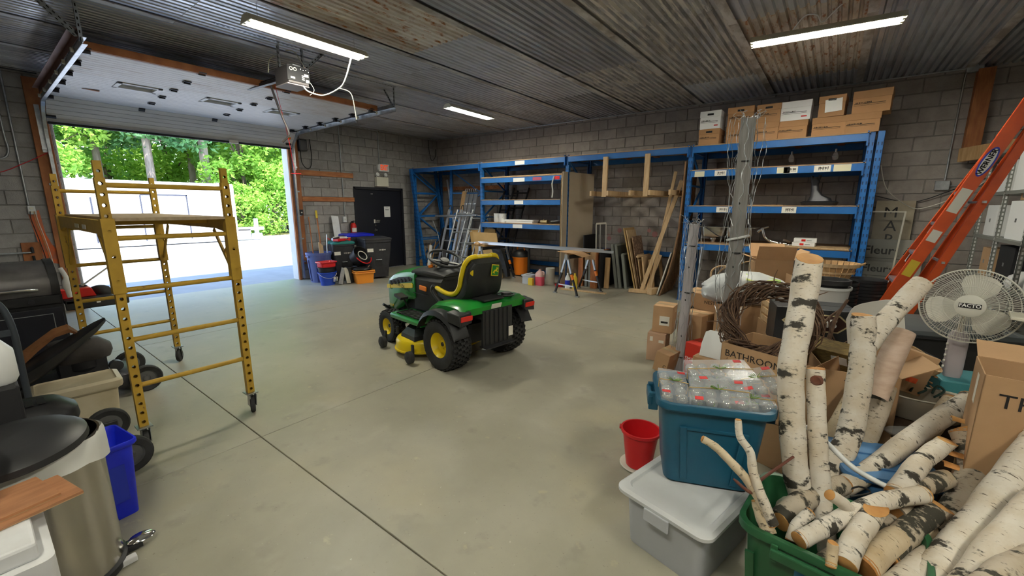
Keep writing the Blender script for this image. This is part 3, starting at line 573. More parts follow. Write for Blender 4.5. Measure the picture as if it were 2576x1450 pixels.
# ================================================================ BLUE PALLET RACK
YF, YK = 7.459, 8.45
FX = [-8.93, -6.56, -4.30, -1.98, .28]
def rack_post(h=2.58, w=.075, d=.065):
    b = MB().b2(-w/2, 0, 0, w/2, .004, h).b2(-w/2, 0, 0, -w/2+.004, d, h).b2(w/2-.004, 0, 0, w/2, d, h).b2(-w/2, d-.004, 0, -w/2+.02, d, h).b2(w/2-.02, d-.004, 0, w/2, d, h)
    b.b2(-w/2-.02, -.015, 0, w/2+.02, d+.015, .006); b.cur = 1
    for k in range(int(h/.1)-1):
        for s in (-1, 1): b.prism([(-.008,.022),(.008,.022),(.005,-.02),(-.005,-.02)], (s*.019, -.001, .12+k*.1), (1,0,0), (0,0,1), (0,.003,0))
        b.b2(w/2-.002, .02, .10+k*.1, w/2+.001, .035, .13+k*.1); b.b2(-w/2-.001, .02, .10+k*.1, -w/2+.002, .035, .13+k*.1)
    return b.mesh('post', [M['rack_blue'], M['rack_dark']])
POST = rack_post()
def rack_brace(p, q): return MB().beam(p, q, .03, .03)
def rack_frame(parent, x=0, dep=.93, name='upright'):
    u = link_mesh('front_post', POST, parent, (x, 0, 0)); link_mesh('back_post', POST, parent, (x, dep+.065, 0), (0, 0, PI))
    zs = [.15, .75, 1.35, 1.95, 2.5]
    for k, z in enumerate(zs): rack_brace((x, .06, z), (x, dep, z)).build('cross_brace', M['rack_blue'], parent)
    for k in range(4): rack_brace((x, .06, zs[k+1] if k % 2 else zs[k]), (x, dep, zs[k] if k % 2 else zs[k+1])).build('diagonal_brace', M['rack_blue'], parent)
rack = thing('pallet_rack', 'long blue steel pallet rack of four bays along the back wall', 'rack', (0, YF, 0))
for x in FX: rack_frame(rack, x)
rack_frame(rack, .375); deck_m = mat('deck_board', (.42,.28,.17), .8, col2=(.33,.21,.12), scale=5, stretch=(1,8,8))
def level(i, z, deck=True, front=True, back=True, bh=.10):
    x0, x1 = FX[i]+.04, FX[i+1]-.04
    if front:
        MB().b2(x0, -.045, z-bh, x1, -.005, z).build('beam', M['rack_blue'], rack, bevel=.004)
        for xx in (x0, x1): MB().b2(xx-.008, -.05, z-bh-.06, xx+.008, .005, z+.03).build('beam_hook', M['rack_blue'], rack)
    if back: MB().b2(x0, .93+.07, z-bh, x1, .93+.11, z).build('beam', M['rack_blue'], rack, bevel=.004)
    if deck:
        MB().b2(x0-.02, -.05, z, x1+.02, 1.10, z+.014).build('deck', deck_m, rack)
        for k in range(4): xx = x0+(k+.5)*(x1-x0)/4; MB().b2(xx-.045, -.03, z-.022, xx+.045, 1.09, z-.001).build('deck_slat', M['orange_wood'], rack)
for i in range(4): level(i, 2.56)
for z in (2.22, 1.735, 1.225): level(1, z)
level(1, .72, deck=False, front=False); level(1, .30, deck=False, front=False); level(1, .07, deck=False, front=False); level(2, .72, deck=False, front=False)
for z in (2.18, 1.61, 1.00): level(3, z)
MB().b2(FX[1]+.05, -.055, 2.236, FX[2]-.1, 1.0, 2.25).build('deck', M['pale_wood'], rack); MB().b2(-.75, -.06, 1.012, .22, .35, 1.032).build('deck_plank', M['pale_wood'], rack)
def rlabel(x, z, w, h, m='label_white', s=None):
    l = MB().b2(x-w/2, -.047, z-h/2, x+w/2, -.0455, z+h/2).build('label_plate', M[m], rack)
    if s: marks(w*.62, h*.42, (x+w*.08, -.0475, z+h*.08), (PI/2, 0, 0), M['print'], l, 8, int(abs(x)*100)); marks(w*.66, h*.10, (x+w*.08, -.0475, z-h*.2), (PI/2, 0, 0), M['print'], l, 5, int(abs(x)*90))
for x, z, w in ((-5.43, 2.51, .25), (-5.45, 2.16, .30), (-5.45, 1.685, .24), (-5.48, 1.175, .26)): rlabel(x, z, w, .08, 'paper')
mk('label_cream', (.66,.62,.44), .6)
rlabel(-1.81, 2.125, .15, .085, 'label_cream'); rlabel(-1.5, 2.125, .17, .085, 'label_white', 'F1000-1'); rlabel(-.66, 2.13, .16, .085, 'label_cream'); rlabel(-.57, 2.13, .17, .09, 'label_white', 'FC6000'); rlabel(-.20, 2.13, .19, .09, 'label_white', 'FC1000A'); rlabel(.02, 2.13, .19, .09, 'label_cream')
rlabel(-1.42, 1.56, .18, .085, 'label_white', 'BU60M'); rlabel(-.53, 1.56, .18, .09, 'label_white', 'FC60A')
# spare upright frames leaning in the corner
def spare(loc, rot, label):
    t = thing('spare_upright', label, 'rack frame', loc, rot=rot, group='spare blue uprights'); rack_frame(t, 0, .85); return t
spare((-8.45, 7.30, .0), (R(-0), R(-9.5), R(0)), 'spare blue rack upright leaning in the left end bay')
spare((-7.95, 7.72, .0), (R(-0), R(-7), R(-62)), 'dark blue spare upright standing at the wall behind the scaffold frames')
# ================================================================ YELLOW SCAFFOLD
sc = thing('rolling_scaffold', 'yellow rolling scaffold with a plank platform in front of the overhead door', 'scaffold', (-4.4, .875, 0))
Y = M['scaf_yellow']
def perf_leg(z0, z1, w=.048, d=.045, hr=.0115, pitch=.062, skip=None):
    b = MB(); n = int((z1-z0)/pitch); L = (z1-z0)/n
    for xs in (-d/2, d/2):
        for k in range(n):
            za, zb = z0+k*L, z0+(k+1)*L; zc = (za+zb)/2
            o = [(-w/2, za), (0, za), (w/2, za), (w/2, zc), (w/2, zb), (0, zb), (-w/2, zb), (-w/2, zc)]
            if skip and skip(zc): b.add([(xs, y, z) for y, z in (o[0], o[2], o[4], o[6])], [(0,1,2,3)]); continue
            i = [(hr*math.cos(R(a)), zc+hr*math.sin(R(a))) for a in (225, 270, 315, 0, 45, 90, 135, 180)]
            b.add([(xs, y, z) for y, z in o+i], [(q, (q+1) % 8, 8+(q+1) % 8, 8+q) for q in range(8)])
    for ys in (-w/2, w/2): b.add([(-d/2, ys, z0), (d/2, ys, z0), (d/2, ys, z1), (-d/2, ys, z1)], [(0,1,2,3)])
    for z in (z0, z1): b.add([(-d/2, -w/2, z), (d/2, -w/2, z), (d/2, w/2, z), (-d/2, w/2, z)], [(0,1,2,3)])
    return b
leg_me = perf_leg(.16, 1.76).mesh('leg', Y); stub_me = perf_leg(1.74, 1.86, .038, .036, .010, .12).mesh('leg_stub', Y); slv_me = perf_leg(1.06, 1.52, .064, .062, .010, .115, lambda z: z > 1.45 or z < 1.1).mesh('sleeve', Y)
for sx in (-.9, .9):
    for sy in (-.325, .325):
        lg = link_mesh('leg', leg_me, sc, (sx, sy, 0)); link_mesh('leg_stub', stub_me, lg); link_mesh('sleeve', slv_me, lg)
    for z in (.44, .75, 1.075, 1.40, 1.72): MB().cyl((sx, -.31, z), (sx, .31, z), .0165, n=10).build('rung', Y, sc, smooth=50)
for sx in (-.9, .9):
    for sy in (-.325, .325):
        if sx > 0 and sy < 0: lz = 0
        c = MB().cyl((sx, sy, .09), (sx, sy, .17), .014, n=8).box((sx, sy, .155), (.09, .08, .008)); c.box((sx+.018, sy-.022, .10), (.05, .004, .10), (0, R(10), 0)).box((sx+.018, sy+.022, .10), (.05, .004, .10), (0, R(10), 0)); c.box((sx-.06, sy, .125), (.06, .03, .008)); cs = c.build('caster_fork', M['galv'], sc)
        MB().lathe([(0,-.016),(.03,-.016),(.058,-.016),(.064,-.009),(.064,.009),(.058,.016),(.03,.016),(0,.016)], 20, (sx+.022, sy, .064), Euler((PI/2, 0, R(rnd.uniform(-40, 40)))).to_matrix()).build('caster_wheel', M['black_rubber'], sc, smooth=40)
for sy in (-.325, .325):
    MB().prism([(-.87, 1.43), (-.87, 1.51), (.87, 1.51), (.87, 1.40), (.62, 1.43), (-.62, 1.43)] if sy > 0 else [(-.87, 1.39), (-.87, 1.51), (.87, 1.51), (.87, 1.39), (.68, 1.42), (-.68, 1.42)], (0, sy-.003 if sy > 0 else sy-.02, 0), (1,0,0), (0,0,1), (0,.022,0)).build('side_rail', Y, sc, bevel=.003)
    for s in (-1, 1):
        MB().beam((s*.87, sy, 1.10), (s*.58, sy, 1.42), .03, .012, (0,1,0)).build('corner_brace', Y, sc)
        MB().beam((s*.86, sy, 1.33), (s*.74, sy, 1.25), .02, .01, (0,1,0)).build('gusset', Y, sc)
MB().b2(-.93, -.30, 1.505, .93, .30, 1.525).build('platform', mat('scaffold_ply', (.42,.33,.22), .8, col2=(.33,.25,.16), scale=5, stretch=(1,6,6)), sc)
for x in (-.45, 0, .45): MB().b2(x-.02, -.32, 1.465, x+.02, .32, 1.503).build('platform_rib', Y, sc)
MB().box((.30, -.35, 1.455), (.12, .003, .03)).build('sticker', M['label_white'], sc); MB().box((.02, -.35, 1.455), (.16, .003, .03)).build('sticker', M['label_cream'], sc)
# ================================================================ RIDING MOWER
rm = thing('riding_mower', 'green and yellow riding lawn mower parked in the middle of the floor', 'riding mower', (-2.88, 3.17, 0), R(172.5))
G_, K_, YL = M['jd_green'], M['jd_black'], M['jd_yellow']
def wheel(x, y, r, w, rimr, side):
    RY = Matrix.Rotation(PI/2, 3, 'X'); c = (x, y, r)
    t = MB().lathe([(rimr, -w*.40), (rimr+.01, -w*.45), (rimr+(r-rimr)*.55, -w*.5), (r*.94, -w*.48), (r*.965, -w*.38), (r*.97, 0), (r*.965, w*.38), (r*.94, w*.48), (rimr+(r-rimr)*.55, w*.5), (rimr+.01, w*.45), (rimr, w*.40)], 40, c, RY).build('tyre', M['black_rubber'], rm, smooth=50)
    tb = MB(); n = 30 if r > .22 else 24; rows = 5
    for k in range(n):
        for j in range(rows):
            a = 2*PI*(k+.5*(j % 2))/n; yy = (j-(rows-1)/2)*w*.84/rows; rr_ = r*(1.0 if abs(j-2) < 2 else .975)
            m3 = Euler((0, -a, 0)).to_matrix()
            for s in (-1, 1):
                tb.box(Vector(c)+m3 @ Vector((rr_, yy+s*w*.045, s*.006*0+0)), (.022, w*.095, 2*PI*r/n*.52), m3 @ Euler((R(18*s), 0, 0)).to_matrix())
    o = tb.build('tread', M['black_rubber'], t); o['kind'] = 'stuff'
    f = side*w*.40
    MB().lathe([(.0, f*.55), (.035, f*.55), (.04, f*.35), (rimr*.55, f*.30), (rimr*.80, f*.45), (rimr*.95, f*.95), (rimr*1.02, f*1.08), (rimr*1.05, f*1.02), (rimr, f*.2), (rimr*.9, -f)], 32, c, RY @ Matrix.Diagonal((1,1,-1))).build('rim', YL, rm, smooth=35)
    MB().lathe([(0, f*.62), (.02, f*.62), (.024, f*.5)], 12, c, RY @ Matrix.Diagonal((1,1,-1))).build('hub_cap', M['dark_metal'], rm, smooth=40)
    for k in range(5):
        a = 2*PI*k/5; MB().cyl((x+rimr*.45*math.cos(a), y+f*.28, r+rimr*.45*math.sin(a)), (x+rimr*.45*math.cos(a), y+f*.36, r+rimr*.45*math.sin(a)), .009, n=6).build('wheel_bolt', YL, rm)
for s in (1, -1): wheel(0, s*.385, .255, .25, .125, s); wheel(1.17, s*.335, .19, .16, .095, s)
MB().cyl((0,-.3,.255), (0,.3,.255), .04).box((.1,0,.30), (.3,.3,.2)).build('rear_axle', K_, rm, smooth=40); MB().cyl((1.17,-.28,.2), (1.17,.28,.2), .025).box((1.17,0,.24), (.10,.5,.05)).build('front_axle', K_, rm, smooth=40)
MB().b2(.05, -.19, .28, 1.3, .19, .46).build('frame', K_, rm)
# hood
def hring(x, hw, zb, zt, sh, cr=.02, xs=0):
    pts = [(hw*.93, zb), (hw, zb+.04), (hw, zt-sh), (hw*.95, zt-sh*.45), (hw*.80, zt-sh*.12), (hw*.45, zt+cr*.6), (0, zt+cr)]
    pts = pts+[(-y, z) for y, z in reversed(pts[:-1])]
    return [Vector((x+xs*max(0, (z-zb)/(zt-zb)), y, z)) for y, z in pts]
MB().loft([hring(1.46, .15, .40, .62, .04), hring(1.44, .205, .365, .685, .05), hring(1.37, .237, .345, .755, .055), hring(1.22, .25, .36, .82, .06), hring(1.05, .258, .43, .865, .06), hring(.92, .263, .54, .885, .06), hring(.745, .268, .565, .90, .06)]).build('hood', G_, rm, smooth=40)
for s in (1, -1):
    def side_patch(pts, off, nm, m_):
        return MB().prism([(x, z) for x, z, _ in pts], (0, 0, 0), (1,0,0), (0,0,1), (0, 0, 0))
    yo = lambda x: .2455+(1.37-x)*.042
    b = MB(); pts = [(1.41, .605), (1.41, .652), (.80, .748), (.775, .735), (.775, .70), (.80, .69)]
    v = [Vector((x, s*(yo(x) if x < 1.39 else .236), z)) for x, z in pts]; v2 = [q+Vector((0, s*.006, 0)) for q in v]
    n = len(v); b.add(v+v2, [tuple(range(n)), tuple(range(n, 2*n))]+[(i, (i+1) % n, n+(i+1) % n, n+i) for i in range(n)]); st = b.build('side_stripe', YL, rm)
    b = MB(); pts = [(1.34, .665), (1.33, .705), (1.10, .775), (.85, .815), (.79, .80), (.80, .765)]
    v = [Vector((x, s*(yo(x)-.003-(z-.70)*.22*0), z)) for x, z in pts]; v2 = [q+Vector((0, s*.006, 0)) for q in v]
    b.add(v+v2, [tuple(range(n)), tuple(range(n, 2*n))]+[(i, (i+1) % n, n+(i+1) % n, n+i) for i in range(n)]); gr = b.build('side_grille', K_, rm)
    for k in range(6):
        x = 1.28-k*.085; MB().beam((x-.02, s*(yo(x)+.004), .668+.021*k), (x+.01, s*(yo(x)+.001), .705+.018*k), .018, .02, (0,1,0)).build('louver', M['black_matte'], gr)
    if s > 0:
        text('JOHN DEERE', .062, (1.03, yo(1.03)+.0065, .682), (PI/2, R(9.2), PI), M['print'], st, sx=1.05)
        text('E160', .045, (1.30, .2475, .405), (PI/2, 0, PI), M['label_yellow'], rm)
    MB().loft([[Vector((1.462, s*.05, .60)), Vector((1.445, s*.17, .60)), Vector((1.31, s*.256, .60)), Vector((1.33, s*.250, .715)), Vector((1.44, s*.18, .69)), Vector((1.465, s*.05, .67))], [Vector((1.44, s*.05, .61)), Vector((1.42, s*.16, .61)), Vector((1.35, s*.21, .62)), Vector((1.35, s*.21, .68)), Vector((1.41, s*.15, .665)), Vector((1.43, s*.05, .655))]]).build('headlight', mat('headlight', (.8,.82,.85), .15, coat=.5), rm, smooth=40)
MB().b2(1.40, -.15, .40, 1.46, .15, .59).build('front_grille', M['black_matte'], rm, bevel=.01)
MB().tube(smoothpts([(1.30, .22, .33), (1.50, .22, .34), (1.52, .15, .34), (1.52, -.15, .34), (1.50, -.22, .34), (1.30, -.22, .33)], 3), .017, 8).build('front_bumper', K_, rm, smooth=60)
MB().tube([(1.35, .17, .30), (1.35, .34, .42)], .016).tube([(1.30, .17, .28), (1.32, .35, .30)], .016).build('bumper_bar', K_, rm, smooth=60)
MB().loft([[Vector((.77, y, z)) for y, z in ((-.255,.46),(.255,.46),(.258,.80),(.20,.862),(-.20,.862),(-.258,.80))], [Vector((.45, y, z)) for y, z in ((-.23,.46),(.23,.46),(.24,.80),(.19,.87),(-.19,.87),(-.24,.80))], [Vector((.33, y, z)) for y, z in ((-.19,.48),(.19,.48),(.20,.80),(.16,.85),(-.16,.85),(-.20,.80))]]).build('pedestal_cover', K_, rm, smooth=30)
MB().b2(.42, -.20, .28, 1.1, .20, .56).build('engine_bay', M['black_matte'], rm)
MB().loft([hring(.80, .266, .84, .908, .04), hring(.60, .25, .85, .925, .05), hring(.42, .22, .83, .915, .05), hring(.32, .17, .82, .88, .03)]).build('dashboard', K_, rm, smooth=35)
MB().lathe([(0,.012),(.075,.012),(.09,.006),(.09,0)], 24, (.66, .04, .93), Euler((0, R(10), 0)).to_matrix()).build('instrument_ring', M['black_matte'], rm, smooth=40)
MB().box((.60, .14, .945), (.05, .03, .035), (0, .3, .3)).build('choke_lever', M['orange_plastic'], rm, bevel=.006); MB().cyl((.56, .10, .92), (.55, .10, .96), .012).build('ignition_key', M['tape'], rm)
MB().box((.585, .262, .715), (.13, .02, .055), (0, R(-3), 0)).build('side_vent', M['orange_plastic'], rm, bevel=.01)
MB().b2(.50, .262, .640, .78, .268, .646).build('panel_seam', M['black_matte'], rm)
# steering
sm = Euler((0, R(-24), 0)).to_matrix(); scn_ = Vector((.53, 0, 1.0))
st = MB(); st.tube([scn_+sm @ Vector((.19*math.cos(2*PI*k/32), .19*math.sin(2*PI*k/32), .03)) for k in range(32)], .0155, 10, closed=True); sw_ = st.build('steering_wheel', M['black_plastic'], rm, smooth=60)
MB().lathe([(0,.02),(.05,.018),(.06,0),(.05,-.03),(.04,-.05),(0,-.05)], 20, scn_, sm).build('hub', M['black_plastic'], sw_, smooth=40)
for a in (90, 210, 330): MB().beam(scn_+sm @ Vector((.04*math.cos(R(a)), .04*math.sin(R(a)), 0)), scn_+sm @ Vector((.185*math.cos(R(a)), .185*math.sin(R(a)), .03)), .045, .014, sm @ Vector((0,0,1))).build('spoke', M['black_plastic'], sw_, bevel=.005)
MB().cyl((.585, 0, .86), tuple(scn_-sm @ Vector((0,0,.03))), .06, .045, 16).build('steering_column', K_, rm, smooth=40)
MB().cyl((.40, -.17, .87), (.37, -.17, .94), .012, n=8).lathe([(0,.03),(.018,.02),(.02,0),(.01,-.02)], 10, (.37, -.17, .95)).build('throttle_lever', M['label_yellow'], rm, smooth=40)
# fender deck and footrests
MB().loft([[Vector((x, y, z)) for y, z in ((-.43,zb),(.43,zb),(.44,zt-.03),(.40,zt),(-.40,zt),(-.44,zt-.03))] for x, zb, zt in ((.30,.40,.44),(.27,.42,.52),(.22,.46,.60),(.10,.56,.67),(-.08,.60,.69),(-.25,.60,.685),(-.33,.585,.65))]).build('fender_deck', G_, rm, smooth=40)
MB().b2(-.30, -.2, .52, .2, .2, .62).build('fuel_tank', K_, rm)
for s in (1, -1):
    MB().loft([[Vector((x, s*y, z)) for y, z in ((.18,.37),(.47,.36),(.475,.395),(.46,.415),(.18,.42))] for x in (.95, .90, .40, .33)]).build('footrest', G_, rm, smooth=40, bevel=.004)
    for k in range(9): MB().box((.86-k*.05, s*.34, .424), (.022, .20, .012)).build('foot_tread', M['black_rubber'], rm, bevel=.003)
    a = MB(); rg = []
    for k in range(9):
        t = k/8; ang = R(20+140*t); x, z = .33*math.cos(ang)*1.02, .285+.33*math.sin(ang)
        z = min(z, .64); rg.append([Vector((x, s*.36, z+.012)), Vector((x, s*.52, z+.0)), Vector((x, s*.535, z-.03-.02*math.sin(PI*t))), Vector((x, s*.52, z-.022)), Vector((x, s*.36, z-.01))])
    a.loft(rg).build('fender_flare', K_, rm, smooth=50)
    MB().loft([[Vector((-.20, s*.36, .655)), Vector((-.20, s*.53, .64)), Vector((-.20, s*.53, .54)), Vector((-.20, s*.36, .60))], [Vector((-.36, s*.36, .64)), Vector((-.36, s*.51, .625)), Vector((-.38, s*.50, .51)), Vector((-.37, s*.36, .53))]]).build('fender_tip', K_, rm, smooth=30, bevel=.01)
    MB().box((-.375, s*.43, .585), (.012, .135, .05), (0, R(-6), 0)).build('reflector', mat('reflector', (.65,.03,.02), .2), rm, bevel=.005)
for k in range(6): MB().b2(-.345, -.17+k*.06, .26, -.325, -.13+k*.06, .60).build('hitch_panel_rib', K_, rm, bevel=.004)
MB().b2(-.335, -.20, .24, -.31, .20, .61).build('hitch_panel', K_, rm); MB().b2(-.40, -.18, .235, -.28, .20, .245).build('hitch_plate', M['dark_metal'], rm); MB().box((-.352, -.165, .345), (.003, .06, .10)).build('label_plate', M['label_white'], rm)
MB().box((-.335, .02, .635), (.006, .13, .055), (0, R(-20), 0)).build('label_plate', M['label_white'], rm)
MB().lathe([(0,.03),(.05,.03),(.055,.0)], 18, (-.22, -.23, .69)).lathe([(.09,0),(.10,.012),(.085,.012)], 20, (-.22, -.22, .69)).build('cup_holder', K_, rm, smooth=40)
# seat
seat = MB(); hw = .25
SP = [(.42, .735, .19), (.36, .725, .225), (.18, .70, .24), (.04, .72, .245), (-.04, .80, .245), (-.07, .90, .245), (-.10, 1.02, .225), (-.125, 1.085, .18), (-.14, 1.10, .10)]
rg = []
for k, (x, z, hwk) in enumerate(SP):
    a = SP[max(k-1, 0)]; c = SP[min(k+1, len(SP)-1)]; d = Vector((c[0]-a[0], 0, c[1]-a[1])).normalized(); nn = Vector((d.z, 0, -d.x))
    if nn.z > 0 or (k > 4 and nn.x > 0): nn = -nn
    th = (.06, .09, .11, .13, .13, .11, .10, .085, .05)[k]; p = Vector((x, 0, z))
    rg.append([p+Vector((0, y, 0))+nn*t for y, t in ((-hwk*.9, 0), (hwk*.9, 0), (hwk, th*.3), (hwk*.97, th*.75), (hwk*.8, th), (-hwk*.8, th), (-hwk*.97, th*.75), (-hwk, th*.3))])
se_ = seat.loft(rg).build('seat', M['seat_black'], rm, smooth=45)
for s in (1, -1): MB().tube(smoothpts([(x+.008, s*hwk*.97, z+.012) for x, z, hwk in SP], 3), .026, 8).build('seat_trim', YL, se_, smooth=60)
MB().tube([(-.13, -.12, 1.105), (-.135, 0, 1.11), (-.13, .12, 1.105)], .022, 8).build('seat_trim', YL, se_, smooth=60)
MB().lathe([(.0,.03),(.035,.028),(.045,.01),(.045,0)], 20, (-.16, .17, .965), Euler((0, R(-95), 0)).to_matrix()).build('seat_knob', YL, se_, smooth=40)
MB().lathe([(.05,.004),(.10,.004),(.105,0)], 24, (-.165, .165, .93), Euler((0, R(-97), R(-6))).to_matrix() @ Matrix.Diagonal((1.3,.8,1))).build('seat_recess', M['black_matte'], se_, smooth=40)
em_ = MB().box((0,0,0), (.10, .115, .006)).build('emblem', YL, se_, bevel=.004, loc=(-.205, -.085, .965), rot=(R(90), R(8), R(-90)))
MB().box((0,0,.004), (.086, .10, .003)).build('emblem_field', G_, em_, bevel=.001)
deer = [(-.034,-.022),(-.02,-.005),(-.012,.004),(.006,.008),(.014,.022),(.010,.036),(.018,.028),(.022,.038),(.024,.026),(.034,.020),(.026,.014),(.022,.0),(.030,-.008),(.038,-.006),(.036,-.014),(.026,-.014),(.014,-.010),(-.006,-.012),(-.010,-.022),(.000,-.034),(-.010,-.034),(-.018,-.020),(-.028,-.032)]
MB().prism(deer, (0,0,.005), (1,0,0), (0,1,0), (0,0,.002)).build('deer_mark', YL, em_)
MB().b2(-.18, -.17, .665, .25, .17, .69).b2(-.30, -.12, .685, -.05, .15, .70).build('seat_bracket', K_, rm, bevel=.004)
MB().tube(smoothpts([(.18, .30, .60), (.28, .31, .68), (.34, .31, .74), (.31, .31, .79)], 4), .02, 8).build('side_lever', K_, rm, smooth=60)
# cutting deck
def dring(z, s): return [Vector((.60+.36*s*math.cos(a)*(1 if math.cos(a) > 0 else 1.1), (.58 if math.sin(a) > 0 else .50)*s*math.sin(a), z)) for a in [2*PI*k/36 for k in range(36)]]
MB().loft([dring(.07, 1.0), dring(.16, 1.0), dring(.185, .97), dring(.195, .90), dring(.20, .5)]).build('cutting_deck', YL, rm, smooth=35)
MB().loft([dring(.065, 1.03), dring(.08, 1.03), dring(.082, .99)]).build('deck_skirt', YL, rm, smooth=35)
MB().loft([[Vector((x, y, z)) for x, y in ((.42,.20),(.78,.18),(.80,.40),(.66,.50),(.44,.50))] if False else [Vector((.60+(x-.6)*f, .36+(y-.36)*f, z)) for x, y in ((.40,.22),(.78,.20),(.80,.38),(.70,.49),(.42,.50))] for z, f in ((.195,1.0),(.24,.95),(.27,.75),(.30,.6))]).build('spindle_cover', K_, rm, smooth=30)
MB().cyl((.86, .44, .18), (.86, .44, .26), .018, n=10).build('wash_port', K_, rm, smooth=40)
for (x, y) in ((.99, .56), (.33, .62), (.98, -.5)):
    MB().lathe([(0,-.03),(.05,-.03),(.065,-.02),(.065,.02),(.05,.03),(0,.03)], 20, (x, y, .075), Matrix.Rotation(PI/2, 3, 'X')).build('gauge_wheel', M['black_rubber'], rm, smooth=40)
    MB().cyl((x, y+.036, .075), (x, y+.028, .075), .012, n=6).box((x, y-.04, .13), (.03, .02, .14)).build('gauge_wheel_bolt', M['dark_metal'], rm)
MB().tube([(1.05, .20, .34), (.85, .27, .26), (.60, .30, .26)], .01).tube([(1.14, .25, .30), (.80, .25, .30), (.80, .25, .22)], .008).build('lift_linkage', mat('rusty_rod', (.16,.06,.03), .7), rm)
MB().tube(smoothpts([(.92, .25, .42), (.90, .30, .52), (.90, .33, .575)], 3), .01, 8).box((.92, .34, .585), (.14, .10, .03), (0, R(-12), 0)).build('brake_pedal', K_, rm)

# ================================================================ SHARED BUILDERS
def tote(parent, w, d, h, m, taper=.9, r=.04, t=.004, rim=.018, name='body', ribs=0, rimh=.02):
    b = MB(); s = taper
    b.loft([rring(w*s, d*s, r*.8, 0), rring(w-.02, d-.02, r, h-rimh*1.6), rring(w, d, r, h-rimh*1.5), rring(w+rim, d+rim, r+.005, h-rimh), rring(w+rim, d+rim, r+.005, h-.004), rring(w+rim-.006, d+rim-.006, r, h), rring(w-.004, d-.004, r, h), rring(w-.024, d-.024, r, h-rimh*1.6), rring(w*s-2*t, d*s-2*t, r*.7, t)], cap=(True, True))
    o = b.build(name, m, parent, smooth=35)
    if ribs:
        for k in range(ribs):
            x = (k-(ribs-1)/2)*w*.8/ribs
            for sy in (-1, 1): MB().beam((x*s, sy*(d*s/2+.001), .02), (x, sy*(d/2-.008), h*.80), .006, .022, (1,0,0)).build('rib', m, o)
    return o
def bucket(parent, r0, r1, h, m, name='body', sq=1.0, lip=.01, t=.003, n=28):
    S = Matrix.Diagonal((1, sq, 1))
    return MB().lathe([(0,0), (r0,0), (r1-.003,h*.88), (r1,h*.89), (r1+lip,h*.93), (r1+lip,h), (r1,h), (r1-t-.002,h*.9), (r0-t,t*2), (0,t*2)], n, (0,0,0), S).build(name, m, parent, smooth=40)
def cbox(label, w, d, h, loc, rz=0, flaps=None, texts=(), tape=True, m=None, name='cardboard_box', grp='cardboard boxes', cat='box', rot=None, handles=False):
    m = m or M['cardboard']; t = thing(name, label, cat, loc, rz, grp, rot)
    if flaps is None:
        b = MB().b2(-w/2, -d/2, 0, w/2, d/2, h); b.build('body', m, t, bevel=.004)
        MB().b2(-w/2+.001, -.0015, h-.0005, w/2-.001, .0015, h+.0012).build('flap_seam', M['print'], t)
        if tape:
            MB().b2(-w/2-.0008, -.028, h-.07, -w/2, .028, h+.0015).b2(w/2, -.028, h-.07, w/2+.0008, .028, h+.0015).b2(-w/2-.0008, -.028, h+.001, w/2+.0008, .028, h+.0018).build('tape', M['tape'], t)
    else:
        k = .004; b = MB().b2(-w/2, -d/2, 0, w/2, d/2, k).b2(-w/2, -d/2, 0, -w/2+k, d/2, h).b2(w/2-k, -d/2, 0, w/2, d/2, h).b2(-w/2, -d/2, 0, w/2, -d/2+k, h).b2(-w/2, d/2-k, 0, w/2, d/2, h); b.build('body', m, t)
        for s, a in zip(('-y', '+y', '-x', '+x'), flaps):
            if a is None: continue
            L = d*.5 if s[1] == 'y' else min(d*.5, w*.5); a = R(a)
            if s[1] == 'y':
                sg = -1 if s[0] == '-' else 1; p = Vector((0, sg*d/2, h)); dr_ = Vector((0, sg*math.cos(a), math.sin(a))); MB().beam(p, p+dr_*L, w*.985, .004, dr_.cross(Vector((1,0,0)))).build('flap', m, t)
            else:
                sg = -1 if s[0] == '-' else 1; p = Vector((sg*w/2, 0, h)); dr_ = Vector((sg*math.cos(a), 0, math.sin(a))); MB().beam(p, p+dr_*L, d*.985, .004, dr_.cross(Vector((0,1,0)))).build('flap', m, t)
    for tx in texts:
        s, sz, face, u, v = tx[:5]; mm_ = tx[5] if len(tx) > 5 else M['print']
        pos = {'-y': ((u, -d/2-.001, v), (PI/2,0,0)), '+x': ((w/2+.001, u, v), (PI/2,0,PI/2)), '-x': ((-w/2-.001, u, v), (PI/2,0,-PI/2)), '+y': ((u, d/2+.001, v), (PI/2,0,PI)), '+z': ((u, v, h+.001), (0,0,0))}[face]
        if isinstance(s, tuple): MB().box((0,0,0), (s[0], s[1], .0008)).build('label_plate', mm_, t, loc=pos[0], rot=pos[1])
        else: text(s, sz, pos[0], pos[1], mm_, t)
    return t
# ================================================================ LEFT FOREGROUND
gr = thing('barbecue_grill', 'black barbecue grill with a rounded grey lid behind the scaffold', 'grill', (-6.0, -.15, 0))
MB().b2(-.27, -.65, .06, .27, .65, .78).build('cabinet', M['black_matte'], gr, bevel=.01)
for y in (-.325, .325):
    d_ = MB().b2(.27, y-.31, .10, .285, y+.31, .66).build('door', mat('grill_door', (.012,.013,.022), .45), gr, bevel=.006); MB().tube([(.30, y+(.27 if y < 0 else -.27), .35), (.31, y+(.27 if y < 0 else -.27), .55)], .008).build('handle', M['steel'], d_)
    MB().b2(.285, y-.24, .60, .288, y+.24, .606).b2(.285, y+.24, .44, .288, y+.246, .606).build('door_panel_line', M['galv'], d_)
prof = [(.27, .78), (.285, .86), (.25, .98), (.16, 1.06), (.02, 1.085), (-.15, 1.06), (-.25, .98), (-.28, .86), (-.28, .78)]
MB().loft([[Vector((x, y, z)) for x, z in prof] for y in (-.64, .60)]).build('lid', mat('grill_lid', (.10,.095,.095), .4, metal=.5, col2=(.16,.15,.15), scale=5), gr, smooth=40)
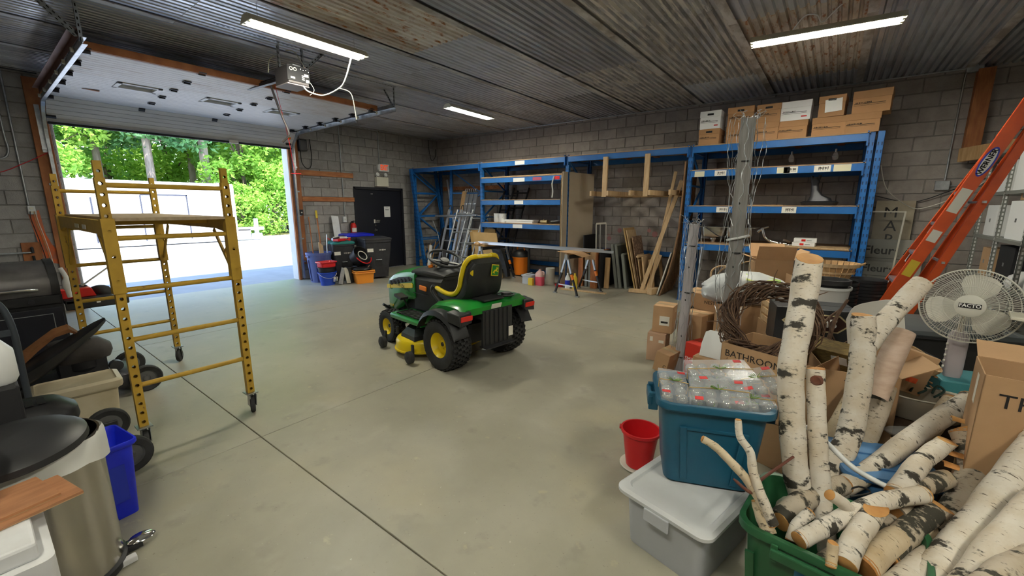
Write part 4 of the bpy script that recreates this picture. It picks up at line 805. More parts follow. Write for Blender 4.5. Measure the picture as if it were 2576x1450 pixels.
for y in (-.655, .61): MB().loft([[Vector((x*1.03, y+dy, .78+(z-.78)*1.04)) for x, z in prof] for dy in (-.02, .035)]).build('lid_end', M['black_plastic'], gr, smooth=40)
MB().tube([(.30, -.5, .84), (.33, -.45, .85), (.33, .45, .85), (.30, .5, .84)], .014).build('lid_handle', M['steel'], gr, smooth=50); MB().b2(.27, -.63, .70, .30, .63, .775).build('control_panel', M['black_plastic'], gr)
for k in range(4): MB().cyl((.30, -.45+k*.3, .735), (.325, -.45+k*.3, .735), .022, n=14).build('knob', M['dark_metal'], gr, smooth=40)
MB().b2(-.23, .66, .655, .25, 1.12, .70).b2(.22, .66, .60, .25, 1.12, .70).build('side_shelf', M['black_plastic'], gr, bevel=.012)
for k in range(3): MB().box((.2505, .75+k*.14, .655), (.003, .03, .018)).build('shelf_slot', M['label_white'], gr)
for y in (-.6, .6):
    for x in (-.22, .22): MB().lathe([(0,-.015),(.03,-.015),(.03,.015),(0,.015)], 14, (x, y, .03), Matrix.Rotation(PI/2, 3, 'X')).build('caster', M['black_rubber'], gr)
tag(MB().prism([(-.15,0),(.15,0),(.12,.09),(-.14,.09)], (-5.86, .60, .70), (0,1,0), (0,0,1), (-.12,0,0)).build('tool_case', M['red_paint'], bevel=.008), 'small red and white case on the grill side shelf', 'case')
tag(MB().loft([rring(.18,.10,.04,0), rring(.20,.12,.05,.03), rring(.16,.09,.04,.07), rring(.08,.05,.02,.085)]).build('work_glove', M['black_rubber'], smooth=50, loc=(-5.98, .80, .70), rot=(0,0,.5)), 'dark work glove lying on the grill side shelf', 'glove')
tag(MB().loft([rring(.15,.10,.04,0), rring(.16,.11,.05,.04), rring(.10,.07,.03,.10), rring(.06,.04,.018,.11)]).build('work_glove', M['dark_metal'], smooth=50, loc=(-6.0, .66, .70), rot=(0,0,1.5)), 'crumpled dark glove nearest the grill lid', 'glove')
tag(MB().beam((-5.9, .66, .81), (-6.0, .98, 1.03), .03, .008).build('scraper', M['off_white'], bevel=.003), 'pale stick slanting up from the grill side shelf', 'scraper')
tag(MB().tube(smoothpts([(-5.72, .52, 1.02), (-5.69, .545, .93), (-5.70, .54, .84), (-5.72, .55, .74)], 3), [.018]*4+[.03]*3+[.02]*3, 8).build('cloth', M['paper'], smooth=60), 'white rag hanging at the right end of the grill lid', 'cloth')
# push mowers
def push_mower(label, loc, rz, col, eng, grp='push lawn mowers'):
    t = thing('push_mower', label, 'lawn mower', loc, rz, grp)       # local +x is the front
    MB().loft([rring(.74,.50,.14,.06,5), rring(.76,.52,.15,.09,5), rring(.72,.48,.14,.17,5), rring(.60,.40,.12,.20,5), rring(.45,.34,.10,.21,5)]).build('deck', col, t, smooth=40)
    for x, r_ in ((.36, .115), (-.34, .125)):
        for y in (-.29, .29):
            w_ = MB().lathe([(r_*.62,-.02),(r_*.92,-.024),(r_,-.015),(r_,.015),(r_*.92,.024),(r_*.62,.02)], 28, (x, y, r_), Matrix.Rotation(PI/2, 3, 'X')).build('tyre', M['black_rubber'], t, smooth=40)
            MB().lathe([(0,.02),(.02,.02),(.03,.008),(r_*.55,.006),(r_*.64,.02),(r_*.66,-.02),(0,-.02)], 20, (x, y, r_), Matrix.Rotation(PI/2 if y < 0 else -PI/2, 3, 'X')).build('wheel_rim', mat('mower_rim', (.10,.10,.10), .5), t, smooth=30)
            MB().box((x, y*.86, r_+.01), (.09, .02, .05)).build('axle_bracket', M['dark_metal'], t, bevel=.006)
    MB().lathe([(0,.24),(.13,.24),(.15,.27),(.15,.33),(0,.33)], 22, (.02, 0, 0)).b2(-.12, -.13, .20, .16, .13, .34).build('engine_block', M['dark_metal'], t, smooth=30)
    MB().loft([rring(.36,.28,.10,.33,5,.02), rring(.40,.32,.12,.38,5,.02), rring(.39,.31,.12,.43,5,.02), rring(.30,.22,.09,.49,5,0), rring(.20,.14,.06,.505,5,-.02)]).build('engine_cover', eng, t, smooth=40)
    for k in range(4): MB().box((-.06+k*.045, -.05, .506), (.03, .10, .006)).build('cover_vent', M['black_matte'], t)
    MB().box((-.11, -.13, .455), (.07, .05, .035)).build('fuel_cap', M['orange_plastic'] if loc[0] < -4 else M['black_plastic'], t, bevel=.01)
    MB().cyl((.2, -.16, .26), (.2, -.22, .26), .045, n=14).build('muffler', M['dark_metal'], t, smooth=40)
    for y in (-.24, .24): MB().tube([(-.34, y, .16), (-.62, y, .42)], .012).build('handle_bar', M['dark_metal'], t, smooth=50)
    return t
push_mower('dusty dark push mower under the black chute behind the beige tub', (-4.92, .44, 0), PI/2, M['dark_metal'], mat('engine_dusty', (.045,.040,.038), .7, col2=(.07,.06,.055), scale=8))
push_mower('glossy black push mower behind the blue waste bin', (-3.52, .06, 0), PI/2, mat('gloss_black', (.012,.012,.013), .2), M['black_plastic'])
ch = thing('mower_chute', 'long black plastic chute sticking up from the dusty mower', 'chute', (-4.55, .02, .34), rot=(0, 0, 0))
rg = []
for k, (y, z, w_, th) in enumerate(((-.15,-.02,.11,.10),(.05,.0,.14,.12),(.22,.10,.15,.12),(.38,.21,.13,.09),(.52,.31,.08,.06),(.58,.36,.03,.03))):
    rg.append([Vector((a*w_, y, z+c*th)) for a, c in ((-1,.4),(-.7,.55),(0,.5),(.7,.55),(1,.4),(.9,-.2),(.4,-.5),(-.4,-.5),(-.9,-.2))])
MB().loft(rg).build('shell', M['black_plastic'], ch, smooth=50)
tag(MB().loft([[Vector((-4.66+dx, y, z+dz*th)) for dx, dz in ((-.06,0),(0,.5),(.06,0),(.05,-.5),(-.05,-.5))] for y, z, th in ((.0,.42,.05),(.12,.47,.09),(.22,.56,.07),(.32,.64,.06),(.40,.66,.06),(.46,.60,.02))]).build('driftwood', mat('driftwood', (.30,.13,.05), .8, col2=(.20,.08,.03), scale=8), smooth=40), 'piece of brown weathered wood lying on the black chute', 'wood')
tb = thing('storage_tub', 'dirty beige storage tub with a lid beside the push mower', 'tub', (-4.36, .36, 0), R(-3)); beige = mat('beige_plastic', (.60,.53,.38), .5, col2=(.52,.44,.29), scale=4)
tote(tb, .30, .44, .26, beige, .88, .05)
MB().loft([rring(.33,.47,.04,.245), rring(.34,.48,.04,.26), rring(.34,.48,.04,.295), rring(.28,.42,.03,.31), rring(.27,.41,.03,.30), rring(.26,.40,.03,.298)]).build('lid', beige, tb, smooth=30)
ht = thing('hand_truck', 'dark grey hand truck frame standing behind the stainless bin', 'hand truck', (-3.98, -.09, 0), R(4)); hm_ = mat('truck_grey', (.055,.065,.08), .5, metal=.3)
MB().tube(smoothpts([(0,-.2,.02),(0,-.2,.5),(0,-.2,.86),(-.02,-.15,1.03),(-.04,0,1.06),(-.02,.15,1.03),(0,.2,.86),(0,.2,.5),(0,.2,.02)], 4), .017, 8).build('frame', hm_, ht, smooth=60)
for y in (-.07, .08): MB().tube([(0,y,.04),(0,y,.95)], .013).build('upright', hm_, ht, smooth=60)
for z in (.3, .6, .82): MB().b2(-.012, -.2, z-.02, .012, .2, z+.02).build('crossbar', hm_, ht, bevel=.003)
MB().b2(0, -.2, .005, .20, .2, .012).build('toe_plate', hm_, ht)
for y in (-.24, .24): MB().lathe([(0,-.02),(.07,-.025),(.11,-.02),(.11,.02),(.07,.025),(0,.02)], 22, (-.08, y, .11), Matrix.Rotation(PI/2, 3, 'X')).build('wheel', M['black_rubber'], ht, smooth=40)
# stainless pedal bin
pb = thing('pedal_bin', 'stainless steel pedal bin with a black lid and white liner', 'trash can', (-2.47, .045, 0))
MB().lathe([(.205,0),(.212,.01),(.212,.035),(.20,.045)], 40).build('base_ring', M['black_plastic'], pb, smooth=40); MB().lathe([(.0,.03),(.20,.03),(.20,.66),(.192,.66),(.192,.05)], 48).build('shell', M['stainless'], pb, smooth=40)
MB().lathe([(0,.715),(.12,.712),(.19,.70),(.215,.68),(.218,.655),(.205,.65),(.205,.66),(0,.67)], 40, (.01,-.02,.012), Euler((R(3), R(4), 0)).to_matrix()).build('lid', M['black_plastic'], pb, smooth=40)
b = MB(); rg = []
for zz, k in ((.66, 0), (.64, .006), (.60, .008), (.565, .009)):
    rg.append([Vector(((.203+k+.006*math.sin(a*7+zz*30))*math.cos(a), (.203+k+.006*math.sin(a*9))*math.sin(a), zz-(.05*max(0, math.sin(a*1.5-1.0)) if zz < .6 else 0))) for a in [R(-60)+R(175)*i/30 for i in range(31)]])
vs = [v for r_ in rg for v in r_]; b.add(vs, [(j*31+i, j*31+i+1, (j+1)*31+i+1, (j+1)*31+i) for j in range(3) for i in range(30)]); b.build('liner', mat('liner_white', (.78,.78,.74), .45, alpha=.93), pb, smooth=60)
MB().lathe([(0,.02),(.035,.016),(.045,.004),(.04,0),(0,0)], 20, (.01,.262,.035), Matrix.Diagonal((.8,1.2,1))).build('pedal', M['chrome'], pb, smooth=50); MB().b2(-.02, .18, .01, .04, .26, .035).build('pedal_arm', M['black_plastic'], pb)
wb = thing('waste_bin', 'narrow cobalt blue waste bin behind the stainless pedal bin', 'waste bin', (-2.86, .265, 0), R(8)); tote(wb, .28, .22, .42, M['cobalt'], .76, .03, rim=.014)
MB().b2(.12, -.05, .10, .126, .05, .3).build('front_recess', M['blue_plastic'], wb)
# white desk fan at the left edge
fn = thing('desk_fan', 'white fan with a wire grille at the left picture edge', 'fan', (-2.10, -.16, 0))
MB().lathe([(0,.0),(.17,0),(.17,.02),(.05,.05),(.02,.06),(.018,.72),(0,.72)], 24).build('stand', M['white_plastic'], fn, smooth=40)
fm = Euler((R(-100), 0, R(-14))).to_matrix(); fc = Vector((-.05, .0, .72))
MB().loft([[fc+fm @ v for v in rring(.15,.15,.06,-.02)], [fc+fm @ v for v in rring(.17,.17,.07,-.12)], [fc+fm @ v for v in rring(.10,.10,.04,-.20)]]) .build('motor_housing', M['white_plastic'], fn, smooth=40)
b = MB()
for k in range(56):
    a = 2*PI*k/56; b.tube([fc+fm @ Vector((r_*math.cos(a+r_*1.5), r_*math.sin(a+r_*1.5), z)) for r_, z in ((.05,.10),(.12,.095),(.18,.05),(.20,0),(.17,-.04),(.06,-.03))], .0016, 4)
for r_, z in ((.20,0),(.12,.095),(.05,.10),(.17,-.04)): b.tube([fc+fm @ Vector((r_*math.cos(2*PI*i/36), r_*math.sin(2*PI*i/36), z)) for i in range(36)], .003, 5, closed=True)
b.build('grille', M['white_plastic'], fn, smooth=60)
for k in range(3):
    a0 = 2*PI*k/3; rows = []
    for r_ in (.03, .09, .16): rows.append([fc+fm @ Vector((r_*math.cos(a0+t), r_*math.sin(a0+t), .03+.03*t)) for t in (-.5, 0, .5)])
    MB().add([v for q in rows for v in q], [(0,1,4,3),(1,2,5,4),(3,4,7,6),(4,5,8,7)]).build('blade', M['off_white'], fn, smooth=60)
MB().cyl(fc+Vector((-.02,-.02,.10)), fc+Vector((-.02,-.02,.16)), .012, n=10).build('oscillation_knob', M['white_plastic'], fn, smooth=40)
jg = thing('plastic_jug', 'white plastic jug with a spout standing behind the fan grille', 'jug', (-2.75, -.035, .0)); MB().loft([rring(.16,.18,.05,.86), rring(.18,.20,.06,.88), rring(.18,.20,.06,.99), rring(.12,.14,.05,1.04), rring(.05,.05,.02,1.05), rring(.05,.05,.02,1.08)]).build('body', M['white_plastic'], jg, smooth=40)
MB().b2(-.12, -.14, 0, .12, .09, .86).build('stand_box', M['black_matte'], jg, bevel=.01)
plank_m = mat('laminate', (.40,.19,.09), .45, col2=(.30,.13,.06), scale=5, stretch=(8,1,8), detail=6)
for k, (x, y1, z, l) in enumerate(((-2.065, .105, .617, 'lower reddish wood laminate plank by the pedal bin'), (-2.085, .055, .629, 'upper reddish wood laminate plank lying on the other plank'))):
    t = tag(MB().b2(-.10, -.95, 0, .10, 0, .009).build('laminate_plank', plank_m, loc=(x, y1, z), rot=(0, 0, R(12)), bevel=.001), l, 'plank', 'laminate planks')
    MB().b2(-.10, -.95, -.003, .10, 0, 0).build('core_layer', M['cardboard_in'], t)
wbx = thing('foam_box', 'white foam box under the laminate planks', 'box', (-1.93, -.20, 0)); MB().loft([rring(.30,.42,.02,0), rring(.34,.46,.03,.40), rring(.34,.46,.03,.55), rring(.30,.42,.02,.555)]).build('body', M['white_paint'], wbx, smooth=30); MB().b2(-.15,-.20,.555,.15,.20,.612).build('lid', M['white_paint'], wbx, bevel=.01)
bgm = mat('bag_black', (.012,.012,.012), .35, bump=1, bscale=9)
tag(MB().loft([[Vector((-1.62+dx*sx_, -.12+dy*sx_, z)) for dx, dy in [(.17*math.cos(2*PI*i/18)*(1+.12*math.sin(i*2.3)), .24*math.sin(2*PI*i/18)*(1+.1*math.sin(i*3.1))) for i in range(18)]] for z, sx_ in ((.0,.75),(.06,.9),(.25,.92),(.42,.86),(.53,.66),(.57,.3))]).build('black_bag', bgm, smooth=70), 'crumpled black bag at the lower left corner', 'bag')
tag(MB().beam((-2.37, .27, .015), (-2.36, -.05, .015), .035, .028).build('white_bar', M['white_paint'], bevel=.004), 'white plastic bar lying on the floor by the pedal bin', 'bar')

# ================================================================ BINS BY THE BLACK DOOR
tc_ = thing('round_trash_can', 'round blue trash can with handles by the right door jamb', 'trash can', (-8.66, 4.58, 0)); bucket(tc_, .19, .245, .63, M['trash_blue'], lip=.018)
for a in range(8):
    t_ = 2*PI*a/8; MB().beam((.195*math.cos(t_), .195*math.sin(t_), .03), (.238*math.cos(t_), .238*math.sin(t_), .48), .012, .03).build('rib', M['trash_blue'], tc_)
for s in (-1, 1): MB().b2(-.06, s*.245-.02, .54, .06, s*.245+.03, .575).build('handle', M['trash_blue'], tc_, bevel=.008)
tag(MB().tube([(-8.70, 4.50, .03), (-9.13, 4.67, 1.36)], .012).build('wooden_stick', M['orange_wood'], smooth=50), 'thin brown stick leaning from the blue trash can', 'stick')
t = thing('garden_tool', 'long reddish tool handle with a yellow grip standing in the trash can', 'handle'); MB().tube([(-8.62, 4.66, .03), (-8.98, 4.775, 1.36)], .015).build('shaft', M['orange_wood'], t, smooth=50); MB().tube([(-8.975, 4.773, 1.34), (-9.02, 4.788, 1.50)], .024).build('grip', M['label_yellow'], t, smooth=50)
tag(MB().tube([(-8.56, 4.70, .03), (-8.62, 4.77, 1.0)], .014).build('metal_pole', M['alu'], smooth=50), 'short metal pole standing in the blue trash can', 'pole')
tag(MB().prism([(-.045,0),(.045,0),(.045,.72),(-.03,.80),(-.045,.79)], (-8.54, 4.58, .05), (0,1,0), (-.03,0,1), (.02,0,0)).build('wood_offcut', M['pale_wood']), 'pale wooden board offcut in the blue trash can', 'board')
bk = thing('bucket', 'blue bucket with a wire handle at the bottom of the stack', 'bucket', (-8.16, 4.46, 0)); bucket(bk, .115, .15, .27, mat('bucket_blue', (.015,.06,.42), .4), sq=1.2)
MB().tube(smoothpts([(.0,-.19,.25),(.10,-.14,.18),(.15,0,.15),(.10,.14,.21),(0,.19,.25)], 4), .004, 6).build('handle', M['label_white'], bk, smooth=60); lb = MB().box((.143,.09,.12), (.004,.10,.09), (0,R(7),R(10))).build('label_plate', M['label_white'], bk)
for k, c in enumerate(('cobalt','green_lid','orange_plastic','print')): MB().box((.147,.06+.03*(k%2)+.015, .10+.04*(k//2)), (.002,.02,.03), (0,R(7),R(10))).build('print_patch', M[c], lb)
k2 = thing('bucket', 'black bucket nested above the blue bucket', 'bucket', (-8.17, 4.46, .205)); bucket(k2, .12, .145, .17, M['black_plastic'], sq=1.2)
rb = thing('basin', 'red plastic basin on top of the buckets', 'basin', (-8.17, 4.46, .37)); tote(rb, .26, .34, .115, M['red_plastic'], .86, .05, rim=.02)
def wheelie(label, loc, rz, w, d, h, lidm, body=M['bin_black'], txt=None):
    t = thing('wheeled_bin', label, 'wheeled bin', loc, rz, 'wheeled bins')        # local +x is the front
    b = MB().loft([rring(d*.74,w*.74,.05,.04,4,-.0), rring(d*.80,w*.82,.05,h*.35), rring(d*.92,w*.95,.05,h*.72), rring(d*.94,w*.97,.05,h*.88), rring(d,w,.05,h*.885), rring(d,w,.05,h*.93), rring(d*.95,w*.95,.05,h*.93)]).build('body', body, t, smooth=35)
    MB().loft([rring(d*1.02,w*1.02,.06,h*.93), rring(d*1.04,w*1.04,.06,h*.95), rring(d*1.02,w*1.02,.06,h*.975), rring(d*.80,w*.82,.05,h*.995), rring(d*.6,w*.62,.04,h)]).build('lid', lidm, t, smooth=35)
    for y in (-.09, 0, .09): MB().box((0, y*w*2, h*.995), (d*.55, .03, .012)).build('lid_ridge', lidm, t, bevel=.003)
    MB().b2(d*.40, -w*.12, h*.33, d*.42, w*.12, h*.60).build('front_recess', M['black_matte'], t); MB().tube([(d*.44,-w*.11,h*.47),(d*.44,w*.11,h*.47)], .010).build('lift_bar', M['galv'], t, smooth=50)
    MB().tube([(-d*.55,-w*.3,h*.9),(-d*.55,w*.3,h*.9)], .014).build('handle', body, t, smooth=50)
    for y in (-1, 1): MB().lathe([(0,-.03),(.09,-.03),(.11,-.02),(.11,.02),(.09,.03),(0,.03)], 20, (-d*.34, y*w*.40, .11), Matrix.Rotation(PI/2, 3, 'X')).build('wheel', M['black_rubber'], t, smooth=40)
    if txt: marks(.15, .035, (d*.4645, w*.14, h*.70), (PI/2, R(0), PI/2), M['label_white'], t, 7, int(w*100))
    MB().box((d*.463, -w*.30, h*.70), (.003, .13, .075), (0, R(-3), 0)).build('label_plate', M['label_white'], t)
    return t
g1 = wheelie('black wheeled bin with a green lid and tools on top', (-8.58, 5.05, 0), R(-14), .48, .48, .85, M['green_lid'], txt='TOTER')
wheelie('large black wheeled bin with a black lid in front of the black door', (-8.16, 5.62, 0), R(-18), .60, .62, .93, M['bin_black'], txt='3 TOTER')
wheelie('wheeled bin with a bright blue lid behind the other bins', (-8.86, 5.62, 0), R(-6), .66, .52, .98, M['cobalt'])
cg = thing('caulking_gun', 'red caulking gun with a white tube on the green bin lid', 'caulking gun', (-8.55, 5.05, .862), R(60)); MB().b2(-.18,-.03,0,.16,.03,.03).box((.17,0,.02),(.05,.04,.07)).build('cradle', M['red_paint'], cg, bevel=.004); MB().cyl((-.16,.0,.055),(.12,.0,.055),.026).cyl((.12,0,.055),(.20,0,.055),.01,.004).build('cartridge', M['label_white'], cg, smooth=40)
MB().beam((-.22,0,.02),(-.30,0,.07),.02,.02).build('trigger', M['red_paint'], cg)
tag(MB().box((-8.45, 4.95, .878), (.14, .24, .05), (0,0,R(20))).build('tool_tray', M['red_plastic'], bevel=.008), 'small red tray on the green bin lid', 'tray')
tag(MB().tube([(-8.5,4.82,.895),(-8.62,5.16,.93)], .03).build('steel_cylinder', M['steel'], smooth=40), 'short chrome cylinder lying on the green bin lid', 'cylinder')
sb = thing('bucket', 'grey pail between the trash can and the green-lidded bin', 'bucket', (-9.0, 4.95, .0)); bucket(sb, .13, .15, .72, mat('pail_grey', (.10,.11,.13), .5))
wb2 = thing('waste_basket', 'slim black waste basket under the tilted tub', 'waste basket', (-8.02, 4.92, 0), R(10)); tote(wb2, .17, .22, .34, M['black_plastic'], .78, .04, rim=.01)
tu = thing('rubber_tub', 'black oval tub with a red rim tipped on its side', 'tub', (-8.03, 5.05, .48), rot=(R(-12), R(58), R(10))); b_ = bucket(tu, .15, .20, .20, M['black_plastic'], sq=1.25)
MB().tube([(.207*math.cos(a), .207*1.25*math.sin(a), .198) for a in [R(-70+140*i/24) for i in range(25)]], .012, 8).build('red_rim', M['red_plastic'], tu, smooth=60); MB().tube([(.10*math.cos(2*PI*i/24), .03+.13*math.sin(2*PI*i/24), .17) for i in range(24)], .010, 6, closed=True).build('ring', M['label_white'], tu, smooth=60)
ot = thing('orange_tub', 'orange plastic tub stacked with another and topped by black gear', 'tub', (-7.80, 5.06, 0), R(-16)); tote(ot, .27, .40, .235, mat('tub_orange', (.85,.30,.03), .4), .85, .03, rim=.03)
o2 = thing('orange_tub', 'second orange tub nested in the lower orange tub', 'tub', (-7.80, 5.06, .035), R(-16)); tote(o2, .265, .395, .235, mat('tub_orange2', (.85,.30,.03), .4), .85, .03, rim=.03)
bg_ = MB(); 
tag(bg_.loft([[Vector((-7.82+dx*f, 5.07+dy*f, z)) for dx, dy in [(.13*math.cos(2*PI*i/16)*(1+.2*math.sin(i*2.1)), .21*math.sin(2*PI*i/16)*(1+.15*math.cos(i*2.9))) for i in range(16)]] for z, f in ((.262,.9),(.29,1.0),(.32,.85),(.345,.45))]).build('black_strap_bag', bgm, smooth=50), 'crumpled black straps lying in the orange tub', 'bag')
tag(MB().tube(smoothpts([(-7.92,4.90,.29),(-7.80,4.98,.33),(-7.72,5.08,.30),(-7.75,5.18,.36),(-7.85,5.22,.30)],4), .014, 6).build('strap', mat('strap_brown', (.10,.05,.035), .7), smooth=50), 'brown strap looped over the black gear in the orange tub', 'strap')
for k, (p, q, l) in enumerate((((-7.93, 4.60, 0), (-8.02, 4.74, .33), 'grey board leaning against the white board by the slim waste basket'), ((-7.90, 4.77, 0), (-8.02, 4.79, .33), 'short white board propped upright by the slim waste basket'))): tag(MB().beam((p[0], p[1], .016), q, .016, .085, (0,1,0)).build('board_offcut', M['off_white'] if k else M['galv'], bevel=.002), l, 'board', 'white board offcuts')
tag(MB().prism([(0,0),(.15,0),(.17,1.36),(.0,1.38)], (XG+.30, 5.20, .02), (0,1,0), (-.16,0,.99), (.016,0,0)).build('white_board', M['white_paint']), 'tall white board leaning against the block wall', 'board')
fe = thing('fire_extinguisher', 'red fire extinguisher hung on the wall beside the black door', 'fire extinguisher', (XG+.10, 5.74, .92)); MB().lathe([(0,0),(.06,0),(.07,.02),(.07,.22),(.05,.27),(.025,.285),(0,.285)], 20).build('cylinder', M['red_paint'], fe, smooth=40); MB().cyl((0,0,.285),(0,0,.33),.02).b2(-.01,-.05,.31,.01,.05,.325).beam((0,0,.33),(.02,.06,.35),.02,.008).build('valve', M['black_plastic'], fe, smooth=40)
MB().tube(smoothpts([(0,-.03,.31),(.0,-.085,.25),(0,-.088,.12),(.0,-.085,.06)],4), .011, 8).build('hose', M['black_rubber'], fe, smooth=60); MB().lathe([(.0715,.07),(.0715,.17)], 20, a0=R(-60), a1=R(60)).build('label_plate', M['label_white'], fe); MB().b2(-.10,-.02,.1,-.06,.02,.3).build('wall_bracket', M['dark_metal'], fe)

# ================================================================ THINGS ON AND BEFORE THE RACK
# ladders and frames in the left end bay
def lean_tube(parent, p, q, r=.02, m='galv', name='tube', n=8): return MB().tube([p, q], r, n).build(name, M[m], parent, smooth=50)
def end_frame(label, x0, y0, x1, y1, ztop, lean, w=1.2, rungs=5, m='galv'):
    t = thing('scaffold_section', label, 'scaffold frame', (0,0,0), group='galvanised frames')
    a0, b0 = Vector((x0, y0, .02)), Vector((x1, y1, .02)); up_ = Vector((lean[0], lean[1], ztop))
    for p in (a0, b0): lean_tube(t, p, p+up_, .022, m, 'upright')
    for k in range(rungs):
        f = .06+.88*k/(rungs-1); lean_tube(t, a0+up_*f, b0+up_*f, .016, m, 'rung')
    return t
end_frame('front galvanised scaffold frame leaning on the left end bay', -7.30, 6.85, -6.95, 7.02, 1.50, (.02, .55), rungs=4)
end_frame('second galvanised scaffold frame behind the front one', -7.12, 6.95, -6.72, 7.10, 1.45, (.08, .55), rungs=5)
end_frame('third galvanised frame with a top rail in the left end bay', -6.95, 7.05, -6.60, 7.22, 1.38, (.03, .50), rungs=5)
end_frame('dark scaffold frame leaning behind the second bay post', -6.58, 7.62, -6.22, 7.70, 1.95, (.05, .66), rungs=6, m='dark_metal')
end_frame('long dark frame leaning toward the wall behind the second bay post', -6.40, 7.55, -6.10, 7.75, 2.02, (.20, .70), rungs=6, m='dark_metal')
for k in range(3):
    x = -7.36+k*.14; t = thing('hook_plank', 'aluminium plank with a hooked end, %s of three' % ('left', 'middle', 'right')[k], 'scaffold plank', (0,0,0), group='aluminium hook planks')
    p, q = Vector((x+.18, 7.12, .02)), Vector((x, 7.86, 1.90)); MB().beam(p, q, .10, .035, (0,-1,.4)).build('plank', M['alu'], t, bevel=.004)
    for f in range(8): c = p.lerp(q, .1+.11*f); MB().box(c+Vector((0,-.02,.005)), (.07,.012,.03)).build('cleat', M['galv'], t)
    for sx in (-.03, .03): MB().tube([q+Vector((sx, -.02-.04*math.sin(a), .04+.045*(1-math.cos(a)))) for a in [PI*i/6*1.3 for i in range(7)]], .008, 6).build('hook', M['galv'], t, smooth=60)
tag(MB().beam((-7.36, 7.30, .02), (-7.62, 8.02, 1.98), .14, .035, (0,-1,.4)).build('lumber_plank', M['wood'], bevel=.004), 'yellowish lumber plank standing behind the hook planks', 'plank')
st_ = thing('step_stool', 'aluminium step ladder with black feet leaning before the hook planks', 'ladder', (0,0,0))
for x in (-7.62, -7.20):
    MB().beam((x+.02, 6.95, .02), (x, 7.46, 1.52), .06, .03, (0,-1,.3)).build('rail', M['alu'], st_, bevel=.003); MB().tube(smoothpts([(x-.04,7.47,1.5),(x-.02,7.49,1.60),(x+.03,7.49,1.62),(x+.06,7.47,1.50)],3), .012, 6).build('foot', M['black_rubber'], st_, smooth=60)
for k in range(5): z = .2+.28*k; MB().b2(-7.60, 6.97+.34*z-.03, z, -7.20, 6.97+.34*z+.03, z+.025).build('step', M['alu'], st_)
lean_pipe = tag(MB().tube([(-8.02, 7.36, 1.35), (-6.62, 7.36, 1.40)], .028).build('steel_pipe', M['galv'], smooth=50), 'horizontal steel pipe tied across the left end bay', 'pipe')
tag(MB().tube([(-8.12, 8.3, .02), (-8.62, 8.38, 2.32)], .03).build('conduit_pipe', M['alu'], smooth=50), 'shiny pipe standing in the room corner', 'pipe')
tag(MB().beam((-7.96, 7.0, .015), (-8.12, 7.26, .62), .085, .025, (1,0,0)).build('white_board', M['white_paint'], bevel=.003), 'short white board leaning on the slanted blue upright', 'board')
tag(MB().beam((-8.9, 8.5, 2.08), (-6.7, 8.5, 2.08), .03, .10).build('wall_board', M['orange_wood_h'], bevel=.004), 'wooden hanger board on the wall inside the left end bay', 'board')
for k, (x, y) in enumerate(((-8.78,7.62),(-8.70,7.66),(-8.62,7.60),(-8.55,7.68))): tag(MB().beam((x, y, .18), (x-.06+.05*k, y+.06, .52+.05*k), .03, .02).build('kindling_stick', M['wood'], bevel=.002), 'wooden stick standing in the crate at the rack corner, %s of four' % ('first','second','third','last')[k], 'stick', 'sticks in the corner crate')
ck = thing('wooden_crate', 'small wooden crate of sticks at the rack corner', 'crate', (-8.66, 7.64, 0)); MB().b2(-.2,-.14,0,.2,.14,.012).build('floor_board', M['wood'], ck)
for s in (-1, 1):
    for z in (.02, .10): MB().b2(-.2, s*.14-.006, z, .2, s*.14+.006, z+.065).build('slat', M['wood'], ck); MB().b2(s*.2-.006, -.14, z, s*.2+.006, .14, z+.065).build('slat', M['wood'], ck)
bb = thing('black_sack', 'dark sack heaped behind the slanted blue upright', 'sack', (-8.2, 8.05, 0)); MB().loft([[Vector((.34*f*math.cos(2*PI*i/16)*(1+.1*math.sin(i*2)), .28*f*math.sin(2*PI*i/16), z)) for i in range(16)] for z, f in ((0,.9),(.3,1),(.7,.95),(1.0,.7),(1.1,.3))]).build('body', bgm, bb, smooth=60)
tag(MB().tube(smoothpts([(-7.95,7.2,1.25),(-7.80,7.22,.9),(-7.72,7.2,.55),(-7.72,7.2,.05)],3), .008, 6).build('bent_rod', M['galv'], smooth=50), 'thin bent metal rod beside the slanted blue upright', 'rod')
# plywood by the second bay
ply = mat('old_ply', (.42,.27,.10), .8, col2=(.33,.20,.07), scale=2.5, col3=(.12,.07,.03), scale3=9, ramp3=(.66,.72))
tag(MB().prism([(0,0),(.68,0),(.68,1.06),(0,1.06)], (-6.56, 7.20, .02), (1,.20,0), (-.35,.22,1), (.0,.016,0)).build('plywood_sheet', ply), 'stained plywood sheet leaning behind the riding mower seat', 'plywood')
tag(MB().prism([(0,0),(.62,0),(.62,.98),(0,.98)], (-6.40, 7.14, .02), (1,.20,0), (-.36,.22,1), (.0,.014,0)).build('plywood_sheet', mat('old_ply2', (.44,.29,.13), .8, col2=(.36,.23,.09), scale=3)), 'lighter plywood sheet in front of the stained one', 'plywood')
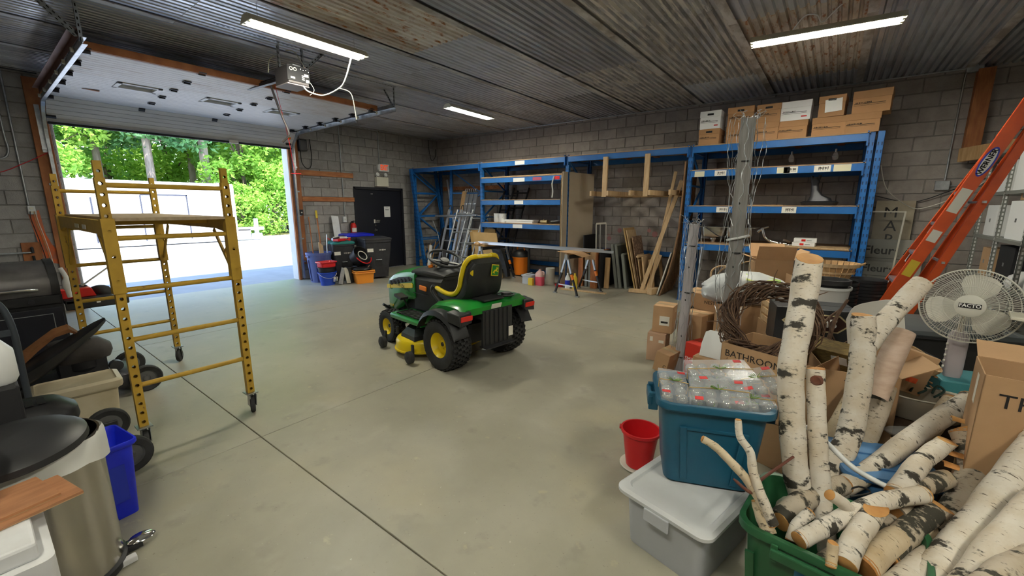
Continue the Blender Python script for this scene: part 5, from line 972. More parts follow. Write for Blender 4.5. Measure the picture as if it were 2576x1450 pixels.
# shelf goods
for x, l in ((-6.20,'left white paint pail on the third shelf'),(-6.06,'right white paint pail on the third shelf')):
    t = thing('paint_pail', l, 'pail', (x, 7.62, 1.24), group='paint pails'); MB().lathe([(0,0),(.085,0),(.092,.01),(.092,.18),(.098,.18),(.098,.20),(0,.20)], 24).build('body', M['white_plastic'], t, smooth=40); MB().tube([(.096*math.cos(a),.096*math.sin(a)*.2-.09,.17-.07*math.sin(a)) for a in [PI*i/8 for i in range(9)]], .003, 5).build('handle', M['galv'], t)
tr_ = thing('foam_tray', 'long white foam tray on the third shelf', 'tray', (-5.55, 7.66, 1.24)); tote(tr_, .78, .24, .07, M['paper'], .95, .02, rim=.0)
tag(MB().box((-5.95, 7.55, 1.26), (.10, .12, .05)).build('white_block', M['paper'], bevel=.006), 'small white block beside the foam tray', 'block')
vf = thing('brass_fitting', 'brass valve fitting on the third shelf', 'fitting', (-4.92, 7.60, 1.24)); MB().cyl((-.07,0,.04),(.07,0,.04),.035).cyl((0,0,.04),(0,0,.09),.02).cyl((.07,0,.04),(.10,0,.04),.045).build('body', mat('brass', (.35,.28,.15), .4, metal=.8), vf, smooth=40)
pw = thing('power_tool', 'black and orange power tool on the third shelf', 'tool', (-4.62, 7.62, 1.24)); MB().tube([(-.12,0,.04),(.12,.02,.07)], .035).box((.10,.02,.12), (.10,.07,.10)).build('body', M['black_plastic'], pw, smooth=40); MB().box((.13,.02,.19), (.08,.06,.05)).build('housing', M['orange_plastic'], pw, bevel=.01)
for x, w_, m_, l in ((-4.98,.22,'red_paint','faded red tape patch on the upper shelf beam'),(-4.50,.12,'red_plastic','red tape end at the upper shelf beam')): tag(MB().b2(x-w_/2, YF-.049, 2.135, x+w_/2, YF-.0465, 2.20).build('tape_patch', mat('faded_red', (.35,.06,.10), .6) if 'faded' in l else M[m_]), l, 'tape')
tag(MB().tube(smoothpts([(-4.56,YF-.06,2.20),(-4.60,YF-.07,2.05),(-4.585,YF-.06,1.9),(-4.60,YF-.065,1.78)],3), .014, 4).build('plastic_strip', M['paper'], smooth=60), 'strip of pale plastic hanging from the upper shelf', 'strip')
# big beige sheet
sh = thing('particle_board', 'tall beige particle board sheet standing against the rack post', 'board', (0,0,0)); MB().prism([(0,0),(.78,0),(.78,2.24),(0,2.27)], (-4.34, 7.36, .01), (.42,.9,0), (0,0,1), (.014,-.006,0)).build('front_sheet', mat('hardboard', (.40,.33,.25), .7, col2=(.37,.30,.22), scale=2), sh)
MB().prism([(0,0),(.76,0),(.76,2.20),(0,2.25)], (-4.375, 7.375, .01), (.42,.9,0), (0,0,1), (.012,-.005,0)).build('rear_sheet', M['pale_wood'], sh); MB().prism([(0,0),(.74,0),(.74,2.1),(0,2.15)], (-4.40, 7.39, .01), (.42,.9,0), (0,0,1), (.008,-.004,0)).build('rear_sheet', M['black_matte'], sh)
# saw horses and aluminium channels
def sawhorse(label, p, q, z=.70):
    t = thing('sawhorse', label, 'sawhorse', (0,0,0), group='folding sawhorses'); p, q = Vector((*p, z)), Vector((*q, z)); d = (q-p).normalized(); s = d.cross(Vector((0,0,1)))
    MB().beam(p-d*.03, q+d*.03, .05, .07).build('top_beam', M['black_plastic'], t, bevel=.006); MB().beam(p-d*.02+Vector((0,0,.05)), q+d*.02+Vector((0,0,.05)), .04, .04).build('wood_rail', M['wood'], t)
    for e in (p, q):
        MB().box(e+Vector((0,0,-.0)), (.06,.07,.10)).build('leg_bracket', M['galv'], t)
        for sg in (-1, 1):
            f = e+s*(sg*.27)+Vector((0,0,-z+.012)); m_ = e.lerp(f, .42)
            MB().beam(e+s*sg*.02, m_, .035, .035).build('leg_upper', M['galv'], t); lg = MB().beam(m_-(f-e)*.08, f, .03, .03).build('leg', M['black_plastic'], t); MB().beam(e.lerp(f,.45), e.lerp(f,.58), .038, .04).build('leg_latch', M['orange_plastic'] if sg > 0 else M['black_plastic'], t); MB().box(f, (.07,.05,.02)).build('foot', M['galv'], t)
        MB().beam(e+s*.2+Vector((0,0,-.52)), e-s*.2+Vector((0,0,-.52)), .02, .02).build('spreader', M['alu'], t)
    return t
sawhorse('folding sawhorse with a cardboard sheet on top nearest the beige board', (-3.76, 6.60), (-3.62, 7.28)); sawhorse('folding sawhorse half hidden behind the riding mower seat', (-6.02, 6.80), (-5.92, 7.55))
for k, (dy, dz, l) in enumerate(((0,0,'front aluminium channel laid across the two sawhorses'),(.07,.012,'rear aluminium channel laid across the two sawhorses'))):
    a, b_ = Vector((-6.30+.05*k, 6.93+dy, .785+dz)), Vector((-3.05-.22*k, 6.99+dy, .785+dz)); t = thing('aluminium_channel', l, 'channel', (0,0,0), group='aluminium channels')
    MB().beam(a, b_, .055, .004).build('web', M['alu'], t); MB().beam(a+Vector((0,-.027,.018)), b_+Vector((0,-.027,.018)), .004, .038).build('flange', M['alu'], t); MB().beam(a+Vector((0,.027,.018)), b_+Vector((0,.027,.018)), .004, .038).build('flange', M['alu'], t)
t = thing('cardboard_sheet', 'bent cardboard sheet lying on the near sawhorse', 'cardboard'); MB().add([(-3.98,6.62,.785),(-3.62,6.55,.775),(-3.50,6.72,.70),(-3.48,7.0,.705),(-3.62,7.02,.775),(-3.90,6.98,.79)]+[(-3.98,6.62,.789),(-3.62,6.55,.779),(-3.50,6.72,.704),(-3.48,7.0,.709),(-3.62,7.02,.779),(-3.90,6.98,.794)], [(0,1,4,5),(1,2,3,4),(6,7,10,11),(7,8,9,10),(0,1,7,6),(1,2,8,7),(2,3,9,8),(3,4,10,9),(4,5,11,10),(5,0,6,11)]).build('sheet', M['cardboard'], t)
tag(MB().prism([(0,0),(.22,.02),(.26,-.16),(.05,-.18)], (-3.72,7.22,.775), (1,0,0), (.2,.1,1), (0,.004,0)).build('cardboard_flap', M['cardboard']), 'cardboard flap hanging on the far end of the near sawhorse', 'cardboard')
# floor goods in the second bay
vc = thing('shop_vacuum', 'orange bucket shop vacuum with a black head', 'vacuum', (-5.72, 7.88, 0)); MB().lathe([(0,.03),(.15,.03),(.19,.42),(.20,.42),(.20,.45),(0,.45)], 28).build('tank', M['orange_plastic'], vc, smooth=40); MB().lathe([(0,.62),(.10,.61),(.17,.56),(.20,.47),(.20,.45)], 28).build('motor_head', M['black_plastic'], vc, smooth=40)
MB().tube(smoothpts([(-.10,0,.60),(-.08,0,.68),(.08,0,.68),(.10,0,.60)],4), .016, 8).build('handle', M['orange_plastic'], vc, smooth=60)
for k in range(4): a = PI/4+k*PI/2; MB().lathe([(0,-.02),(.03,-.015),(.03,.015),(0,.02)], 12, (.17*math.cos(a),.17*math.sin(a),.03), Matrix.Rotation(PI/2,3,'X')).build('caster', M['black_rubber'], vc)
sd = thing('tool_stand', 'black folded tool stand beside the orange vacuum', 'stand', (-5.38, 7.72, 0)); MB().tube([(0,0,.02),(0,0,.66)], .03).box((0,0,.70),(.20,.08,.05)).b2(-.12,-.1,0,.12,.1,.03).build('column', M['black_plastic'], sd, smooth=40)
gb = thing('tool_bag', 'black tool bag strap draped on the far sawhorse', 'bag', (-5.86, 7.28, 0)); MB().loft([[Vector((x+dx*w_, dy*.05, z)) for dx, dy in ((-1,-1),(1,-1),(1,1),(-1,1))] for x, z, w_ in ((.22,.06,.03),(.16,.25,.06),(.05,.45,.10),(-.05,.60,.14),(-.08,.66,.14))]).build('body', bgm, gb, smooth=40)
gl = thing('work_glove', 'orange work glove on the far sawhorse by the mower seat', 'glove', (-6.08, 6.76, .765)); MB().loft([rring(.12,.10,.03,0), rring(.14,.12,.04,.03), rring(.10,.08,.03,.06), rring(.05,.04,.015,.075)]).build('palm', M['wood'], gl, smooth=50)
for k in range(4): MB().tube([(.03-.025*k,.05,.02),(.04-.03*k,.10,.03),(.04-.03*k,.13,.015)], .011, 6).build('finger', M['orange_plastic'] if k % 2 else M['wood'], gl, smooth=60)
ct = thing('clear_tub', 'small clear plastic tub on the floor left of the pink jug', 'tub', (-4.98, 7.16, 0)); tote(ct, .26, .22, .19, M['frost_plastic'], .9, .03, rim=.01)
tag(MB().beam((-5.05,7.05,.19),(-4.86,7.10,.25),.02,.01).build('putty_knife', M['paper']), 'white stick across the clear plastic tub', 'stick')
tag(MB().box((-4.82, 7.00, .075), (.11, .06, .15)).build('yellow_packet', M['label_yellow'], bevel=.005), 'yellow packet leaning on the pink jug', 'packet')
pj = thing('plastic_jug', 'clear jug holding pink liquid on the floor', 'jug', (-4.68, 7.12, 0)); MB().loft([rring(.17,.13,.04,0), rring(.18,.14,.045,.02), rring(.18,.14,.045,.18)]).build('pink_liquid', mat('pink_fluid', (.75,.10,.16), .25), pj, smooth=40); MB().loft([rring(.18,.14,.045,.18), rring(.18,.14,.045,.24), rring(.13,.10,.04,.28), rring(.05,.05,.02,.31), rring(.05,.05,.02,.335)]).build('upper_shell', mat('pink_shell', (.72,.45,.40), .3), pj, smooth=40)
MB().tube(smoothpts([(.05,0,.29),(.10,0,.28),(.10,0,.22)],3), .012, 8).build('handle', mat('pink_handle', (.75,.5,.45), .3), pj, smooth=60)
rl = thing('paper_roll', 'upright cream roll behind the pink jug', 'roll', (-4.58, 7.36, 0)); MB().lathe([(.035,0),(.095,0),(.095,.34),(.035,.34),(.035,0)], 28).build('body', M['off_white'], rl, smooth=40)
rc = thing('red_reel', 'small red plastic reel on the floor under the sawhorse', 'reel', (-4.28, 7.24, 0)); MB().lathe([(0,.06),(.03,.06),(.03,.02),(.075,.02),(.085,.05),(.095,.05),(.08,0),(0,0)], 20).build('body', M['red_plastic'], rc, smooth=40); MB().cyl((.0,0,.05),(.0,0,.11),.008,n=8).build('stem', M['black_plastic'], rc)
for x, y, m_, l in ((-4.05,7.16,'paper','white bottle with a blue label under the sawhorse'),(-3.92,7.22,'label_yellow','yellow jug under the sawhorse')):
    t = thing('bottle', l, 'bottle', (x, y, 0)); MB().lathe([(0,0),(.05,0),(.052,.20),(.03,.25),(.018,.27),(.018,.31),(0,.31)], 18).build('body', M[m_], t, smooth=40); MB().lathe([(.0525,.06),(.0525,.17)], 18).build('label_plate', M['blue_plastic'] if m_ == 'paper' else M['label_yellow'], t)
tag(MB().beam((-4.1,7.0,.012),(-3.2,7.1,.012),.08,.02).build('floor_board', M['pale_wood'], bevel=.002), 'pale board lying flat under the sawhorse', 'board')
# leaning panels in the third bay: each stands on its edge and leans to the left
def panel(name, label, x, y0, y1, h, lean, m, t=.02, cat='panel', y0t=None, frame=None, grp='leaning panels'):
    th = thing(name, label, cat, (x, y0, 0), group=grp); s = -math.sin(R(lean)); c = math.cos(R(lean)); upv = Vector((s, 0, c)); nx = Vector((c, 0, -s))
    o = Vector((0,0,.004)); poly = [(0,0),(y1-y0,0),(y1-y0,h),(0,h)]
    MB().prism(poly, o, (0,1,0), upv, nx*t).build('sheet', m, th)
    if frame:
        for (a, b_) in (((0,0),(y1-y0,0)),((0,h),(y1-y0,h)),((.0,0),(.0,h)),((y1-y0,0),(y1-y0,h))): MB().beam(o+Vector((0,a[0],0))+upv*a[1]+nx*t/2, o+Vector((0,b_[0],0))+upv*b_[1]+nx*t/2, .035, t*1.6, nx).build('frame_bar', frame, th)
    return th
shut = mat('shutter_dark', (.035,.04,.035), .6, col2=(.05,.055,.05), scale=6); shut_e = mat('shutter_grey', (.20,.21,.19), .6); pine = M['pale_wood']; osb = mat('osb', (.30,.19,.12), .85, col2=(.14,.08,.05), scale=22, ramp=(.4,.55), detail=3); redwd = M['orange_wood']
panel('reddish_board', 'reddish-brown cabinet board farthest left in the third bay', -4.02, 7.55, 7.98, .70, 1, redwd, .10)
panel('dark_board', 'large dark panel with a pale edge at the left of the third bay', -3.94, 7.62, 8.22, 1.03, 2, M['black_matte'], .018, frame=None); panel('shutter', 'grey-edged shutter behind the sawhorse', -3.86, 7.56, 8.1, .72, 1, shut, .03, frame=shut_e); panel('shutter', 'second grey-edged shutter behind the sawhorse', -3.80, 7.58, 8.1, .74, 1, shut, .03, frame=shut_e)
panel('reddish_board', 'thick reddish-brown door edge behind the sawhorse', -3.70, 7.44, 8.15, .74, 0, redwd, .12, cat='door'); panel('door_slab', 'dark panelled door slab behind the window screen', -3.555, 7.50, 8.25, .74, 0, M['black_matte'], .03)
ws = panel('window_screen', 'tall white-framed window screen standing among the panels', -3.60, 7.50, 7.94, 1.27, 2, mat('mesh_grey', (.10,.10,.10), .8, alpha=.35), .004, cat='window screen', frame=M['label_white']); MB().beam((-.03,.25,0),(-.074,.25,1.27),.02,.015).build('middle_bar', M['label_white'], ws)
tag(MB().beam((-3.42, 7.60, .01), (-3.42, 7.62, .62), .045, .09, (1,0,0)).build('timber_post', M['wood'], bevel=.003), 'short yellow timber post between screen and shutters', 'post')
panel('shutter', 'front grey shutter leaning left of the brown boards', -3.30, 7.78, 8.25, .86, 9, shut, .03, frame=shut_e); panel('shutter', 'middle grey shutter leaning left of the brown boards', -3.23, 7.80, 8.3, .86, 9, shut, .03, frame=shut_e); panel('shutter', 'short rear shutter nearest the brown boards', -3.12, 7.82, 8.3, .68, 9, shut, .03, frame=shut_e)
panel('mdf_board', 'tall tan board with a rough edge leaning left', -2.95, 7.86, 8.38, 1.22, 14, mat('mdf', (.42,.27,.11), .8), .022); panel('mdf_board', 'second tan board leaning on the tall one', -2.90, 7.86, 8.32, 1.18, 14, pine, .014); panel('strand_board', 'brown strand board piece leaning among the tan boards', -2.86, 7.90, 8.38, 1.05, 12, osb, .016); panel('mdf_board', 'low tan board leaning before the strand board', -2.80, 7.86, 8.2, .70, 11, pine, .014); panel('strand_board', 'small strand board at the foot of the lumber', -2.78, 8.02, 8.42, .55, 10, osb, .016)
fp = panel('tabletop_board', 'pale wooden tabletop piece leaning beside the long lumber', -2.72, 7.80, 8.32, .66, 9, pine, .03, cat='board'); MB().beam((-.16,-.06,.665),(-.13,.52,.665),.05,.03).build('edge_strip', pine, fp)
fr = thing('wooden_surround', 'empty pale wooden frame leaning beside the long lumber', 'frame', (-2.56, 7.82, 0), group='leaning panels')
for a, b_ in (((0,0,.03),(-.1,0,.62)),((.02,.5,.03),(-.08,.5,.62)),((-.1,0,.60),(-.08,.5,.60)),((0,0,.05),(.02,.5,.05))): MB().beam(a, b_, .04, .06, (1,0,0)).build('rail', M['wood'], fr, bevel=.003)
# long lumber
for k, (p, q, w_, t_, l) in enumerate((((-2.74,7.66,.02),(-2.20,7.86,2.06),.07,.038,'long pale two-by-four leaning right toward the rack post'),((-2.60,7.72,.02),(-2.33,7.90,2.22),.055,.038,'long pale two-by-four standing behind the first'),((-2.66,7.70,.0),(-2.48,7.85,.72),.06,.04,'short pale stud at the foot of the long lumber'))): tag(MB().beam(p, q, w_, t_, (.2,-1,0)).build('lumber', M['pale_wood'], bevel=.003), l, 'lumber', 'loose lumber')
tag(MB().box((-2.78,7.62,.035), (.34,.16,.05), (0,0,.25)).build('lumber_block', M['pale_wood'], bevel=.003), 'flat wooden foot block under the long lumber', 'block'); tag(MB().box((-2.50,7.66,.06), (.10,.26,.11), (0,0,-.3)).build('lumber_block', M['pale_wood'], bevel=.003), 'square wooden block beside the foot block', 'block')
wf = panel('edged_board', 'grey board with a white edge leaning right beside the lattice', -2.42, 7.62, 8.1, .82, -14, mat('grey_board', (.16,.145,.11), .8), .02, frame=None); MB().beam((-.0,0,.01),(.20,0,.80),.02,.025,(0,1,0)).build('edge_strip', M['label_white'], wf); panel('dark_strip', 'tall dark trim board leaning right behind the white-edged board', -2.40, 7.78, 7.98, 1.55, -10, mat('trim_grey', (.12,.12,.10), .7), .03)
# lattice panel, bowed, leaning on the rack post
lt = thing('lattice', 'bowed brown slatted lattice panel leaning on the rack post', 'lattice', (0,0,0)); pts = [(-2.34,.02),(-2.22,.4),(-2.14,.8),(-2.09,1.2),(-2.07,1.7),(-2.06,2.34)]
lat_m = mat('lattice_brown', (.24,.13,.06), .75, col2=(.17,.09,.04), scale=8)
def lx(z):
    for (x0, z0), (x1, z1) in zip(pts[:-1], pts[1:]):
        if z <= z1: return x0+(x1-x0)*(z-z0)/(z1-z0)
    return pts[-1][0]
for y in (7.50, 8.22):
    for (x0, z0), (x1, z1) in zip(pts[:-1], pts[1:]): MB().beam((x0,y,z0),(x1,y,z1),.05,.022,(1,0,0)).build('edge_rail', lat_m, lt)
for k in range(38):
    z0 = .05+k*.085-.72; z1 = z0+.72; ya, yb = 7.50, 8.22
    if z0 < .03: ya = 7.5+(.03-z0); z0 = .03
    if z1 > 2.32: yb = 8.22-(z1-2.32); z1 = 2.32
    if yb-ya < .06: continue
    MB().beam((lx(z0)-.008, ya, z0), (lx(z1)-.008, yb, z1), .036, .008, (1,0,0)).build('slat', lat_m, lt)
for k in range(38):
    z1 = .05+k*.085; z0 = z1-.72; ya, yb = 7.50, 8.22
    if z0 < .03: yb = 8.22-(.03-z0); z0 = .03
    if z1 > 2.32: ya = 7.5+(z1-2.32); z1 = 2.32
    if yb-ya < .06: continue
    MB().beam((lx(z1)+.004, ya, z1), (lx(z0)+.004, yb, z0), .036, .008, (1,0,0)).build('slat', lat_m, lt)
# hanging wooden bracket frame
hb = thing('lumber_hanger', 'pale wooden hanger frame below the third bay beam', 'hanger', (0,0,0))
for x in (-3.45, -2.67): MB().b2(x-.045, YF-.09, 1.78, x+.045, YF-.05, 2.50).build('stud', M['pale_wood'], hb, bevel=.003)
for x in (-3.72, -2.95, -2.25, -3.38, -2.60): MB().b2(x-.02, YF-.10, 1.80, x+.02, 8.55, 1.89).build('arm', M['pale_wood'], hb, bevel=.003)
MB().b2(-3.75, 8.55, 1.79, -2.2, 8.585, 1.90).build('ledger', M['wood_x'], hb, bevel=.003)
for x, z, r_ in ((-3.86,1.05,.06),(-3.62,1.1,.05),(-2.98,1.12,.04),(-2.86,1.05,.06),(-3.85,.92,.05)): tag(MB().lathe([(0,0),(r_,0)], 12, (x, YR-.0125, z), Matrix.Rotation(PI/2,3,'X')).build('paint_mark', mat('pink_paint', (.42,.20,.20), .9)), '%s red spray mark on the block wall inside the third bay' % {-3.86:'faint upper far-side',-3.62:'faint second',-2.98:'small middle',-2.86:'large far',-3.85:'faint lower'}[x], 'paint mark', 'red spray marks')
# file boxes on top of the right bay
kraft = mat('file_box_kraft', (.42,.23,.11), .85, col2=(.37,.20,.09), scale=3, rand=.1)
def file_box(label, loc, w, d, h, m, rz=0, hole=True, printed=True, side=False, lab=False):
    t = thing('file_box', label, 'file box', loc, rz, 'archive file boxes'); MB().b2(-w/2+.006, -d/2+.006, 0, w/2-.006, d/2-.006, h-.01).build('body', m, t, bevel=.003); MB().b2(-w/2, -d/2, h*.66, w/2, d/2, h).build('lid', m, t, bevel=.004)
    if hole: MB().box((0, -d/2-.001, h*.80), (.09, .004, .028)).build('hand_hole', M['black_matte'], t, bevel=.001)
    if printed:
        MB().box((-w*.05, -d/2+.0045, h*.42), (w*.8, .002, .006)).build('print_line', M['print'], t); MB().box((-w*.05, -d/2+.0045, h*.35), (w*.8, .002, .003)).build('print_line', M['print'], t); marks(w*.42, h*.07, (-w*.20, -d/2+.0045, h*.47), (PI/2,0,0), M['print'], t, 10, int(abs(loc[0])*70))
    if m.name.startswith('white'): MB().box((w*.28, -d/2+.0045, h*.18), (w*.18,.002,.018)).build('red_mark', M['print_red'], t)
    if lab: MB().box((.02, -d/2-.002, h*.52), (w*.62,.002,h*.6), (0,R(-3),0)).build('paper_sheet', M['paper'], t)
    return t
wbx_ = mat('white_file_box', (.76,.76,.76), .7); zt = 2.576
file_box('white file box top left of the row on the rack', (-1.72, 7.60, zt+.235), .31, .38, .27, wbx_); file_box('kraft file box under the left white one', (-1.72, 7.60, zt), .31, .38, .235, kraft)
file_box('kraft file box with a raised lid, second of the top row', (-1.30, 7.62, zt+.245), .36, .38, .27, kraft); file_box('kraft file box below the raised-lid one', (-1.30, 7.62, zt), .36, .38, .245, kraft, hole=False)
file_box('kraft file box right of the wire-wrapped post, top row', (-.93, 7.60, zt+.25), .31, .38, .25, kraft); file_box('kraft file box with shiny tape, second row', (-.93, 7.60, zt), .30, .38, .25, kraft, hole=False)
file_box('wide white file box in the middle of the top row', (-.60, 7.60, zt+.24), .37, .34, .26, wbx_, hole=False); file_box('wide kraft file box below the middle white one', (-.62, 7.60, zt), .37, .34, .24, kraft, hole=False)
file_box('kraft file box with a paper sheet stuck on its end', (-.18, 7.60, zt+.24), .30, .38, .27, kraft, rz=R(-4), printed=False, lab=True); file_box('kraft file box below the one with the paper sheet', (-.20, 7.60, zt), .38, .34, .24, kraft, hole=False)
file_box('kraft file box at the top right end, shifted outwards', (.24, 7.60, zt+.245), .40, .34, .28, kraft, rz=R(-6), hole=False); file_box('kraft file box at the bottom right end of the row', (.16, 7.60, zt), .37, .34, .245, kraft, hole=False)
# sink, tap, cartons and figure on the right bay shelves
sk = thing('double_sink', 'stainless double-bowl sink lying upside up on the lower shelf', 'sink', (-1.38, 7.78, 1.015)); ss = mat('sink_steel', (.55,.53,.48), .28, metal=.9)
MB().b2(-.44,-.24,.255,.44,.24,.262).build('rim', ss, sk, bevel=.002)
for s in (-1, 1):
    MB().loft([rring(.30,.34,.06,.10,4,s*.20), rring(.36,.38,.07,.13,4,s*.20), rring(.37,.39,.07,.255,4,s*.20)]).build('bowl', ss, sk, smooth=45); MB().lathe([(.0,.0),(.035,.0),(.035,.04),(.06,.05),(.06,.07),(.03,.10)], 18, (s*.20,-.05,.0)).build('drain', M['chrome'], sk, smooth=40)
tag(MB().tube(smoothpts([(-1.72,7.56,1.30),(-1.6,7.55,1.22),(-1.45,7.53,1.13),(-1.3,7.53,1.12),(-1.2,7.54,1.12)],4), .01, 6).build('cable', M['dark_metal'], smooth=60), 'grey cable looped over the stainless sink', 'cable')
fa = thing('kitchen_tap', 'chrome kitchen tap lying on the lower shelf right of the sink', 'tap', (-.72, 7.62, 1.015)); MB().tube(smoothpts([(-.14,0,.26),(-.10,0,.14),(-.02,0,.07),(.10,.0,.04),(.20,0,.03)],4), .022, 8).build('spout', M['chrome'], fa, smooth=60); MB().lathe([(0,0),(.05,0),(.05,.03),(.03,.06),(0,.06)], 16, (.12,0,.0)).lathe([(0,0),(.05,0),(.045,.03),(0,.05)], 16, (.22,.04,0)).box((.2,0,.08),(.10,.03,.03),(0,.4,0)).build('base', M['chrome'], fa, smooth=40); MB().tube([(-.14,0,.26),(-.20,0,.20)], .02).tube([(-.14,0,.26),(-.06,0,.29)], .018).build('lever', M['chrome'], fa, smooth=50)
for k in range(2):
    t = cbox('flat white carton, %s of two stacked on the lower shelf' % ('lower', 'upper')[k], .28, .22, .055, (-.30+.01*k, 7.62, 1.034+.058*k), R(-3+4*k), m=M['paper'], grp='flat white cartons', tape=False, name='carton', cat='carton'); MB().box((-.02,-.111,.028),(.05,.002,.03)).build('red_patch', M['red_paint'], t); MB().box((.05,-.111,.028),(.06,.002,.012)).build('print_line', M['galv'], t)
cf = thing('cast_figure', 'dark cast metal figure on a low tray on the middle shelf', 'figure', (-.19, 7.74, 1.63)); MB().loft([rring(.42,.30,.08,0), rring(.46,.33,.09,.04), rring(.40,.28,.08,.06)]).build('tray', M['black_plastic'], cf, smooth=40)
MB().loft([rring(.30,.16,.05,.06,4,0), rring(.26,.14,.05,.10,4,.0), rring(.16,.12,.04,.14,4,-.04), rring(.10,.10,.04,.22,4,-.07), rring(.09,.08,.03,.30,4,-.08), rring(.12,.07,.03,.34,4,-.08), rring(.06,.05,.02,.40,4,-.09)]).tube([(-.11,0,.33),(-.13,0,.42)], .02).tube([(-.05,0,.33),(-.03,0,.43)], .02).build('body', M['dark_metal'], cf, smooth=45)
tag(MB().b2(-1.12,7.52,1.625,-.62,7.80,1.635).build('flat_stick', M['wood'], bevel=.002), 'flat wooden strips lying on the middle shelf', 'board')
for x, l in ((-.62,'left clear glass bulb hanging under the top shelf'),(-.08,'right clear glass bulb hanging under the top shelf')):
    t = thing('hanging_bulb', l, 'bulb', (x, 7.95, 2.28), group='clear bulbs'); MB().lathe([(0,0),(.03,.01),(.04,.05),(.03,.09),(.015,.12)], 16).build('glass', M['clear_plastic'], t, smooth=50); MB().lathe([(.015,.12),(.015,.16),(0,.16)], 12).build('cap', M['steel'], t, smooth=40)
tag(MB().tube(smoothpts([(.42,7.5,2.15),(.55,7.9,1.85),(.85,8.4,1.62),(1.05,8.52,1.60),(1.4,8.4,1.8),(1.7,8.3,2.1)],5), .006, 6).build('wire', M['label_white'], smooth=60), 'pale wire sagging from the rack post to the ladder', 'wire'); tag(MB().tube(smoothpts([(.45,8.5,1.78),(.9,8.55,1.68),(1.3,8.52,1.85),(1.8,8.45,2.1)],5), .007, 6).build('wire', M['dark_metal'], smooth=60), 'dark wire sagging along the wall behind the ladder', 'wire')
# timber frame on the wall at the right
board_ = tag(MB().b2(1.30, 8.44, 2.30, 1.46, 8.58, 3.40).build('timber_post', M['orange_wood'], bevel=.004), 'brown timber post fixed high on the wall behind the ladder', 'post'); tag(MB().beam((1.28, 8.42, 2.30), (2.1, 7.2, 2.36), .06, .18).build('timber_beam', M['wood'], bevel=.004), 'timber beam running toward the camera from the brown post', 'beam')

# ================================================================ RIGHT SIDE: SIGNS, SHELVES, LADDER
sgm = mat('sign_board', (.40,.39,.35), .75, col2=(.33,.32,.28), scale=3, col3=(.22,.19,.14), scale3=7, ramp3=(.64,.74)); sgt = mat('sign_top', (.46,.40,.30), .75, col2=(.36,.30,.21), scale=4)
def sign(label, x0, x1, z0, z1, y, m, lines, lean=.03):
    t = thing('sign_board', label, 'sign', ((x0+x1)/2, y, 0), rot=(-lean, 0, 0), group='painted signs'); w_ = (x1-x0)/2
    MB().b2(-w_, 0, z0, w_, .018, z1).build('board', m, t, bevel=.002)
    for l in lines:
        if l[0] == '-': MB().b2(-w_, -.002, l[1], w_, 0, l[1]+.006).build('rule', M['print'], t)
        elif l[0] == '<': MB().prism([(-.27,0),(-.17,.07),(-.17,.028),(.10,.028),(.10,-.028),(-.17,-.028),(-.17,-.07)], (l[1],-.002,l[2]), (1,0,0), (0,0,1), (0,.0015,0)).build('arrow', M['print'], t)
        else: text(l[0], l[1], (l[2], -.001, l[3]), (PI/2,0,0), M['print'], t, shear=l[4] if len(l) > 4 else 0, bold=l[5] if len(l) > 5 else 0)
    return t
sign('tall weathered sign with M A R painted downwards', .50, .94, .02, 1.70, 8.45, sgt, (('M', .22, -.04, 1.52), ('A', .22, -.02, 1.32), ('R', .22, -.01, 1.12)))
sign('upper grey sign with one line of serif lettering and no arrow', .40, 1.10, .02, 1.13, 8.38, sgm, (('Fleur·', .17, -.12, .96, 0, .003), ('ish', .17, .22, .96, .4), ('-', .84)))
sign('lower grey sign with two lines of lettering over a black arrow', .36, 1.10, .02, .80, 8.31, sgm, (('Fleur·', .15, -.12, .69, 0, .003), ('ish', .15, .19, .69, .4), ('-', .58), ('MARKET', .16, -.05, .47), ('<', -.0, .25), ('7748 Sinc', .05, -.05, .12)))
wsn = thing('window_screen', 'narrow white-framed screen leaning before the signs', 'window screen', (0,0,0), group=None); 
for a, b_ in (((.38,8.20,.02),(.42,8.27,1.55)),((.76,8.20,.02),(.82,8.27,1.55)),((.42,8.27,1.54),(.82,8.27,1.54)),((.38,8.20,.04),(.76,8.20,.04))): MB().beam(a, b_, .02, .02, (0,1,0)).build('frame_bar', M['off_white'], wsn)
MB().add([(.38,8.20,.02),(.76,8.20,.02),(.82,8.27,1.55),(.42,8.27,1.55)], [(0,1,2,3)]).build('mesh', mat('screen_mesh', (.20,.20,.19), .8, alpha=.28), wsn)
# slotted steel shelving
su = thing('steel_shelving', 'grey slotted steel shelving at the right edge', 'shelving', (0,0,0)); SX0, SX1 = 1.47, 1.93; gm = mat('shelf_grey', (.27,.28,.25), .5, metal=.3)
SYS = [7.90, 7.03, 6.16, 5.29]; SZ = [.30, .80, 1.27, 1.78, 2.25]
def slot_post(h):
    b = MB().b2(0,0,0,.036,.002,h).b2(0,0,0,.002,.036,h); b.cur = 1
    for k in range(int(h/.045)): z = .03+k*.045; b.b2(-.0006,.012,z,.0026,.026,z+.028); b.b2(.012,-.0006,z,.026,.0026,z+.028)
    return b.mesh('post', [gm, M['paper']])
SPOST = slot_post(2.3)
for y in SYS:
    link_mesh('post', SPOST, su, (SX0, y-.018, 0)); link_mesh('post', SPOST, su, (SX1, y-.018, 0), (0,0,PI/2))
for i in range(3):
    for z in SZ: MB().b2(SX0, SYS[i+1], z-.035, SX1, SYS[i], z).build('shelf', gm, su)
def shelf_box(label, y, z, d, w_, h, m, cat='box', name='storage_box', x=None): return cbox(label, w_, d, h, ((x or SX0+.04+w_/2), y, z+.002), 0, m=m, grp='goods on the steel shelving', tape=False, name=name, cat=cat, texts=(((.05,.04), 0, '-x', .02, h*.5, M['galv']),))
wm = M['paper']
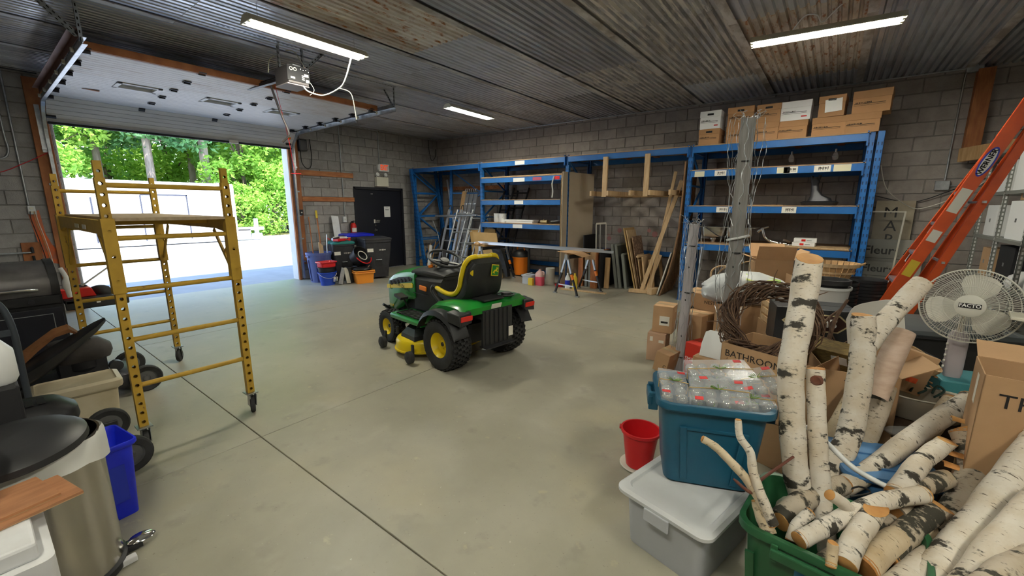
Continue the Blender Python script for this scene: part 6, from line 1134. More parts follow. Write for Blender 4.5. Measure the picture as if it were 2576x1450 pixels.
shelf_box('white carton on the second shelf from the top, far bay', 7.52, 1.27, .42, .34, .36, wm); shelf_box('white foam box stack on the second shelf, middle bay', 6.62, 1.27, .55, .36, .40, wm); shelf_box('brown box on top of the white foam stack', 6.55, 1.675, .20, .22, .095, M['cardboard'])
shelf_box('big white carton on the top shelf, middle bay', 6.6, 1.78, .72, .38, .42, wm); shelf_box('white carton on the top shelf, far bay', 7.45, 1.78, .6, .38, .34, wm); shelf_box('brown cardboard box on the third shelf, far bay', 7.42, .80, .30, .30, .33, M['cardboard']); shelf_box('black open crate on the third shelf, middle bay', 6.70, .80, .48, .36, .40, M['black_matte'])
shelf_box('white carton on the third shelf, near bay', 5.75, .80, .55, .36, .38, wm); shelf_box('white box on the second shelf, near bay', 5.7, 1.27, .55, .36, .44, wm); shelf_box('white carton on the top shelf, near bay', 5.7, 1.78, .6, .36, .40, wm)
pbag = thing('plastic_bag', 'white plastic bag on the third shelf beside the black crate', 'bag', (SX0+.14, 6.34, .802)); MB().loft([[Vector((.14*f*math.cos(2*PI*i/14)*(1+.12*math.sin(2.2*i)), .17*f*math.sin(2*PI*i/14), z)) for i in range(14)] for z, f in ((0,.9),(.05,1.05),(.12,.85),(.17,.4))]).build('body', M['white_plastic'], pbag, smooth=60)
for k in range(4):
    t = thing('metal_can', 'shiny metal can on the bottom shelf, number %s from the far end' % ('one','two','three','four')[k], 'can', (SX0+.10, 6.92-k*.15, .302), group='shiny cans'); MB().lathe([(0,0),(.055,0),(.055,.20),(.05,.205),(0,.2)], 20).build('body', M['chrome'], t, smooth=40)
# orange stepladder
ld = thing('stepladder', 'tall orange fibreglass stepladder leaning before the shelving', 'ladder', (0,0,0)); LO = M['ladder_orange']
def chan(p, q, w_, d, m, name, parent, wy=1):
    p, q = Vector(p), Vector(q); dr_ = (q-p).normalized(); f = Vector((0,1,0)).cross(dr_).normalized()
    o = MB().beam(p, q, w_, .006, (0,1,0)).build(name, m, parent)
    for s in (-1, 1): MB().beam(p+f*(s*w_/2)+Vector((0,wy*d/2,0)), q+f*(s*w_/2)+Vector((0,wy*d/2,0)), .006, d, (0,1,0)).build('flange', m, o)
    return o
k_ = .375; NZ = 2.75
n0, n1 = Vector((.262, 5.40, .0)), Vector((.262+k_*NZ, 5.52, NZ)); f0, f1 = Vector((.225, 6.02, 0)), Vector((.225+.418*NZ, 5.86, NZ))
r1 = chan(n0, n1, .095, .035, LO, 'front_rail', ld, 1); r2 = chan(f0, f1, .095, .035, LO, 'front_rail', ld, -1)
chan((.50,5.42,0),(.50+.325*NZ,5.53,NZ),.06,.03,LO,'rear_rail',ld,1); chan((.50,6.0,0),(.50+.345*NZ,5.85,NZ),.06,.03,LO,'rear_rail',ld,-1)
for k in range(8):
    z = .30+k*.287; a, b_ = n0.lerp(n1, z/NZ), f0.lerp(f1, z/NZ); s_ = MB().beam(a+Vector((0,.02,0)), b_-Vector((0,.02,0)), .09, .03, (0,0,1)).build('step', M['alu'], ld, bevel=.003)
    for e, sy in ((a,1),(b_,-1)): MB().beam(e+Vector((-.02,sy*.02,-.01)), e+Vector((-.05,sy*.14,-.0))+Vector((-.02,0,-.10)), .006, .012).build('step_brace', M['galv'], s_)
for z in (.55, 1.1, 1.65): a = Vector((.50+.325*z, 5.43, z)); MB().beam(a, a+Vector((0,.56,0)), .02, .02).build('rear_brace', M['galv'], ld)
MB().box(n1.lerp(f1,.5)+Vector((.05,0,.03)), (.22,.44,.05)).build('top_cap', LO, ld, bevel=.01)
lv = (n1-n0).normalized(); LX = Matrix((lv, Vector((0,-1,0)).cross(lv), Vector((0,-1,0)))).transposed()
def on_rail(z, off=0): return n0.lerp(n1, z/NZ)+Vector((0,-.0045,0))
for z, L_, w_, m_ in ((1.66,.22,.075,'label_white'),(1.34,.11,.07,'label_white')): MB().box(on_rail(z), (L_, w_, .002), LX).build('label_plate', M[m_], ld)
MB().box(on_rail(1.03), (.16,.07,.002), LX).build('warning_label', M['label_yellow'], ld)
ov = MB().lathe([(0,.001),(.13,.001),(.13,0)], 30, on_rail(1.99), LX @ Matrix.Diagonal((1,.33,1))).build('emblem', M['blue_plastic'], ld); MB().lathe([(0,.002),(.115,.002),(.115,.001)], 30, on_rail(1.99), LX @ Matrix.Diagonal((1,.27,1))).build('emblem_field', M['paper'], ov)
text('WERNER', .055, on_rail(1.99)+Vector((0,-.003,0)), LX.to_euler(), M['print'], ov, name='lettering', bold=.002)
# ================================================================ PEDESTAL FAN
fa2 = thing('pedestal_fan', 'white pedestal fan with a black name badge facing the camera', 'fan', (.68, 3.42, 0)); fw2 = mat('fan_white', (.62,.61,.54), .45)
hd = Vector((0,0,1.05)); ax = Vector((-.50,-2.6,.42)).normalized(); FM = ax.to_track_quat('Z','Y').to_matrix()
def fp3(r_, a, z): return hd+FM @ Vector((r_*math.cos(a), r_*math.sin(a), z))
RF = .208; g2 = MB()
for k in range(100):
    a = 2*PI*k/100; g2.tube([fp3(r_, a+(r_-.06)*1.4, z) for r_, z in ((.062,.075),(.11,.07),(.155,.055),(.19,.03),(RF,0))], .0011, 3)
for r_, z, t_ in ((.108,.0705,.0016),(.155,.0555,.0016),(.187,.033,.0016),(RF,0,.0045)): g2.tube([fp3(r_, 2*PI*i/56, z) for i in range(56)], t_, 5, closed=True)
g2.build('front_grille', fw2, fa2, smooth=60)
g3 = MB()
for k in range(70): a = 2*PI*k/70; g3.tube([fp3(r_, a, z) for r_, z in ((RF,-.004),(.19,-.045),(.12,-.07),(.06,-.07))], .0011, 3)
g3.tube([fp3(.15, 2*PI*i/40, -.062) for i in range(40)], .0016, 4, closed=True); g3.build('rear_grille', fw2, fa2, smooth=60)
bd = MB().lathe([(0,.082),(.05,.081),(.062,.074),(.062,.066)], 32, hd, FM).build('badge', fw2, fa2, smooth=40)
MB().box(hd+FM @ Vector((0,0,.083)), (.088,.026,.002), FM @ Matrix.Rotation(0,3,'Z')).build('name_plate', M['print'], bd)
text('FACTO', .026, hd+FM @ Vector((0,0,.0845)), FM.to_euler(), M['print_white'], bd, bold=.0006)
for k in range(3):
    a0 = R(78)+2*PI*k/3; rows = []
    for r_, wd in ((.03,.5),(.08,.62),(.13,.62),(.17,.45),(.18,.25)): rows.append([fp3(r_, a0+t*wd, .018*t+.005) for t in (-1,-.5,0,.5,1)])
    MB().add([v for q in rows for v in q], [(j*5+i, j*5+i+1, (j+1)*5+i+1, (j+1)*5+i) for j in range(4) for i in range(4)]).build('blade', mat('blade_white', (.70,.68,.60), .35), fa2, smooth=60)
MB().lathe([(0,.02),(.035,.02),(.035,-.02),(.055,-.06),(.06,-.12),(.045,-.17),(0,-.17)], 24, hd, FM).build('motor', fw2, fa2, smooth=40)
MB().cyl((0,.08,.62),(0,.08,1.0),.016).build('upper_pole', M['chrome'], fa2, smooth=40); MB().loft([rring(.075,.06,.02,.60,4,0,.08), rring(.085,.07,.02,.63,4,0,.08), rring(.085,.07,.02,.85,4,0,.08), rring(.06,.05,.02,.88,4,0,.08)]).build('control_box', mat('fan_mauve', (.40,.36,.38), .5), fa2, smooth=40)
for k in range(5): MB().cyl((-.05,.06,.66+k*.035),(-.042,.06,.66+k*.035),.008,n=8).build('button', fw2, fa2)
MB().cyl((0,.08,.0),(0,.08,.62),.022).lathe([(0,.03),(.06,.03),(.2,.012),(.21,0),(0,0)], 28, (0,.08,0)).build('stand', fw2, fa2, smooth=40)
# ================================================================ WIRE-WRAPPED POSTS
pm1 = mat('post_weathered', (.52,.50,.52), .55, col2=(.36,.34,.36), scale=4, stretch=(8,8,.7), detail=6); pm2 = mat('post_grey', (.30,.29,.28), .55, metal=.3, col2=(.20,.19,.18), scale=5, stretch=(8,8,.6), detail=6)
def wire_post(label, p, q, w_, m, seed, z0=0.0, flare=.045):
    t = thing('fence_post', label, 'post', (0,0,0), group='wire-wrapped posts'); p, q = Vector(p), Vector(q); rr = random.Random(seed)
    MB().beam(p, q, w_, w_, (1,.2,0)).build('post', m, t, bevel=.005); L = (q-p).length; d = (q-p).normalized(); s1 = d.cross(Vector((.3,1,0))).normalized(); s2 = d.cross(s1)
    wm_ = MB(); nst = 13; cell = .05
    off = [rr.uniform(.0, flare) for _ in range(nst)]
    for k in range(nst):
        pts = []; n = int(L/cell)
        for i in range(n+1):
            a = 2*PI*(k+(.42 if (i//2+k) % 2 else .0)+rr.uniform(-.06,.06))/nst; rad = w_*.76+off[k]*(.5+.5*math.sin(i*.31+k))+rr.uniform(0,.006)
            pts.append(p+d*(i*L/n+rr.uniform(-.006,.006))+s1*(rad*math.cos(a))+s2*(rad*math.sin(a)))
        wm_.tube(pts, .0021, 3)
    o = wm_.build('chicken_wire', M['galv'], t); o['kind'] = 'stuff'; cu = MB()
    for k in range(16):
        a = rr.uniform(0,2*PI); b0 = q+s1*(w_*.7*math.cos(a))+s2*(w_*.7*math.sin(a)); pts = [b0]
        for i in range(4): pts.append(pts[-1]+Vector((rr.uniform(-.03,.03), rr.uniform(-.03,.03), rr.uniform(-.008,.03))))
        cu.tube(smoothpts(pts,2), .0021, 3)
    cu.build('wire_curls', M['galv'], t)['kind'] = 'stuff'
    for f in (.10, .55, .86): c = p.lerp(q, f); MB().beam(c-s1*(w_*.56), c+s1*(w_*.56), w_*1.1, .008, d).build('tie', M['black_rubber'], t)
    for f in (.25, .5, .72): c = p.lerp(q, f)-s2*0; MB().cyl(c+Vector((0,-w_*.51,0)), c+Vector((0,-w_*.505,0)), .010, n=10).build('bolt_hole', M['black_matte'], t)
    return t
wire_post('short pale square post wrapped in chicken wire', (-1.055, 4.15, .0), (-1.03, 4.19, 1.44), .085, pm1, 3); wire_post('tall grey post wrapped in chicken wire beside the white sack', (-.585, 3.72, .0), (-.60, 3.76, 2.26), .10, pm2, 5, flare=.07)
tag(MB().tube([(-.585+.075*math.cos(2*PI*i/20), 3.74+.075*math.sin(2*PI*i/20), 1.36+.02*math.cos(2*PI*i/20)) for i in range(20)], .009, 6, closed=True).build('cable_tie', M['white_plastic'], smooth=60), 'white plastic ring around the tall grey post', 'ring')
tag(MB().tube([(-1.62,7.0,.01),(-1.60,7.1,.98)], .012).build('thin_rod', M['galv'], smooth=50), 'thin grey rod standing behind the short wire post', 'rod')
# ================================================================ BOXES BEYOND THE TEAL BIN
cp = mat('cardboard_pink', (.50,.33,.22), .85, col2=(.46,.29,.19), scale=3, rand=.06)
cbox('small square carton on the floor at the left of the box pile', .185, .24, .30, (-1.335, 4.36, 0), R(6), m=cp, texts=(((.03,.05),0,'-y',-.05,.24,M['label_white']),((.05,.03),0,'-y',.05,.22,M['label_white'])))
MBt = cbox('small carton with a bar code label stacked on the square one', .20, .24, .285, (-1.30, 4.42, .302), R(4), texts=(((.10,.10),0,'-y',.02,.13,M['label_white']),((.07,.02),0,'-y',.02,.115,M['print'])))
cbox('tall narrow carton leaning right of the stacked cartons', .26, .30, .50, (-1.03, 4.62, 0), R(-14))
cbox('large printed carton with block letters under the white sack', .44, .34, .34, (-1.0, 4.95, .335), R(-8), texts=(('NESTLE', .05, '-y', .10, .25), ('A', .16, '-y', -.10, .13), ('MASQUES EN DE', .035, '-y', .10, .10))); cbox('plain carton carrying the large printed one', .46, .38, .33, (-.98, 4.97, 0), R(-8), tape=False)
cbox('low tilted carton with a dark letter C at the foot of the short post', .14, .26, .20, (-1.155, 4.05, .02), R(-10), rot=(0, R(10), R(-10)), texts=(('C', .05, '-y', .04, .07),))
sb_ = cbox('bright red drinks carton behind the short post', .25, .22, .33, (-.83, 4.12, .0), R(-22), m=mat('red_carton', (.58,.035,.02), .5), tape=False, name='drinks_carton', cat='carton', texts=(('SMIRNOFF', .052, '-y', .0, .17, M['print_white']),)); 
tag(MB().loft([rring(.20,.03,.012,0), rring(.22,.035,.015,.10), rring(.21,.03,.012,.20), rring(.15,.02,.008,.22)]).build('plastic_cover', M['white_plastic'], smooth=40, loc=(-.62,3.40,.44), rot=(R(-30),0,R(-10))), 'white plastic lid poking up behind the teal bin', 'lid'); cbox('small carton under the white lid behind the teal bin', .24, .20, .445, (-.62, 3.44, 0), R(-10), tape=False)
for k in range(3): tag(MB().tube([(-.70+.018*k,4.35+.02*k,.02),(-.72+.02*k,4.40,.76-.03*k)], .010).build('white_rod', M['white_plastic'], smooth=50), 'thin white rod standing by the red carton, %s of three' % ('left','middle','right')[k], 'rod', 'thin white rods')
# white sack
bagm = mat('sack_white', (.62,.64,.63), .4, bump=.6, bscale=6, col2=(.55,.57,.58), scale=4); sk2 = thing('soil_sack', 'plump white plastic sack with green and yellow print', 'sack', (-.56, 4.62, .67), R(24)); sk2.scale = (1,1.05,1.3)
rg = []
for k, (x, hy, hz, cz) in enumerate(((-.44,.03,.04,.09),(-.42,.12,.06,.09),(-.34,.17,.10,.10),(-.15,.20,.125,.12),(.05,.20,.12,.11),(.25,.18,.10,.09),(.38,.15,.06,.06),(.44,.12,.015,.03))):
    rg.append([Vector((x+.012*math.sin(i*1.9+k), hy*math.cos(2*PI*i/20)*(1+.05*math.sin(i*2.7+k)), cz+hz*math.sin(2*PI*i/20)*(1+.07*math.sin(i*1.3+k*2)))) for i in range(20)])
MB().loft(rg).build('body', bagm, sk2, smooth=70)
pr_ = MB().add([(-.10,-.165,.195),(.22,-.15,.165),(.22,-.07,.193),(-.08,-.07,.236)], [(0,1,2,3)]).build('printed_panel', mat('sack_green', (.25,.50,.10), .5, col2=(.70,.72,.10), scale=9), sk2)
cbox('closed carton supporting the white sack', .62, .44, .66, (-.56, 4.70, .0), R(10), tape=False)
cbox('open carton with raised flaps beyond the white sack', .36, .34, .36, (-.50, 5.45, .68), R(18), flaps=(62, 58, 20, 35), texts=(((.06,.02),0,'+x',.0,.13,M['print']),)); cbox('big plain carton under the open one', .60, .50, .675, (-.48, 5.48, 0), R(10), tape=False)
tag(MB().loft([rring(.09,.03,.012,0), rring(.10,.035,.014,.10), rring(.05,.03,.012,.16)]).build('white_glove', M['paper'], smooth=50, loc=(-.44,5.45,.93), rot=(.2,.1,.6)), 'white glove sticking out of the open carton', 'glove')
cbox('tall open-topped carton marked 2x3.7L', .24, .26, .36, (-.16, 5.12, .56), R(24), flaps=(None,None,None,80), texts=(('2x3.7L', .042, '-y', -.05, .31),)); cbox('carton under the one marked 2x3.7L', .40, .40, .555, (-.13, 5.14, 0), R(20), tape=False)
cr = thing('slatted_crate', 'small wooden slatted crate below the tall carton', 'crate', (-.22, 4.30, .60), R(22))
for z in (.0,.07,.14): 
    for s in (-1,1): MB().b2(-.17,s*.12-.005,z,.17,s*.12+.005,z+.045).build('slat', M['pale_wood'], cr); MB().b2(s*.17-.005,-.12,z,s*.17+.005,.12,z+.045).build('slat', M['pale_wood'], cr)
for sx in (-.165,.165):
    for sy in (-.115,.115): MB().b2(sx-.012,sy-.012,0,sx+.012,sy+.012,.22).build('corner_post', M['pale_wood'], cr)
cbox('carton hidden under the slatted crate', .40, .34, .595, (-.20, 4.30, 0), R(22), tape=False)
for k in range(3): tag(MB().tube(smoothpts([(-1.02+.05*k,5.15,.70),(-1.05+.08*k,5.2,.86),(-.98+.12*k,5.22,.93+.03*k),(-.90+.13*k,5.2,.94+.04*k)],4), .011-.002*k, 6).build('curled_root', M['pale_wood'], smooth=60), 'pale curled root rising behind the white sack, %s' % ('leftmost','middle one','rightmost')[k], 'root', 'curled roots')
# basket, pots, bucket
ba = thing('bushel_basket', 'round wooden bushel basket on the black pots', 'basket', (.06, 5.10, .90)); ba.scale = (.82,.82,.95)
for k in range(22):
    a = 2*PI*k/22; a2 = 2*PI*(k+.86)/22
    MB().add([(.15*math.cos(a),.15*math.sin(a),0),(.15*math.cos(a2),.15*math.sin(a2),0),(.235*math.cos(a2),.235*math.sin(a2),.18),(.235*math.cos(a),.235*math.sin(a),.18),(.145*math.cos(a),.145*math.sin(a),.003),(.145*math.cos(a2),.145*math.sin(a2),.003),(.23*math.cos(a2),.23*math.sin(a2),.18),(.23*math.cos(a),.23*math.sin(a),.18)], [(0,1,2,3),(7,6,5,4),(0,3,7,4),(1,5,6,2)]).build('slat', M['wood'], ba)
for r_, z, h in ((.24,.15,.035),(.20,.08,.02)): MB().lathe([(r_,z),(r_+.006,z),(r_+.010,z+h),(r_+.003,z+h),(r_,z)], 30).build('hoop', M['pale_wood'], ba, smooth=40)
MB().lathe([(0,.004),(.15,.004)], 22).build('bottom', M['wood'], ba)
for s in (-1,1): MB().tube(smoothpts([(s*.24,-.06,.17),(s*.28,-.03,.19),(s*.28,.03,.19),(s*.24,.06,.17)],3), .008, 6).build('handle', M['wood'], ba, smooth=60)
def pots(label, x, y, n, r_, z0, dz=.032):
    for k in range(n): t = thing('plant_pot', label % ('bottom','second','third','fourth','fifth','sixth','seventh','eighth','ninth','tenth','eleventh','top')[min(k,11) if k < n-1 else 11], 'pot', (x, y, z0+k*dz), group='stacked black pots'); MB().lathe([(0,.0),(r_*.8,0),(r_*.96,.17),(r_*1.06,.17),(r_*1.06,.20),(r_,.20),(r_*.78,.01),(0,.01)], 22).build('body', M['black_plastic'], t, smooth=40)
pots('black nursery pot, %s of the tall stack by the signs', .36, 5.62, 12, .15, .30, .034); pots('black nursery pot, %s of the stack under the basket', .12, 5.12, 9, .15, .40, .037)
cbox('carton standing under the tall pot stack', .40,.40,.295, (.36,5.62,0), 0, tape=False); cbox('carton standing under the basket pot stack', .40,.40,.395, (.10,5.12,0), 0, tape=False)
bk3 = thing('bucket', 'white bucket holding a black pot behind the black carton', 'bucket', (.045, 4.52, .64)); bucket(bk3, .12, .15, .29, M['white_plastic']); po = thing('plant_pot', 'black pot rim sitting in the white bucket', 'pot', (.045, 4.52, .80)); MB().lathe([(0,.0),(.10,0),(.13,.15),(.150,.15),(.150,.19),(.13,.19),(.10,.01)], 24).build('body', M['black_plastic'], po, smooth=40)
cbox('carton holding up the white bucket', .40,.40,.635, (.06,4.54,0), R(10), tape=False)
blk = mat('carton_black', (.022,.024,.028), .4)
b1_ = cbox('black drinks carton with a gold framed logo behind the wreath', .50, .32, .30, (-.05, 3.80, .58), R(14), m=blk, tape=False, name='drinks_carton', cat='carton')
MB().prism([(-.21,0),(-.14,.065),(.14,.065),(.21,0),(.14,-.065),(-.14,-.065)], (.0,-.1612,.20), (1,0,0), (0,0,1), (0,.001,0)).build('logo_frame', mat('gold', (.60,.50,.28), .5), b1_); MB().prism([(-.195,0),(-.135,.055),(.135,.055),(.195,0),(.135,-.055),(-.135,-.055)], (.0,-.1622,.20), (1,0,0), (0,0,1), (0,.001,0)).build('logo_field', mat('logo_dark', (.05,.015,.01), .5), b1_)
text('BAILEYS', .085, (0,-.1632,.20), (PI/2,0,0), M['print_white'], b1_, sx=.85, bold=.002); marks(.16, .022, (.05,-.1612,.08), (PI/2,0,0), M['galv'], b1_, 9, 3); cbox('carton under the black drinks carton', .52,.40,.575, (-.03,3.84,0), R(14), tape=False)
# bathroom tissue carton with the vine wreath
bt = cbox('open carton printed Bathroom Tissue under the vine wreath', .54, .40, .42, (-.17, 3.06, .30), R(-19), flaps=(None, None, None, None), texts=(('BATHROOM', .062, '-y', -.07, .355), ('TISSUE', .062, '-y', .19, .355), ('UNIQUE', .05, '-y', .12, .26))); cbox('carton beneath the Bathroom Tissue one', .54,.42,.295, (-.16,3.07,0), R(-19), tape=False)
cbox('open brown carton full of twigs behind the birch logs', .34, .34, .70, (.19, 3.05, 0), R(14), flaps=(None, None, None, 30), texts=(('Y', .06, '-y', -.06, .63),))
twm = [mat('vine_a', (.10,.055,.032), .85, col2=(.055,.03,.02), scale=20), mat('vine_b', (.17,.10,.06), .85, col2=(.09,.05,.03), scale=18)]
wr_ = thing('vine_wreath', 'brown twisted vine wreath resting in the open carton', 'wreath', (-.27, 3.14, .86), rot=(R(56), R(6), R(-20))); wr_.scale = (1.28,1.2,1.25); rr = random.Random(11)
for part in range(2):
    b = MB()
    for k in range(38):
        a0 = rr.uniform(0,2*PI); ln = rr.uniform(2.5,6.0); n = 22; r0 = rr.uniform(.165,.225); ph = rr.uniform(0,6); am = rr.uniform(.012,.04); pts = []
        for i in range(n):
            a = a0+ln*i/(n-1); q = ph+3.2*a; pts.append(((r0+am*math.cos(q))*math.cos(a), (r0+am*math.cos(q))*math.sin(a), am*1.3*math.sin(q)))
        b.tube(pts, rr.uniform(.0022,.0042), 5)
    b.build('vine_strands', twm[part], wr_, smooth=60)
rr = random.Random(5)
for k in range(7):
    a = 2*PI*k/7; d = Vector((math.cos(a),math.sin(a),rr.uniform(-.3,.5))); p = Vector((.2*math.cos(a),.2*math.sin(a),0)); MB().tube(smoothpts([p, p+d*.05+Vector((0,0,.02)), p+d*.10+Vector((.01,.0,.01))],3), [.004,.004,.003,.003,.002,.002,.001], 5).build('twig_end', twm[1], wr_, smooth=60)
for k, (p, q, r_, l) in enumerate((((-0.256, 3.007, 0.132), (-0.078, 3.393, 0.619), .010, 'long vine stick lying across the wreath'), ((-0.067, 3.087, 0.190), (0.103, 3.593, 0.848), .012, 'thick forked vine stem rising behind the big birch log'), ((0.044, 3.297, 0.549), (0.145, 3.562, 0.986), .016, 'dark knotty vine stem with a cut top'), ((-0.028, 3.368, 0.679), (0.127, 3.611, 0.919), .012, 'slanting vine stem left of the knotty one'), ((0.128, 3.361, 0.549), (0.057, 3.432, 0.874), .008, 'thin curved vine right of the big birch log'), ((-0.018, 3.187, 0.569), (0.173, 3.520, 0.708), .008, 'low vine twig in the twig carton'), ((0.035, 3.228, 0.637), (0.237, 3.569, 0.538), .007, 'short vine twig at the carton rim'))):
    p, q = Vector(p), Vector(q); m_ = p.lerp(q,.5)+Vector((rr.uniform(-.03,.03),rr.uniform(-.03,.03),rr.uniform(-.02,.03))); tag(MB().tube(smoothpts([p,p.lerp(m_,.5)+Vector((.01,0,.01)),m_,m_.lerp(q,.5)-Vector((.012,0,0)),q],3), [r_*(1.1-.5*i/12) for i in range(13)], 7).build('grape_vine', twm[k%2], smooth=60), l, 'vine', 'vine stems')
gp = thing('moss_box', 'packet of golden straw with a bar code in the twig carton', 'packet', (.10, 3.20, .66), rot=(R(30),0,R(-20))); MB().b2(-.14,-.05,-.12,.14,.05,.12).build('body', mat('straw', (.28,.19,.06), .85, col2=(.12,.08,.03), scale=30, stretch=(1,6,6)), gp); MB().b2(.02,-.053,.03,.10,-.051,.09).build('label_plate', M['paper'], gp)
# ================================================================ TEAL BIN, CLEAR BIN, RED BUCKET
cb_ = thing('clear_storage_bin', 'frosted clear storage bin with a white lid under the teal bin', 'storage bin', (-.385, 1.965, 0), R(-14)); tote(cb_, .41, .58, .285, M['frost_plastic'], .88, .05, rim=.008)
MB().loft([rring(.44,.61,.05,.265,5), rring(.46,.63,.055,.275,5), rring(.46,.63,.055,.290,5), rring(.43,.60,.05,.302,5), rring(.38,.54,.04,.302,5), rring(.365,.525,.04,.292,5), rring(.33,.49,.03,.292,5)]).build('lid', mat('lid_white', (.60,.61,.62), .5, col2=(.54,.55,.55), scale=3), cb_, smooth=35)
MB().b2(-.06,-.325,.22,.06,-.315,.28).build('latch', M['frost_plastic'], cb_, bevel=.004)
teal = mat('teal_plastic', (.006,.068,.125), .42, col2=(.008,.08,.14), scale=3); tl = thing('teal_tote', 'dark teal plastic tote filled with boxed ornaments', 'tote', (-.385, 2.105, .304), R(22))
tb_ = tote(tl, .47, .38, .415, teal, .82, .06, rim=.035, rimh=.03)
for x in (-.13,.13): MB().beam((x*.82,-.157,.02),(x,-.185,.30),.012,.03,(1,0,0)).build('panel_rib', teal, tb_, bevel=.003)
MB().b2(-.14,-.183,.285,.14,-.175,.297).build('panel_ledge', teal, tb_)
for s in (-1,1):
    for y in (-.06,.06): MB().b2(s*.235, y-.012, .31, s*.28, y+.012, .40).build('handle_post', teal, tl, bevel=.004)
    MB().b2(s*.262, -.075, .335, s*.285, .075, .385).build('handle', teal, tl, bevel=.006)
red_l = M['print_red']; bub = mat('bauble', (.66,.68,.66), .04, metal=.6, alpha=.55); sprig = mat('sprig', (.12,.22,.04), .7); raf = mat('raffia', (.42,.28,.10), .7)
rr = random.Random(21)
ball = MB().lathe([(.0001,-.026),(.014,-.022),(.024,-.010),(.026,0),(.024,.010),(.014,.022),(.0001,.026)], 12).mesh('bauble', bub, 60)
def ornament_box(label, loc, rot, nx, ny, w_, d, h=.065):
    t = thing('ornament_box', label, 'ornament box', loc, rot=rot, group='clear ornament boxes')
    MB().b2(-w_/2,-d/2,0,w_/2,d/2,h).build('clear_case', M['clear_plastic'], t, bevel=.003)
    for i in range(nx):
        for j in range(ny): link_mesh('bauble', ball, t, ((i+.5)*w_/nx-w_/2, (j+.5)*d/ny-d/2, .032), (rr.uniform(0,3),rr.uniform(0,3),0))
    for (x, y) in ((-w_*.34,-d*.40),(w_*.36,d*.40)): MB().b2(x-.018,y-.012,h,x+.018,y+.012,h+.0012).build('red_label', red_l, t)
    MB().tube([(-w_/2-.002,.0,.01),(-w_/2-.002,.0,h+.003),(0,.005,h+.004),(w_/2+.002,-.005,h+.003),(w_/2+.002,0,.01)], .0022, 5).build('raffia_tie', raf, t)
    s = MB()
    for k in range(14): a = rr.uniform(0,2*PI); s.tube([(0,0,h+.004),(.035*math.cos(a),.02*math.sin(a),h+.016)], .0014, 3)
    s.build('sprig', sprig, t); s2 = MB()
    for k in range(26): p = (rr.uniform(-w_/2.1,w_/2.1), rr.uniform(-d/2.1,d/2.1), rr.uniform(.006,.05)); s2.tube([p, (p[0]+rr.uniform(-.03,.03), p[1]+rr.uniform(-.03,.03), p[2]+rr.uniform(-.01,.015))], .0016, 3)
    s2.build('filler', sprig if rr.random() < .6 else raf, t); return t
ornament_box('clear ornament box nearest the left rim of the teal tote', (-.535, 2.02, .690), (R(2),R(4),R(22)), 2, 4, .13, .30); ornament_box('clear ornament box on top at the back of the teal tote', (-.36, 2.19, .745), (R(8),R(-3),R(30)), 5, 3, .30, .20); ornament_box('clear ornament box at the front of the teal tote', (-.33, 2.045, .700), (R(14),R(-4),R(16)), 4, 3, .25, .18)
ornament_box('clear ornament box tilted at the right rim of the teal tote', (-.19, 2.21, .738), (R(10),R(-14),R(24)), 3, 3, .17, .18); ornament_box('clear ornament box low in the front right of the tote', (-.195, 2.085, .672), (R(4),R(-3),R(22)), 3, 2, .18, .10)
rbk = thing('bucket', 'red plastic bucket behind the clear storage bin', 'bucket', (-.79, 2.36, .02), R(20)); rbk.scale = (.92,.92,.95); bucket(rbk, .085, .118, .25, M['red_plastic'], lip=.012); MB().prism([(-.03,.0),(.03,0),(.02,.02),(-.02,.02)], (-.118,0,.235), (0,1,0), (-1,0,.3), (0,0,.012)).build('spout', M['red_plastic'], rbk)
tag(MB().lathe([(.0,0),(.10,0),(.115,.012),(.11,.018),(0,.01)], 24, (-.795,2.37,.0)).build('pot_saucer', M['off_white'], smooth=40), 'pale saucer under the red bucket', 'saucer')
# ================================================================ GREEN TOTE AND BIRCH LOGS
gt = mat('tote_green', (.014,.085,.030), .45, col2=(.018,.10,.038), scale=3); gt_ = thing('green_tote', 'dark green plastic tote holding birch logs', 'tote', (.135, 1.83, 0), R(-6)); gb_ = tote(gt_, .52, .42, .42, gt, .84, .07, rim=.035, rimh=.03)
for x in (-.14,.14): MB().b2(x-.012,-.235,.33,x+.012,-.205,.40).build('handle_post', gt, gt_, bevel=.004)
MB().b2(-.15,-.245,.345,.15,-.225,.385).build('handle', gt, gt_, bevel=.006); MB().beam((-.20,-.17,.02),(-.22,-.20,.30),.01,.03,(1,0,0)).build('panel_rib', gt, gb_); MB().beam((.20,-.17,.02),(.22,-.20,.30),.01,.03,(1,0,0)).build('panel_rib', gt, gb_)
lb = MB().box((-.02,-.206,.22),(.11,.003,.20),(R(-5),0,0)).build('product_label', mat('label_blue', (.03,.22,.42), .5), gt_); MB().box((-.02,-.2155,.295),(.075,.002,.028),(R(-5),0,0)).build('red_patch', M['print_red'], lb); text('Rubbermaid', .016, (-.02,-.2175,.295), (R(85),0,0), M['print_white'], lb); marks(.075, .012, (-.02,-.2125,.255), (R(85),0,0), M['print_white'], lb, 9, 2); marks(.04, .012, (-.02,-.2105,.232), (R(85),0,0), M['print_white'], lb, 5, 6)
